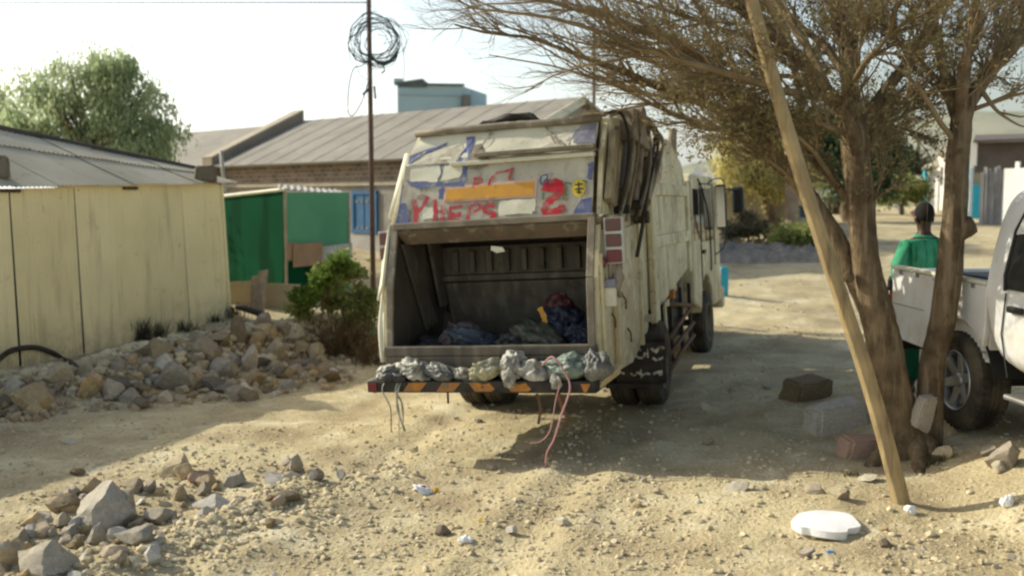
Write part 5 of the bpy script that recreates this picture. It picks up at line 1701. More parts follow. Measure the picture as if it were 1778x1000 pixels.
scrap(735, 855, 34, 12, m_white, 'wrapper', 'white wrapper end on the sunlit track below the truck shadow', 44)
wr = scrap(734, 855, 10, 14, m_lr, 'wrapper', 'red wrapper piece on the sunlit track below the truck shadow', 45)
scrap(757, 854, 9, 9, m_ly, 'wrapper', 'yellow wrapper tip right of the red wrapper piece', 46)
scrap(838, 908, 14, 9, m_ly, 'plastic_scrap', 'tiny yellow scrap in the centre of the track', 47)
scrap(810, 946, 26, 18, m_white, 'white_scrap', 'crumpled white plastic at the bottom centre of the track', 48)
scrap(642, 586, 18, 22, mat('pale_green_plastic', (.12, .42, .20), rough=.4), 'plastic_bag', 'pale green plastic bag caught at the foot of the dry bush', 49)
scrap(475, 866, 10, 7, m_lr, 'plastic_scrap', 'tiny red scrap among the stones of the foreground heap', 50)

# ------------------------------------------------------------------ cream shed
m_rustp = None
m_shed = mat('cream_painted_sheet', (.84, .73, .44), (.78, .675, .40), scale=1.3, rough=.75, bump=.05, bscale=10, rand=.05, streak=((.50, .41, .23), (5, 5, .5), .56, .80), spots=[((.52, .42, .25), 6, .62, .76), ((.32, .19, .09), 11, .68, .74)], grime=(-.1, .55, (.48, .39, .25)))
m_roofs = mat('dusty_roof_sheet', (.52, .47, .35), (.43, .385, .285), scale=1.2, rough=.75, bump=.1, bscale=18, rand=.08, streak=((.45, .42, .35), (3, 3, 3), .55, .75), spots=[((.18, .15, .11), 4, .62, .76)])
m_gap = mat('dark_gap', (.02, .017, .012), rough=1, bump=0)
SA, SB = Vector((-8.47, 7.48, 0)), Vector((-5.06, 17.6, 0))
SDIR = (SB - SA); SL = SDIR.length; SDIR.normalize()
SN = Vector((SDIR.y, -SDIR.x, 0))                    # toward the road
def ztop(t):                                         # eave height along the wall
    return 2.19 + .286 * t
def zrid(t):
    return 4.48 - 1.75 * t
shed = thing('shed', 'cream corrugated iron shed with a low dusty tin roof on the left of the road', 'shed', (SA.x, SA.y, .1))
SO = Vector(shed.location)
def corr_wall(name, t0, t1, off, zb, zt, m, tilt=0, parent=shed, pitch=.07, amp=.017):
    bm = B()
    L_ = (t1 - t0) * SL
    n = int(L_ / pitch * 6)
    for i in range(n + 1):
        d = L_ * i / n
        p = SA + SDIR * (t0 * SL + d)
        h = off + amp * math.sin(d / pitch * 2 * PI) + .012 * noise.noise((t0 * 31 + d * 1.5, 1, 3))
        t = t0 + (t1 - t0) * i / n
        lo_ = p + SN * (h + .012 * tilt) + Vector((0, 0, zb))
        hi = p + SN * (h) + Vector((0, 0, zt(t) + .015))
        lo_ += SDIR * tilt * .014 + SN * .13 * t
        bm.verts.new(lo_ - SO); bm.verts.new(hi - SO)
    bm.verts.ensure_lookup_table()
    for i in range(n):
        bm.faces.new((bm.verts[2 * i], bm.verts[2 * i + 2], bm.verts[2 * i + 3], bm.verts[2 * i + 1]))
    return obj(name, bm, m, parent, smooth=True)
seam_t = [0, .11, .21, .31, .40]
def t_at(px):
    d = pray(px, 400)
    k = d.x / d.y
    return (k * SA.y - SA.x) / ((SDIR.x - k * SDIR.y) * SL)
cuts = [0.0, .08, .16, .24, .32, .40, .48] + [t_at(x) for x in (18, 74, 130, 192, 248, 316)] + [1.0]
cuts = sorted(cuts)
for i, (a, b) in enumerate(zip(cuts, cuts[1:])):
    corr_wall('wall_sheet', a + (.0004 if i else 0), b, .012 * (i % 2), -.2, ztop, m_shed, tilt=(.9, -.5, .3, -.8, .1, .6, -.3, .5, -.6, .2, .4, -.4, .1)[i % 13])
bm = B()
poly(bm, [SA + SN * -.04 + Vector((0, 0, -.2)) - SO, SB + SN * -.04 + Vector((0, 0, -.2)) - SO, SB + SN * -.04 + Vector((0, 0, ztop(1))) - SO, SA + SN * -.04 + Vector((0, 0, ztop(0))) - SO])
obj('wall_backing', bm, m_gap, shed)
bm = B()
b1, b2 = SB + SN * -.015, SB - SN * 3.2 + SDIR * .25
slab(bm, [b1 + Vector((0, 0, -.2)) - SO, b2 + Vector((0, 0, -.2)) - SO, b2 + Vector((0, 0, 2.4)) - SO, SB - SN * .78 + Vector((0, 0, zrid(1) - .04)) - SO, b1 + Vector((0, 0, ztop(1))) - SO], .03)
obj('gable_wall', bm, m_shed, shed)
bm = B(); box2(bm, (0, 0, 0), (.05, .05, 1)); 
for v in bm.verts:
    q = SB + SDIR * (v.co.y - .03) + SN * (v.co.x - .015 + .13 * (1 - v.co.z)) + Vector((0, 0, -.2 + v.co.z * (ztop(1) + .2)))
    v.co = q - SO
obj('corner_post', bm, m_shed, shed)
RIDGE = .72                                          # ridge set back from the eave; the roof falls away again behind it
def roof_pt(t, s, h=0):                              # s 0 eave edge .. 1 ridge
    over = .16
    p = SA + SDIR * (t * SL)
    rd = 4.61 - 3.86 * t
    q = p + SN * (over - (over + rd) * s)
    z = ztop(t) + .035 + (zrid(t) - ztop(t)) * s + h
    return Vector((q.x, q.y, z)) - SO
def roof_sheet(t0, t1, s0, s1, h):
    bm = B()
    n = max(8, int((t1 - t0) * SL / .076 * 6))
    g = []
    for i in range(n + 1):
        t = t0 + (t1 - t0) * i / n
        hh = h + .011 * math.sin(t * SL / .076 * 2 * PI)
        g.append([bm.verts.new(roof_pt(t, s0 + (s1 - s0) * j / 3, hh)) for j in range(4)])
    for a, b in zip(g, g[1:]):
        for j in range(3):
            bm.faces.new((a[j], b[j], b[j + 1], a[j + 1]))
    return obj('roof_sheet', bm, m_roofs, shed, smooth=True)
rc = [-.01, .1, .2, .3, .4, .48, .555, .63, .70, .77, .84, .92, 1.02]
for i, (a, b) in enumerate(zip(rc, rc[1:])):
    roof_sheet(a, b + .006, -.0, .62, .012 * (i % 2))
    roof_sheet(a, b + .006, .58, 1.0, .026 + .012 * (i % 2))
bm = B()
q = [roof_pt(t, 1.0, .05) for t in (-.01, .3, .6, 1.03)]
tube(bm, q, .05, 8)
obj('ridge_cap', bm, mat('dark_ridge', (.085, .07, .058), (.06, .05, .042), rough=.9), shed, smooth=True)
bm = B()
back = Vector(SN) * -2.6
poly(bm, [roof_pt(-.01, 1, .03), roof_pt(1.02, 1, .03), roof_pt(1.02, 1, .03) + back * .8 + Vector((0, 0, -.4)), roof_pt(-.01, 1, .03) + back + Vector((0, 0, -.9))])
obj('back_roof', bm, m_roofs, shed)
bm = B()
for t in (t_at(18), t_at(226)):
    p = SA + SDIR * t * SL + SN * .03 + Vector((0, 0, ztop(t) - .012)) - SO
    box(bm, p, (.05, .30, .045), (0, 0, math.atan2(SDIR.y, SDIR.x) - PI / 2))
obj('rafter_end', bm, m_rock if False else mat('dark_wood', (.09, .065, .04), (.06, .045, .03), rough=.9), shed)
m_wood = bpy.data.materials['dark_wood']
def roof_block(px, py, t, w_, h_, label):
    o = bpy.data.objects.new('stone_block', RM['D'][0]); COL.objects.link(o)
    p = roof_pt(t, .12) + SO
    o.scale = (w_, w_ * .8, h_)
    o.location = p + Vector((0, 0, h_ * .95))
    o.rotation_euler = (0, .05, .4)
    tag(o, label, 'stone block')
roof_block(18, 310, t_at(12), .17, .13, 'dark stone block on the shed roof at the left frame edge')
roof_block(360, 303, t_at(356), .17, .13, 'dark stone block on the far right corner of the shed roof')

# hose arch, timber and tufts in front of the shed
def hosept(px, py, off):
    t = t_at(px)
    p = SA + SDIR * t * SL + SN * off
    d = pray(px, py)
    return CAM + d * ((p.y) / d.y)
h0 = gp(126, 636)
bm = B()
pts = [gp(-40, 668) + Vector((0, 0, .02)), hosept(0, 622, .75), hosept(22, 608, .72), hosept(58, 603, .72), hosept(90, 612, .74), hosept(112, 625, .80), h0 + Vector((0, 0, .03)), gp(142, 650) + Vector((0, 0, -.02))]
tube(bm, [p - h0 for p in smooth_path(pts, 6)], .036, 10)
tag(obj('hose', bm, m_hose, None, smooth=True, loc=h0), 'thick black hose arching out of the rubble in front of the cream shed wall', 'hose')
m_tuft = mat('dry_grass', (.13, .115, .05), (.08, .075, .035), scale=3, rough=.9, bump=0, trans=.3)
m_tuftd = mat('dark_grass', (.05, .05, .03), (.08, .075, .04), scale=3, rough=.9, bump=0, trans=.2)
def tuft(px, py, w_px, h_px, n, m, label, seed, name='grass_tuft', group=None, wall=False):
    r = random.Random(seed)
    p0_ = gp(px, py)
    if wall:
        t = t_at(px); q = SA + SDIR * t * SL + SN * .14; p0_ = Vector((q.x, q.y, gz(q.x, q.y)))
    s = p0_.y / FPX
    bm = B()
    for i in range(n):
        bx = r.gauss(0, w_px * s * .3); by = r.gauss(0, w_px * s * .14)
        h = h_px * s * r.uniform(.4, 1.05)
        lean_ = Vector((r.gauss(0, .28), r.gauss(0, .2), 1)).normalized()
        base = Vector((bx, by, gz(p0_.x + bx, p0_.y + by) - p0_.z - .01))
        wd = .006
        x = Vector((r.uniform(-1, 1), r.uniform(-1, 1), 0)).normalized() * wd
        mid = base + lean_ * h * .55
        tip = base + lean_ * h + Vector((lean_.x, lean_.y, -.15)) * h * .35
        v = [bm.verts.new(q) for q in (base - x, base + x, mid + x * .7, tip, mid - x * .7)]
        bm.faces.new((v[0], v[1], v[2], v[3], v[4]))
    o = obj(name, bm, m, None, loc=p0_)
    return tag(o, label, 'grass', group)
tuft(226, 600, 44, 52, 160, m_tuftd, 'dark dry grass tuft against the middle of the shed wall', 1, wall=True)
tuft(256, 592, 34, 34, 90, m_tuftd, 'dark dry grass tuft right of the tallest tuft at the shed wall', 2, wall=True)
tuft(300, 580, 50, 30, 100, m_tuftd, 'low dark grass near the far third of the shed wall', 3, wall=True)
tuft(384, 556, 50, 34, 110, m_tuftd, 'dark grass at the far corner of the shed wall', 4, wall=True)
tuft(352, 566, 36, 22, 70, m_tuftd, 'low dark grass just left of the tuft at the shed corner', 5, wall=True)
tuft(1622, 808, 40, 22, 60, m_tuft, 'thin dry grass at the foot of the thorn tree', 7)
tuft(1478, 826, 24, 14, 40, m_tuft, 'few dry blades left of the leaning pole by the reddish block', 8)

# ------------------------------------------------------------------ green sheet shack
m_gdark = mat('dark_shaded_green_sheet', (.003, .052, .020), (.004, .062, .025), scale=.9, rough=.95, bump=.05, bscale=6, spec=.05, streak=((.002, .034, .012), (1.6, 1.6, .15), .5, .56))  # dark green carries the left wall's shade; the lower sheet shares it
m_glite = mat('green_netting', (.105, .31, .165), (.085, .265, .14), scale=1.1, rough=.85, bump=.1, bscale=50)  # lighter green stands for daylight shining through the cloth
m_batten = mat('pale_batten', (.44, .37, .25), (.33, .27, .18), scale=6, rough=.85, bump=.2)
m_card = mat('cardboard', (.36, .225, .125), (.31, .19, .105), scale=3, rough=.9, bump=.1)
m_tin = mat('whitish_tin', (.48, .47, .42), (.38, .36, .31), scale=3, rough=.6, bump=.1, streak=((.28, .25, .2), (9, 9, 1), .55, .75))
GC = at(495, 480, 19.2)
shack = thing('shack', 'small shack clad in green sheeting between the cream shed and the stone house', 'shack', (GC.x, GC.y, gz(GC.x, GC.y)))
GO = Vector(shack.location)
L0, C0, R0 = at(360, 400, 21.3), at(495, 400, 19.2), at(608, 400, 20.8)
def gw(px, py, ref, dz=0):                            # a point on the vertical wall through two corners
    a, b = ref
    d = pray(px, py)
    n = Vector((b.y - a.y, a.x - b.x, 0))
    t = (a - CAM).dot(n) / d.dot(n)
    return CAM + d * t - GO
LW, RW_ = (L0, C0), (C0, R0)
bm = B()
slab(bm, [gw(360, 345, LW), gw(494, 332, LW), gw(494, 560, LW), gw(360, 560, LW)], -.03)
obj('shaded_green_wall', bm, m_gdark, shack)
bm = B()
g = [[bm.verts.new(gw(498 + 108 * i / 12, y0 + (y1 - y0) * j / 8, RW_) + Vector((0, .03 * noise.noise((i * .6, j * .5, 2)), 0))) for i in range(13)] for j, (y0, y1) in enumerate([(334, 520)] * 9)]
for j in range(8):
    for i in range(12):
        bm.faces.new((g[j][i], g[j][i + 1], g[j + 1][i + 1], g[j + 1][i]))
obj('green_netting_wall', bm, m_glite, shack, smooth=True)
bm = B()
slab(bm, [gw(500, 455, RW_) + Vector((0, -.02, 0)), gw(570, 450, RW_) + Vector((0, -.02, 0)), gw(570, 520, RW_) + Vector((0, -.02, 0)), gw(500, 520, RW_) + Vector((0, -.02, 0))], .012)
obj('lower_green_sheet', bm, m_gdark, shack)
for x, w_ in ((495, .05), (606, .045)):
    a, b = gw(x, 330 if x == 495 else 337, RW_), gw(x, 545, RW_)
    bm = B(); box2(bm, (a.x - w_ / 2, a.y - w_ / 2 - .03, b.z), (a.x + w_ / 2, a.y + w_ / 2 - .03, a.z))
    obj('corner_batten', bm, m_batten, shack, bev=.005)
bm = B(); a, b = gw(370, 343, LW), gw(497, 329, LW)
tube(bm, [a + Vector((-.02, -.05, 0)), b + Vector((-.02, -.06, 0))], .035, 4)
obj('top_batten', bm, m_pale, shack)
bm = B()
a, b = gw(495, 327, RW_), gw(609, 337, RW_)
n = 70
gg = []
for i in range(n + 1):
    p = a.lerp(b, i / n)
    hz = .018 * math.sin(i * 2 * PI / 7)
    gg.append([bm.verts.new(p + Vector((-.10, -.14, hz + .0))), bm.verts.new(p + Vector((-.5, 1.6, .10 + hz)))])
for p, q in zip(gg, gg[1:]):
    bm.faces.new((p[0], q[0], q[1], p[1]))
obj('roof_sheet', bm, m_tin, shack, smooth=True)
bm = B(); o_ = Vector((.03, -.04, 0))
slab(bm, [gw(497, 422, RW_) + o_, gw(512, 420, RW_) + o_, gw(512, 450, RW_) + o_, gw(497, 452, RW_) + o_], .008)
slab(bm, [gw(506, 424, RW_) + o_ * 1.6, gw(557, 420, RW_) + o_ * 1.6, gw(557, 459, RW_) + o_ * 1.6, gw(506, 464, RW_) + o_ * 1.6], .01)
obj('cardboard_patch', bm, m_card, shack)
bm = B()
n = 40; gg = []
for i in range(n + 1):
    x = 556 + 54 * i / n
    h = .012 * math.sin(i * .9)
    gg.append([bm.verts.new(gw(x, 428 - 7 * i / n, RW_) + o_ * 1.3 + Vector((h, -h, 0))), bm.verts.new(gw(x, 458 - 10 * i / n, RW_) + o_ * 1.3 + Vector((h, -h, 0)))])
for p, q in zip(gg, gg[1:]):
    bm.faces.new((p[0], q[0], q[1], p[1]))
obj('tin_patch', bm, m_tin, shack, smooth=True)
# sheet fence, board and pipe before the shack
m_fence = mat('buff_sheet', (.37, .31, .205), (.31, .26, .17), scale=1.6, rough=.8, bump=.1, streak=((.25, .20, .13), (4, 4, .5), .55, .75))
fb = at(460, 520, 18.4)
FO = Vector((fb.x, fb.y, gz(fb.x, fb.y)))
fen = thing('sheet_fence', 'low buff sheet metal fence in front of the green shack', 'fence', FO)
def fpt(px, py, Y):
    return at(px, py, Y) - FO
bm = B(); slab(bm, [fpt(398, 489, 18.7), fpt(440, 488, 18.6), fpt(440, 570, 18.6), fpt(398, 570, 18.7)], -.02); obj('sheet', bm, m_fence, fen)
bm = B(); slab(bm, [fpt(437, 490, 18.63), fpt(522, 494, 18.5), fpt(522, 575, 18.5), fpt(437, 570, 18.63)], -.02); obj('sheet', bm, m_fence, fen)
m_bboard = mat('brown_board', (.30, .225, .14), (.24, .18, .11), scale=5, rough=.85, bump=.2, streak=((.18, .13, .08), (14, 14, 1), .5, .7))
for q, th, lab in (([at(450, 472, 18.2), at(466, 469, 18.2), at(459, 545, 17.7), at(440, 545, 17.7)], -.03, 'taller brown board leaning upright against the low buff sheet fence'),
                   ([at(437, 481, 18.4), at(450, 478, 18.4), at(447, 545, 18.0), at(434, 545, 18.0)], -.02, 'shorter pale brown board half behind the taller leaning board')):
    bm = B(); slab(bm, q, th); cx = gp(450, 545)
    for v in bm.verts:
        v.co -= cx
    tag(obj('board', bm, m_bboard, None, loc=cx), lab, 'board')
bm = B(); a, b = at(413, 532, 17.6), at(456, 546, 17.1)
tube(bm, [Vector((0, 0, 0)), b - a, (b - a) * 1.25 + Vector((0, 0, -.08))], .055, 12); tube(bm, [Vector((-.001, 0, 0)), (b - a) * .02], .062, 12)
tag(obj('pipe', bm, m_black, None, sharp=40, loc=a), 'short dark pipe sticking out over the rubble below the leaning boards', 'pipe')
gp_b = at(405, 552, 16.0)

# ------------------------------------------------------------------ stone house with grey roof
m_roofg = mat('grey_sheet_roof', (.27, .25, .21), (.225, .205, .17), scale=.5, rough=.75, bump=.15, bscale=3, streak=((.20, .18, .15), (2.5, 2.5, 2.5), .52, .7), spots=[((.31, .29, .25), .8, .55, .7)])
def brick_mat(name, c1, c2, mortar, sc_, w_=.5, h_=.25):
    m = bpy.data.materials.new(name); m.use_nodes = True
    nt = m.node_tree; b = nt.nodes['Principled BSDF']
    b.inputs['Roughness'].default_value = .9
    uv = nt.nodes.new('ShaderNodeTexCoord')
    br = nt.nodes.new('ShaderNodeTexBrick')
    br.inputs['Scale'].default_value = sc_
    br.inputs['Color1'].default_value = (*c1, 1); br.inputs['Color2'].default_value = (*c2, 1); br.inputs['Mortar'].default_value = (*mortar, 1)
    br.inputs['Brick Width'].default_value = w_; br.inputs['Row Height'].default_value = h_
    br.inputs['Mortar Size'].default_value = .035; br.inputs['Mortar Smooth'].default_value = .6; br.inputs['Bias'].default_value = .1
    nt.links.new(uv.outputs['UV'], br.inputs['Vector'])
    no = nt.nodes.new('ShaderNodeTexNoise'); no.inputs['Scale'].default_value = 3; no.inputs['Detail'].default_value = 6
    nt.links.new(uv.outputs['UV'], no.inputs['Vector'])
    hs = nt.nodes.new('ShaderNodeHueSaturation'); rm = nt.nodes.new('ShaderNodeMapRange')
    rm.inputs[3].default_value, rm.inputs[4].default_value = .6, 1.4
    nt.links.new(no.outputs['Fac'], rm.inputs[0]); nt.links.new(rm.outputs[0], hs.inputs['Value'])
    nt.links.new(br.outputs['Color'], hs.inputs['Color']); nt.links.new(hs.outputs[0], b.inputs['Base Color'])
    return m
m_stone = brick_mat('brown_stone_wall', (.29, .215, .165), (.15, .115, .09), (.33, .275, .215), 2.2)
m_stoneg = brick_mat('grey_stone_wall', (.285, .26, .225), (.245, .22, .19), (.27, .245, .21), 2.2)
m_band = mat('buff_band', (.42, .36, .27), (.36, .31, .23), scale=3, rough=.85)
m_blued = mat('bright_blue_paint', (.025, .13, .27), (.03, .105, .22), scale=5, rough=.5, bump=.05)
m_plinth = mat('pale_plinth', (.42, .40, .37), (.34, .32, .29), scale=1.5, rough=.85, bump=.1)
def wallq(name, a, b, z0, z1, m, parent, O_, off=0, t=None):
    """vertical wall piece from plan point a to b with UVs in metres"""
    a, b = Vector((a[0], a[1], 0)), Vector((b[0], b[1], 0))
    d = (b - a); L_ = d.length; d.normalize()
    n = Vector((d.y, -d.x, 0)) * off
    me = bpy.data.meshes.new(name)
    V_ = [a + n + Vector((0, 0, z0)), b + n + Vector((0, 0, z0)), b + n + Vector((0, 0, z1)), a + n + Vector((0, 0, z1))]
    me.from_pydata([v - O_ for v in V_], [], [(0, 1, 2, 3)])
    u = me.uv_layers.new()
    for i, q in enumerate(((0, z0), (L_, z0), (L_, z1), (0, z1))):
        u.data[i].uv = q
    me.materials.append(m)
    o = bpy.data.objects.new(name, me); COL.objects.link(o); o.parent = parent
    if t:
        md = o.modifiers.new('t', 'SOLIDIFY'); md.thickness = t; md.offset = -1
    return o
EA, EB = Vector((-8.45, 29.9, 0)), Vector((-.45, 22.9, 0))
HD = (EB - EA).normalized(); HN = Vector((HD.y, -HD.x, 0))      # HN faces the road
if HN.y > 0:
    HN = -HN
HO_ = Vector((-4, 26, gz(-4, 26)))
house = thing('stone_house', 'long brown stone house with a grey sheet roof and blue shutters behind the truck', 'house', HO_)
EAV, RDG = 3.30, 4.70
RA, RB = EA - HN * 3.0, EB - HN * 3.0
def dz(v, z):
    return Vector((v.x, v.y, z)) - HO_
wallq('stone_wall', EA, EB, 2.62, EAV - .02, m_stone, house, HO_)
wallq('lower_wall', EA, EB, -.2, 2.62, m_stoneg, house, HO_, off=.012)
for s, nm in ((EA, 'gable_wall'), (EB, 'gable_wall')):
    bm = B()
    p, q = s, s - HN * 6
    poly(bm, [dz(p, -.2), dz(q, -.2), dz(q, EAV), dz(s - HN * 3, RDG), dz(p, EAV)])
    obj(nm, bm, m_plinth, house)
bm = B()
P0, P1 = EA + HN * .35 - HD * .1, EB + HN * .35 + HD * .35
slab(bm, [dz(P0, EAV - .12), dz(P1, EAV - .12), dz(RB + HD * .35, RDG), dz(RA - HD * .1, RDG)], .05)
slab(bm, [dz(RA - HD * .1, RDG - .002), dz(RB + HD * .35, RDG - .002), dz(RB - HN * 3.2 + HD * .35, EAV - .1), dz(RA - HN * 3.2 - HD * .1, EAV - .1)], .05)
obj('roof', bm, m_roofg, house)
for k_ in range(1, 12):
    p, q = P0 + (P1 - P0) * k_ / 12, (RA - HD * .1) + ((RB + HD * .35) - (RA - HD * .1)) * k_ / 12
    bm = B(); slab(bm, [dz(p - HD * .03, EAV - .064), dz(p + HD * .012, EAV - .064), dz(q + HD * .012, RDG + .056), dz(q - HD * .03, RDG + .056)], .010)
    obj('roof_seam', bm, m_roofg, house)
bm = B()
q = P1 + HD * .02
slab(bm, [dz(q, EAV - .2), dz(q, EAV + .02), dz(RB + HD * .37, RDG + .10), dz(RB + HD * .37, RDG - .12)], .04)
obj('verge_board', bm, m_pale, house)
bm = B()
a, b = EA + HN * .03, EB + HN * .03
for z0, z1 in ((2.60, 2.70),):
    hexa(bm, [dz(a, z0), dz(b, z0), dz(b + HN * .05, z0), dz(a + HN * .05, z0), dz(a, z1), dz(b, z1), dz(b + HN * .05, z1), dz(a + HN * .05, z1)])
obj('string_course', bm, m_band, house)
def hx(px):                                           # distance along the front wall under measured column px
    d = pray(px, 400); k = d.x / d.y
    return (k * EA.y - EA.x) / (HD.x - k * HD.y)
def hwin(x0, x1, y0, y1, nm='window'):
    t0, t1 = hx(x0), hx(x1)
    p = EA + HD * (t0 + t1) / 2
    zz = lambda y: EYE + (350 - y) * p.y / FPX
    z1, z0 = zz(y0), zz(y1)
    def q(t, z, off):
        v = EA + HD * t + HN * off
        return Vector((v.x, v.y, z)) - HO_
    bm = B()
    e = .10
    for a, b, c, d in ((t0, t1, z1 - e, z1), (t0, t1, z0, z0 + e), (t0, t0 + e, z0 + e, z1 - e), (t1 - e, t1, z0 + e, z1 - e)):
        hexa(bm, [q(a, c, .02), q(b, c, .02), q(b, c, .08), q(a, c, .08), q(a, d, .02), q(b, d, .02), q(b, d, .08), q(a, d, .08)])
    f = obj(nm, bm, m_blued, house)
    for a, b in ((t0 + e, (t0 + t1) / 2 - .02), ((t0 + t1) / 2 + .02, t1 - e)):
        bm = B()
        hexa(bm, [q(a, z0 + e, .02), q(b, z0 + e, .02), q(b, z0 + e, .05), q(a, z0 + e, .05), q(a, z1 - e, .02), q(b, z1 - e, .02), q(b, z1 - e, .05), q(a, z1 - e, .05)])
        s = obj('shutter', bm, m_blued, f)
    bm = B()
    for z in (z0 + (z1 - z0) * .72, z0 + (z1 - z0) * .10):
        for k in range(4):
            a = t0 + e + .06 + (t1 - t0 - 2 * e) * k / 4
            hexa(bm, [q(a, z, .045), q(a + .10, z, .045), q(a + .10, z, .062), q(a, z, .062), q(a, z + .05, .045), q(a + .10, z + .05, .045), q(a + .10, z + .05, .062), q(a, z + .05, .062)])
    obj('shutter_vent', bm, m_rail, f)
hwin(614, 658, 331, 405)
wallq('pale_plinth', EA + HD * hx(600), EA + HD * hx(690), -.1, EYE - 56 * 25.6 / FPX, m_plinth, house, HO_, off=.05, t=.03)
# parapet wall between the two roofs, and the neighbour's roof
m_par = mat('parapet_render', (.27, .225, .175), (.22, .18, .14), scale=2, rough=.9, bump=.2)
par = thing('parapet_wall', 'sloping rendered parapet wall dividing the grey roofs', 'wall', (EA.x, EA.y, gz(EA.x, EA.y)))
PO = Vector(par.location)
bm = B()
def pz(v, z):
    return Vector((v.x, v.y, z)) - PO
w0, w1 = EA - HD * .65 + HN * .35, EA - HD * .15 + HN * .35
r0_, r1_ = RA - HD * .65, RA - HD * .15
e0, e1 = r0_ - HN * 3, r1_ - HN * 3
hexa(bm, [pz(w0, -.2), pz(w1, -.2), pz(r1_, -.2), pz(r0_, -.2), pz(w0, EAV + .15), pz(w1, EAV + .15), pz(r1_, RDG + .34), pz(r0_, RDG + .34)])
obj('wall_body', bm, m_par, par)
bm = B()
slab(bm, [pz(w0, EAV + .152), pz(w1, EAV + .152), pz(r1_, RDG + .342), pz(r0_, RDG + .342)], .05)
obj('coping', bm, m_band, par)
nb = thing('neighbour_house', 'further house with a grey sheet roof left of the parapet wall', 'house', (EA.x - 5, EA.y + 5, gz(EA.x - 5, EA.y + 5)))
NO = Vector(nb.location)
def nz_(v, z):
    return Vector((v.x, v.y, z)) - NO
n0, n1 = EA - HD * 8 + HN * .3, EA - HD * .66 + HN * .3
m0, m1 = n0 - HN * 3.2, n1 - HN * 3.2
bm = B(); slab(bm, [nz_(n0, 3.2), nz_(n1, 3.2), nz_(m1, 4.62), nz_(m0, 4.62)], .05); slab(bm, [nz_(m0, 4.62), nz_(m1, 4.62), nz_(m1 - HN * 3, 3.3), nz_(m0 - HN * 3, 3.3)], .05)
obj('roof', bm, m_roofg, nb)
wallq('wall', n0 - HN * .3, n1 - HN * .3, 0, 3.2, m_stone, nb, NO)
bm = B(); a, b = at(384, 262, 26), at(391, 345, 26)
tube(bm, [Vector((0, 0, a.z - .6)) * 0, Vector((a.x - b.x, 0, a.z - b.z))], .05, 8)
tag(obj('vent_pipe', bm, m_tin, None, loc=b, smooth=True), 'thin pale upright pipe in front of the further grey roof', 'pipe')

# ------------------------------------------------------------------ pale blue tower house behind
m_pblue = mat('pale_blue_render', (.42, .52, .52), (.38, .48, .48), scale=.6, rough=.85, bump=.05, streak=((.33, .40, .40), (1.5, 1.5, .3), .52, .75))
m_edge = mat('dark_parapet_edge', (.10, .12, .13), (.14, .16, .16), rough=.8)
pbh = thing('upper_house', 'pale blue rendered upper storey rising behind the grey roof', 'house', (-4, 40, gz(-4, 40)))
QO = Vector(pbh.location)
def hb(x0, x1, y0, Y, depth, zb=1.0, skew=0):
    a, b = at(x0, y0, Y), at(x1, y0, Y + skew)
    return a, b
bm = B()
a, b = at(690, 147, 40), at(803, 150, 41.2)
c, d = b + Vector((.9, 3.2, 0)), a + Vector((.9, 3.2, 0))
hexa(bm, [Vector((p.x, p.y, 1.0)) - QO for p in (a, b, c, d)] + [Vector((p.x, p.y, z)) - QO for p, z in ((a, a.z), (b, b.z), (c, b.z), (d, a.z))])
obj('tower_wall', bm, m_pblue, pbh)
bm = B()
for (p, q, h) in ((at(686, 146, 39.9), at(733, 139, 40.2), .1), (at(733, 139, 40.2), at(742, 147, 40.4), .1), (at(742, 147, 40.4), at(806, 148, 41.2), .1)):
    tube(bm, [p - QO, q - QO], .055, 6)
slab(bm, [at(690, 148, 39.98) - QO, at(733, 141, 40.2) - QO, at(742, 149, 40.4) - QO, at(742, 152, 40.4) - QO, at(690, 152, 39.98) - QO], .04)
obj('parapet_edge', bm, m_edge, pbh)
bm = B(); a, b = at(690, 165, 39.96), at(803, 167, 41.16)
tube(bm, [a - QO, b - QO], .03, 4); obj('string_line', bm, m_pblue, pbh)
bm = B(); p, q = at(806, 157, 40.9), at(819, 152, 42.5)
slab(bm, [at(804, 165, 41.0) - QO, at(816, 165, 42.0) - QO, at(816, 190, 42.0) - QO, at(804, 190, 41.0) - QO], -.05)
obj('side_opening', bm, m_par, pbh)
bm = B()
a, b, c = at(690, 200, 41.5), at(940, 186, 40.0), at(1030, 195, 44)
hexa(bm, [Vector((p.x, p.y, 1.0)) - QO for p in (a, b, b + Vector((2.4, 8, 0)), a + Vector((2.4, 8, 0)))] + [p - QO for p in (at(690, 196, 41.5), at(940, 187, 40), at(1034, 196, 45), at(760, 200, 48))])
obj('lower_block', bm, m_pblue, pbh)
bm = B(); tube(bm, [at(800, 193, 41) - QO, at(942, 185, 39.9) - QO, at(1036, 195, 44.8) - QO], .08, 6); obj('block_edge', bm, m_edge, pbh)
box_p = at(692, 143, 40.3)
bm = B(); box(bm, (0, 0, 0), (.35, .35, .25)); tag(obj('roof_tank', bm, m_pblue, None, loc=box_p, bev=.02), 'small pale box standing on the left corner of the pale blue tower', 'box')

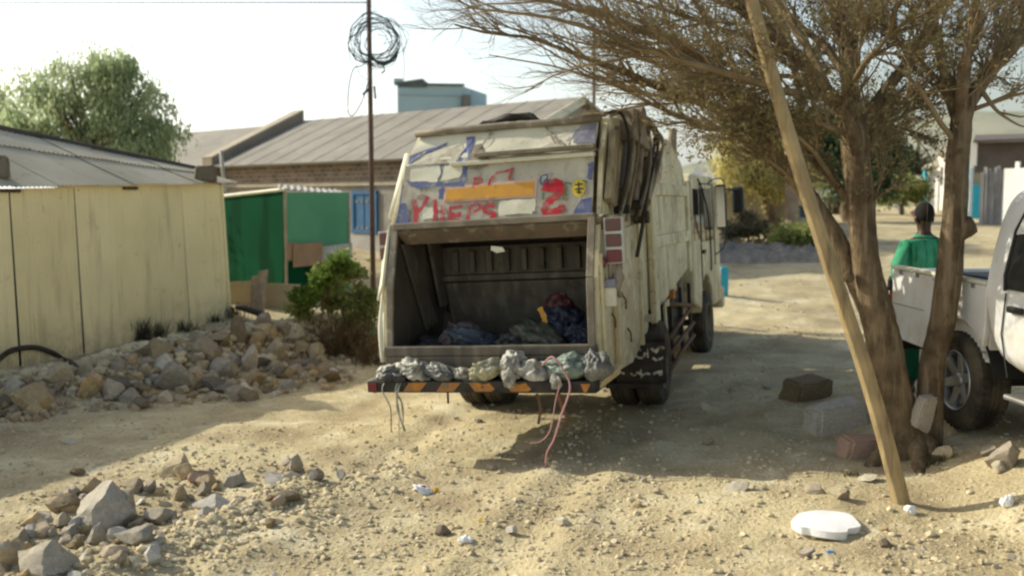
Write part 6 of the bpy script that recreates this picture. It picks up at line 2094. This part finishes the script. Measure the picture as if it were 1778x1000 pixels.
# ------------------------------------------------------------------ utility poles with cable
m_ppole = mat('rusty_pole', (.12, .07, .05), (.085, .055, .042), scale=4, rough=.8, bump=.2, streak=((.17, .10, .07), (20, 20, 1), .5, .7))
m_cable = mat('cable', (.03, .045, .055), (.05, .065, .075), scale=4, rough=.6, bump=0)
up0 = at(648, 480, 18.5); up0.z = gz(up0.x, 18.5)
upole = thing('utility_pole', 'thin rusty iron pole carrying the big cable coil', 'utility pole', up0)
bm = B(); tube(bm, [(0, 0, -.3), (-.01, 0, 3), (-.035, 0, 8.0 - up0.z)], [.048, .046, .040], 12); obj('shaft', bm, m_ppole, upole, smooth=True)
coil = thing('cable_coil', 'tangled coil of dark cable hanging on the rusty utility pole', 'cable', at(653, 72, 18.4))
CO_ = Vector(coil.location)
def cpt(px, py, dy=0):
    return at(px, py, 18.4 + dy) - CO_
crng = random.Random(4)
bm = B()
for k in range(15):
    r = crng.uniform(32, 50) if k < 11 else crng.uniform(22, 34)
    ex, ey = crng.uniform(.82, 1.08), crng.uniform(.75, 1.0)
    ox, oy = crng.uniform(-6, 6), crng.uniform(-6, 8)
    a0 = crng.uniform(0, 6.28)
    thick = .012 if k in (2, 5, 7) else .006
    n = 30
    pts = []
    for i in range(n + 1):
        a = a0 + 2 * PI * i / n * crng.choice((1, 1, 1))
        rr = r * (1 + .07 * math.sin(3 * a + k) + .04 * math.sin(7 * a + 2 * k))
        pts.append(cpt(653 + ox + ex * rr * math.cos(a), 72 + oy + ey * rr * math.sin(a), .05 * math.sin(a * 2 + k)))
    tube(bm, pts, thick, 5)
obj('loops', bm, m_cable, coil, smooth=True)
bm = B()
for pts, r in (([(640, 105), (628, 115), (614, 120), (606, 150), (604, 190), (609, 201), (618, 195), (632, 168), (642, 130)], .010), ([(640, 92), (655, 108), (678, 106), (690, 90)], .03),
               ([(655, 20), (635, 25), (612, 45), (605, 80), (610, 110)], .006), ([(698, 75), (702, 110), (701, 140)], .006), ([(660, 30), (690, 42), (705, 70), (700, 95)], .007),
               ([(646, 10), (625, 40), (615, 90), (625, 130), (644, 140)], .006), ([(662, 110), (668, 122), (662, 128)], .014), ([(630, 165), (643, 152), (646, 150)], .025), ([(650, 150), (652, 172)], .02), ([(655, 60), (672, 66), (666, 78), (684, 70)], .006)):
    tube(bm, smooth_path([cpt(*p) for p in pts], 5), r, 6)
obj('loose_ends', bm, m_cable, coil, smooth=True)
def wire(a, b, sag, label):
    bm = B()
    pts = [a.lerp(b, t) - a + Vector((0, 0, -sag * 4 * t * (1 - t))) for t in [i / 24 for i in range(25)]]
    tube(bm, pts, .010, 5)
    tag(obj('overhead_wire', bm, m_cable, None, loc=a), label, 'wire')
wire(at(645, 5, 18.5), at(-300, 5, 18.5), .0, 'thin overhead wire running left from the rusty utility pole')
wire(at(645, -4, 18.5), at(1100, -60, 34), .3, 'thin overhead wire running right from the rusty utility pole')
sp0 = at(1030, 350, 27.5); sp0.z = gz(sp0.x, 27.5)
bm = B(); tube(bm, [(0, 0, 0), (0, 0, at(1030, 40, 27.5).z - sp0.z)], .045, 10)
tag(obj('utility_pole', bm, m_ppole, None, loc=sp0, smooth=True), 'thin dark pole standing behind the garbage truck roof', 'utility pole')

# ------------------------------------------------------------------ foliage
def leafmat(name, a, b, t=.35):
    return mat(name, a, b, scale=1.1, rough=.7, bump=0, spec=.2, trans=t)
def foliage_tree(name, label, base, crown, m_leaf, m_trunk, seed, n, leaf, droop=0, trunk_r=.18, group=None, cat='tree', clump=.16, stems=1, wander=.25, shade=None):
    """crown: list of (centre, radii) lobes; leaves gather in clumps on branches that reach into the lobes"""
    r = random.Random(seed)
    t = thing(name, label, cat, base, group=group)
    bm = B()
    ends = []
    bs = Vector(base)
    for c, rad in crown:
        c = Vector(c) - bs
        k = max(7, int(n / len(crown) / 110))
        for i in range(k):
            d = Vector((r.gauss(0, 1), r.gauss(0, 1), r.gauss(0, 1))).normalized()
            q = r.random() ** .45
            e_ = c + Vector((d.x * rad[0], d.y * rad[1], d.z * rad[2])) * q
            ends.append((e_, q))
        cb = c + Vector((0, 0, -rad[2] * .7))
    z0 = min(e[0].z for e in ends)
    hub = Vector((sum(e[0].x for e in ends) / len(ends), sum(e[0].y for e in ends) / len(ends), max(.4, z0 * .9)))
    for s in range(stems):
        a = Vector((r.uniform(-.15, .15) * (stems > 1), 0, -.1))
        tube(bm, smooth_path([a, a.lerp(hub, .5) + Vector((r.uniform(-wander, wander), 0, 0)), hub], 4), lerp_list([trunk_r, trunk_r * .85, trunk_r * .7], 4), 10)
    for e_, q in ends[::2]:
        m_ = hub.lerp(e_, .5) + Vector((r.uniform(-.3, .3), r.uniform(-.3, .3), .15)) * .6
        tube(bm, smooth_path([hub, m_, e_], 3), lerp_list([trunk_r * .4, trunk_r * .2, .008], 3), 5, cap=False)
    obj('trunk', bm, m_trunk, t, smooth=True)
    bl = B()
    per_ = max(1, n // len(ends))
    for e_, q in ends:
        cr = clump * r.uniform(.7, 1.6)
        for j in range(per_):
            o_ = Vector((r.gauss(0, 1), r.gauss(0, 1), r.gauss(0, .8))) * cr
            p = e_ + o_
            if droop:
                L_ = leaf * r.uniform(.7, 1.5)
                d = Vector((o_.x * .6, o_.y * .6, -droop)).normalized() + Vector((r.uniform(-.25, .25), r.uniform(-.25, .25), 0))
                p += Vector((0, 0, -r.random() * droop * .35))
                wv = .22
            else:
                L_ = leaf * r.uniform(.6, 1.3)
                d = Vector((r.gauss(0, 1), r.gauss(0, 1), r.gauss(.1, .8)))
                wv = .42
            d.normalize()
            x = d.cross(Vector((r.uniform(-1, 1), r.uniform(-1, 1), r.uniform(-1, 1)))).normalized() * L_ * wv
            vv = [bl.verts.new(s_) for s_ in (p, p + d * L_ * .5 + x, p + d * L_, p + d * L_ * .5 - x)]
            bl.faces.new(vv)
    obj('crown', bl, m_leaf, t)
    return t
m_lpep = leafmat('pepper_leaf', (.42, .48, .27), (.32, .39, .22), .65)  # leaf colour raised to take in the haze over the tree
m_lyel = leafmat('yellow_green_leaf', (.66, .57, .22), (.45, .42, .16), .6)
m_ldark = leafmat('dark_green_leaf', (.10, .15, .075), (.07, .11, .055), .45)
m_lbush = leafmat('bush_leaf', (.34, .37, .12), (.21, .25, .085), .55)
m_lbrt = leafmat('bright_bush_leaf', (.16, .24, .035), (.09, .15, .03), .45)
m_lgrey = leafmat('grey_bush_leaf', (.10, .105, .055), (.06, .065, .035), .3)
def lobe(px, py, Y, wpx, hpx, dpt=None):
    c = at(px, py, Y)
    s = Y / FPX
    return (c, (wpx * s, dpt or wpx * s * .9, hpx * s))
def base_at(px, Y):
    p = at(px, 400, Y)
    return Vector((p.x, p.y, gz(p.x, p.y)))
foliage_tree('pepper_tree', 'large drooping green pepper tree behind the cream shed', base_at(165, 24),
             [lobe(70, 165, 24, 68, 50), lobe(150, 130, 24.5, 78, 52), lobe(220, 175, 24, 80, 55), lobe(280, 225, 24, 46, 40), lobe(170, 205, 23.5, 110, 55), lobe(60, 215, 23.8, 60, 42), lobe(240, 258, 23.5, 70, 26), lobe(190, 112, 24, 44, 26)],
             m_lpep, m_bark, 11, 21000, .095, droop=1.0, trunk_r=.2, clump=.15, stems=2)
foliage_tree('pepper_tree', 'second drooping tree cut off by the left frame edge behind the shed', base_at(-70, 27),
             [lobe(-60, 180, 27, 90, 75), lobe(-20, 190, 27, 40, 50)], m_lpep, m_bark, 12, 5000, .14, droop=1.0, clump=.24)
foliage_tree('yellow_tree', 'yellowing feathery tree between the truck cab and the leaning pole', base_at(1385, 27),
             [lobe(1290, 255, 27, 55, 45), lobe(1340, 270, 27.5, 45, 50), lobe(1270, 290, 26.5, 35, 22), lobe(1380, 300, 27, 40, 40), lobe(1335, 312, 26.8, 34, 18)], m_lyel, m_bark, 13, 13000, .085, droop=.35, trunk_r=.17, clump=.17)
foliage_tree('dark_tree', 'dense dark green round tree behind the thorn tree stems', base_at(1480, 33),
             [lobe(1508, 232, 33, 64, 62), lobe(1450, 265, 33, 66, 68), lobe(1532, 285, 33, 38, 48), lobe(1415, 235, 33.5, 54, 58), lobe(1490, 310, 33, 52, 34)], m_ldark, m_bark, 14, 22000, .14, trunk_r=.22, clump=.22)
foliage_tree('round_bush', 'small round green tree in front of the far white houses', base_at(1566, 39),
             [lobe(1566, 328, 39, 34, 20), lobe(1545, 335, 39, 20, 14), lobe(1590, 332, 39, 18, 16)], m_lbush, m_bark, 15, 5000, .13, trunk_r=.08, clump=.15)
foliage_tree('far_tree', 'pale far bush at the foot of the hill', base_at(1575, 62), [lobe(1580, 290, 62, 26, 18), lobe(1560, 300, 62, 20, 14)], m_lgrey, m_bark, 16, 2500, .25, trunk_r=.1, clump=.3)
foliage_tree('green_shrub', 'leafy green shrub between the green shack and the truck', base_at(605, 15.6),
             [lobe(572, 488, 15.5, 22, 26), lobe(602, 462, 15.7, 15, 24), lobe(545, 520, 15.4, 26, 14), lobe(585, 530, 15.5, 30, 20), lobe(626, 500, 15.7, 16, 42), lobe(641, 540, 15.6, 12, 36), lobe(612, 545, 15.6, 24, 24), lobe(520, 540, 15.3, 16, 9)],
             m_lbush, m_bark, 17, 3000, .08, trunk_r=.018, clump=.06, cat='shrub', stems=4)
foliage_tree('green_shrub', 'bright yellow-green sunlit shoots at the left top of the leafy shrub', base_at(560, 15.2),
             [lobe(563, 478, 15.2, 20, 16), lobe(590, 455, 15.3, 16, 14), lobe(530, 515, 15.1, 20, 12)], m_lbrt, m_bark, 18, 1500, .075, trunk_r=.012, clump=.06, cat='shrub', stems=3)
m_ldry = leafmat('dry_bush_leaf', (.19, .125, .055), (.13, .09, .042), .3)
def twig_bush(name, label, px, py, wpx, hpx, n, m, seed, cat='bush'):
    r = random.Random(seed)
    b = gp(px, py); s = b.y / FPX
    bm = B()
    for i in range(n):
        x0 = r.gauss(0, wpx * s * .22)
        p = Vector((x0, r.gauss(0, .15), -.02))
        d = Vector((r.gauss(x0 * .8, .35), r.gauss(0, .35), 1)).normalized()
        L_ = hpx * s * r.uniform(.5, 1.05)
        q = [p]
        for j in range(4):
            d = (d + Vector((r.uniform(-.3, .3), r.uniform(-.3, .3), 0))).normalized()
            q.append(q[-1] + d * L_ / 4)
        tube(bm, q, [.006, .005, .004, .003, .002], 3, cap=False)
        for k in range(7):
            c = q[r.randrange(1, 5)] + Vector((r.gauss(0, .03), r.gauss(0, .03), r.gauss(0, .03)))
            dd = Vector((r.gauss(0, 1), r.gauss(0, 1), r.gauss(0, 1))).normalized() * r.uniform(.02, .06)
            xx = dd.cross(Vector((0, 0, 1))) * .3
            v = [bm.verts.new(z) for z in (c, c + dd * .5 + xx, c + dd, c + dd * .5 - xx)]
            bm.faces.new(v)
    return tag(obj(name, bm, m, None, loc=b), label, cat)
twig_bush('dry_bush', 'dry brown bush below the leafy shrub beside the truck', 600, 615, 110, 80, 230, m_ldry, 1)
twig_bush('dry_bush', 'low dry brown bush right of the rubble beside the truck bumper', 640, 630, 60, 60, 90, m_ldry, 2)

# ------------------------------------------------------------------ right background
m_beige = mat('beige_render', (.40, .35, .23), (.34, .30, .20), scale=1.2, rough=.85, bump=.1, streak=((.28, .24, .16), (3, 3, .4), .55, .75))
m_wht = mat('white_wash', (.78, .76, .72), (.68, .66, .62), scale=1.2, rough=.8, bump=.05, streak=((.55, .53, .50), (4, 4, .4), .58, .78))
m_teal = mat('turquoise_paint', (.03, .36, .50), (.03, .30, .42), scale=4, rough=.6, bump=.05)
m_tealw = mat('turquoise_white', (.62, .72, .74), rough=.6, bump=.05)
m_dwall = mat('dark_block_wall', (.15, .12, .105), (.115, .095, .082), scale=2, rough=.9, bump=.2)
m_plank = mat('whitewashed_plank', (.36, .34, .33), (.27, .25, .24), scale=3, rough=.85, bump=.1, streak=((.52, .50, .48), (8, 8, .5), .48, .62))
m_bdoor = mat('dull_blue_door', (.05, .10, .15), rough=.6)
def quadwall(bm, O_, x0, x1, yt0, yt1, Y0, Y1, zb, t=.1):
    a, b = at(x0, yt0, Y0), at(x1, yt1, Y1)
    n = Vector((b.y - a.y, a.x - b.x, 0)).normalized()
    if n.y < 0:
        n = -n
    hexa(bm, [Vector((p.x, p.y, z)) - O_ for p, z in ((a, zb), (b, zb), (b + n * t, zb), (a + n * t, zb))] + [Vector((p.x, p.y, z)) - O_ for p, z in ((a, a.z), (b, b.z), (b + n * t, b.z), (a + n * t, a.z))])
bh = thing('beige_house', 'low beige house with a sloping tin roof behind the truck cab', 'house', base_at(1320, 29))
O_ = Vector(bh.location)
bm = B(); quadwall(bm, O_, 1200, 1368, 322, 326, 29, 28.0, O_.z - .5, 3); obj('wall', bm, m_beige, bh)
bm = B(); slab(bm, [at(1180, 318, 28.2) - O_, at(1372, 330, 27.3) - O_, at(1338, 322, 32) - O_, at(1215, 292, 33) - O_], .05); obj('roof', bm, m_tin, bh)
bm = B()
a, b = at(1326, 335, 27.95), at(1332, 345, 27.95)
for x0, x1, y0, y1 in ((1327, 1333, 332, 346), (1346, 1365, 332, 386)):
    quadwall(bm, O_, x0, x1, y0, y0, 28.15, 28.02, at(x0, y1, 28.1).z, .03)
obj('door', bm, m_bdoor, bh)
bm = B(); quadwall(bm, O_, 1335, 1346, 330, 330, 28.0, 27.9, O_.z, .06); obj('door_jamb', bm, m_card, bh)
bh2 = thing('roadside_kiosk', 'low blue fronted kiosk half hidden behind the painted tree trunk', 'kiosk', base_at(1395, 31))
O_ = Vector(bh2.location)
bm = B(); quadwall(bm, O_, 1384, 1425, 358, 358, 31, 31, O_.z - .3, 2); obj('wall', bm, m_bdoor, bh2)
bm = B(); slab(bm, [at(1380, 358, 30.7) - O_, at(1430, 356, 30.7) - O_, at(1428, 350, 33) - O_, at(1384, 350, 33) - O_], .04); obj('roof', bm, m_beige, bh2)
bm = B(); quadwall(bm, O_, 1380, 1426, 378, 378, 30.6, 30.6, O_.z - .3, .3); obj('step', bm, m_band, bh2)
pt = base_at(1376, 26)
bm = B(); tube(bm, smooth_path([(0, 0, -.2), (0, 0, .5), (-.05, 0, 1.3), (-.1, 0, 2.2), (-.12, 0, 3.0)], 4), lerp_list([.26, .2, .17, .15, .12], 4), 12)
tag(obj('tree_trunk', bm, mat('limewashed_bark', (.34, .25, .17), (.24, .175, .12), scale=3, rough=.9, bump=.5, bscale=18), None, loc=pt, smooth=True), 'thick pale brown tree trunk in front of the blue kiosk', 'tree trunk')
# dark scrub and rubble mound beyond the truck cab
m_scrub = leafmat('dark_scrub_leaf', (.13, .115, .07), (.19, .165, .10), .3)
foliage_tree('dark_scrub', 'dark leafless scrub beyond the truck cab in front of the beige house', base_at(1290, 25.5), [lobe(1275, 402, 25.5, 30, 9), lobe(1318, 400, 25.5, 30, 11), lobe(1300, 380, 25.8, 8, 14)], m_scrub, m_bark, 31, 3000, .08, trunk_r=.025, clump=.09, cat='scrub', stems=4)
foliage_tree('leafy_bush', 'low green sunlit bush left of the leaning pole on the far roadside', base_at(1395, 24.6), [lobe(1400, 408, 24.6, 36, 15), lobe(1370, 415, 24.4, 26, 12), lobe(1425, 418, 24.4, 18, 10)], m_lbush, m_bark, 32, 4500, .10, trunk_r=.03, clump=.13, cat='bush', stems=3)
m_grub = mat('grey_rubble', (.27, .235, .19), (.18, .16, .135), scale=7, rough=.95, bump=.6, bscale=12, spots=[((.32, .30, .27), 4, .55, .7)])
mb = base_at(1330, 23.6)
bm = B()
g = []
for j in range(13):
    row = []
    for i in range(41):
        x, y = -1.9 + 3.9 * i / 40, -.9 + 1.8 * j / 12
        e = max(0, 1 - (x / 1.95) ** 2) * max(0, 1 - (y / .9) ** 2)
        row.append(bm.verts.new((x, y, gz(mb.x + x, mb.y + y) - mb.z - .03 + .30 * e ** .6 * (1 + .7 * noise.noise((x * 3.2, y * 3.2, 1)) + .5 * noise.noise((x * 9, y * 9, 4))))))
    g.append(row)
for j in range(12):
    for i in range(40):
        bm.faces.new((g[j][i], g[j][i + 1], g[j + 1][i + 1], g[j + 1][i]))
tag(obj('rubble_mound', bm, m_grub, None, loc=mb, smooth=True), 'long grey mound of dumped rubble beyond the truck cab', 'mound')
rock(1352, 428, 34, 18, 'pale flat stone on the grey rubble mound by the green bush', 'p', depth=.3, sink=0, lift=.12)
for i in range(16):
    rock(rrng.uniform(1258, 1445), rrng.uniform(412, 440), rrng.uniform(9, 22), rrng.uniform(7, 13), 'small grey stone on the far rubble mound beyond the truck', 'g', 'rubble_stone', 'small stones of the far rubble mound', cat='stone', lift=.1)
# turquoise post beyond the cab
tp = gp(1257, 514)
bm = B(); s = tp.y / FPX
box2(bm, (-.07, -.05, -.05), (.07, .05, 50 * s))
mp = thing('marker_post', 'short turquoise painted post standing on the road just right of the truck cab', 'post', tp)
obj('post', bm, m_teal, mp, bev=.01)
bm = B(); box2(bm, (-.115, -.051, 12 * s), (-.071, .049, 46 * s)); obj('sunlit_face', bm, m_tealw, mp)  # pale strip paints sunlight onto the post's left side
# white houses on the right
wh = thing('white_house', 'white walled house with narrow dark slits behind the second tree stem', 'house', base_at(1650, 44))
O_ = Vector(wh.location)
bm = B(); quadwall(bm, O_, 1628, 1700, 271, 268, 44.6, 42.8, O_.z - .4, 4); obj('wall', bm, m_wht, wh)
bm = B()
for x0 in (1634, 1643, 1656):
    yy = 44.6 - 1.8 * (x0 - 1628) / 72 - .06
    quadwall(bm, O_, x0, x0 + 2.0, 290, 290, yy, yy - .05, at(x0, 322, yy).z, .02)
obj('slit_window', bm, m_gap, wh)
bm = B(); slab(bm, [at(1622, 272, 43.4) - O_, at(1706, 266, 42.4) - O_, at(1700, 254, 47) - O_, at(1632, 258, 48) - O_], .08); obj('roof', bm, m_beige, wh)
wl = thing('white_fence', 'lower white boarded wall with a turquoise corner post left of the white house', 'fence', base_at(1616, 42))
O_ = Vector(wl.location)
bm = B(); quadwall(bm, O_, 1611, 1630, 297, 297, 42, 41.5, O_.z - .3, .1); obj('board_panel', bm, m_wht, wl)
bm = B(); quadwall(bm, O_, 1606, 1611, 294, 294, 41.8, 41.8, O_.z - .3, .2); obj('corner_post', bm, m_teal, wl)
bm = B(); slab(bm, [at(1600, 296, 41.2) - O_, at(1632, 291, 41) - O_, at(1630, 280, 44) - O_, at(1606, 290, 44) - O_], .06); obj('roof', bm, m_beige, wl)
bm = B(); quadwall(bm, O_, 1591, 1606, 305, 305, 42.2, 42, at(1600, 313, 42).z, .1); obj('white_box', bm, m_wht, wl)
dh = thing('dark_house', 'house with a dark upper wall, white corner and blue painted base at the right', 'house', base_at(1730, 36))
O_ = Vector(dh.location)
bm = B(); quadwall(bm, O_, 1694, 1830, 248, 244, 36, 35, at(1694, 300, 36).z, 5); obj('upper_wall', bm, m_dwall, dh)
bm = B(); quadwall(bm, O_, 1688, 1830, 292, 292, 36.1, 35.1, O_.z - .4, .2); obj('lower_wall', bm, m_beige, dh)
bm = B(); quadwall(bm, O_, 1686, 1697, 248, 247, 35.9, 35.8, at(1690, 288, 35.9).z, .1); obj('white_corner', bm, m_wht, dh)
bm = B(); quadwall(bm, O_, 1687, 1705, 321, 321, 35.85, 35.7, O_.z - .4, .15); obj('blue_base', bm, m_teal, dh)
for x0 in (1686.5, 1680):
    bm = B(); quadwall(bm, O_, x0, x0 + 4, 290, 290, 35.3, 35.3, O_.z - .3, .08); obj('veranda_post', bm, m_tealw if x0 > 1682 else m_teal, dh)
bm = B(); slab(bm, [at(1690, 248, 35.4) - O_, at(1840, 243, 34.4) - O_, at(1840, 234, 40) - O_, at(1694, 238, 41) - O_], .08); obj('roof', bm, m_dwall, dh)
bm = B(); slab(bm, [at(1690, 244, 41) - O_, at(1745, 244, 41) - O_, at(1718, 234, 41) - O_], .1); obj('gable', bm, m_dwall, dh)
pf = thing('plank_fence', 'fence of whitewashed upright planks in front of the dark house', 'fence', base_at(1735, 31))
O_ = Vector(pf.location)
prng = random.Random(8)
x = 1703
while x < 1830:
    w_ = prng.uniform(5, 8)
    bm = B(); yt = prng.uniform(287, 300)
    quadwall(bm, O_, x, x + w_ - .5, yt, yt, 31 + prng.uniform(-.03, .03), 30.9 + prng.uniform(-.03, .03), O_.z - .3, .03)
    obj('plank', bm, m_plank, pf)
    x += w_
wb = base_at(1765, 25)
bm = B(); O_ = Vector(wb)
quadwall(bm, O_, 1744, 1830, 293, 290, 25.5, 24.4, wb.z - .2, .06); quadwall(bm, O_, 1763, 1770, 281, 281, 25.3, 25.2, at(1765, 296, 25).z, .05)
tag(obj('white_board', bm, m_wht, None, loc=wb), 'large bright white board standing above the pickup roof at the right edge', 'board')
wv = base_at(1510, 60)
van = thing('parked_van', 'tiny distant white van on the road between the tree stems', 'van', wv)
bm = B(); prism(bm, [(-.2, .5), (-.2, 1.5), (.25, 2.0), (3.6, 2.0), (3.7, .5)], -.85, .85); obj('body', bm, m_wwhite, van, bev=.08)
bm = B(); box2(bm, (-.7, -.225, 1.25), (.7, -.2, 1.75)); obj('window', bm, m_glass, van)
bm = B()
for sx in (-.75, .75):
    for sy in (.5, 2.9):
        cyl(bm, (sx - .1, sy, .32), (sx + .1, sy, .32), .32, 14)
obj('wheels', bm, m_tyre, van)
p = base_at(1591, 34); rock(1591, 373, 26, 18, 'brown heap of earth beside the round bush on the far road', 'r', 'earth_heap', depth=.4, sink=.1)
rock(1561, 366, 16, 16, 'small whitish bundle under the round bush on the far road', 'p', 'bundle', depth=.25, sink=.1, cat='bundle')
bb = foliage_tree('far_scrub', 'far dark roadside scrub left of the first tree stem', base_at(1455, 40), [lobe(1450, 360, 40, 26, 12), lobe(1470, 352, 40, 16, 16)], m_scrub, m_bark, 41, 1600, .16, trunk_r=.03, clump=.2, cat='scrub')

# ------------------------------------------------------------------ separate pieces become parts of their own
SPLIT = {'guide_plate', 'opening_frame', 'pale_patch', 'blue_paint', 'side_stiffener', 'blade_rib', 'grey_patch', 'mudguard', 'flap_bar', 'side_rib', 'corner_post', 'fuel_tank', 'guard_post', 'latch_chain', 'tailgate_latch', 'chassis', 'torn_edge_plate',
         'grab_rail', 'mirror_arm', 'bumper_stay', 'crack', 'dark_smudge', 'slit_window', 'door', 'rafter_end', 'wheels', 'door_gap', 'shutter_vent', 'cardboard_patch', 'eyes', 'axle', 'chassis_rail', 'packer_blade', 'hopper_sill', 'bed_floor', 'wheel_arch', 'roof', 'green_mark', 'dark_scratch'}
REN = {'wheels': 'wheel', 'eyes': 'eye'}
def split_loose(o):
    bm = B(); bm.from_mesh(o.data)
    seen, comps = set(), []
    for f in bm.faces:
        if f.index in seen:
            continue
        st, c = [f], []
        seen.add(f.index)
        while st:
            g = st.pop(); c.append(g.index)
            for e in g.edges:
                for h in e.link_faces:
                    if h.index not in seen:
                        seen.add(h.index); st.append(h)
        comps.append(set(c))
    bm.free()
    if len(comps) < 2:
        return
    src = o.data
    for k, c in enumerate(comps):
        b2 = B(); b2.from_mesh(src)
        bmesh.ops.delete(b2, geom=[f for f in b2.faces if f.index not in c], context='FACES')
        me = src.copy(); b2.to_mesh(me); b2.free()
        if k == 0:
            first = me
        else:
            n = o.copy(); n.data = me; COL.objects.link(n)
    o.data = first
for o in [o for o in COL.objects if o.type == 'MESH' and o.parent and o.name.split('.')[0] in SPLIT]:
    nm = o.name.split('.')[0]
    if nm == 'roof' and o.parent.name.split('.')[0] not in ('stone_house', 'neighbour_house'):
        continue
    if nm in REN:
        o.name = REN[nm]
    split_loose(o)
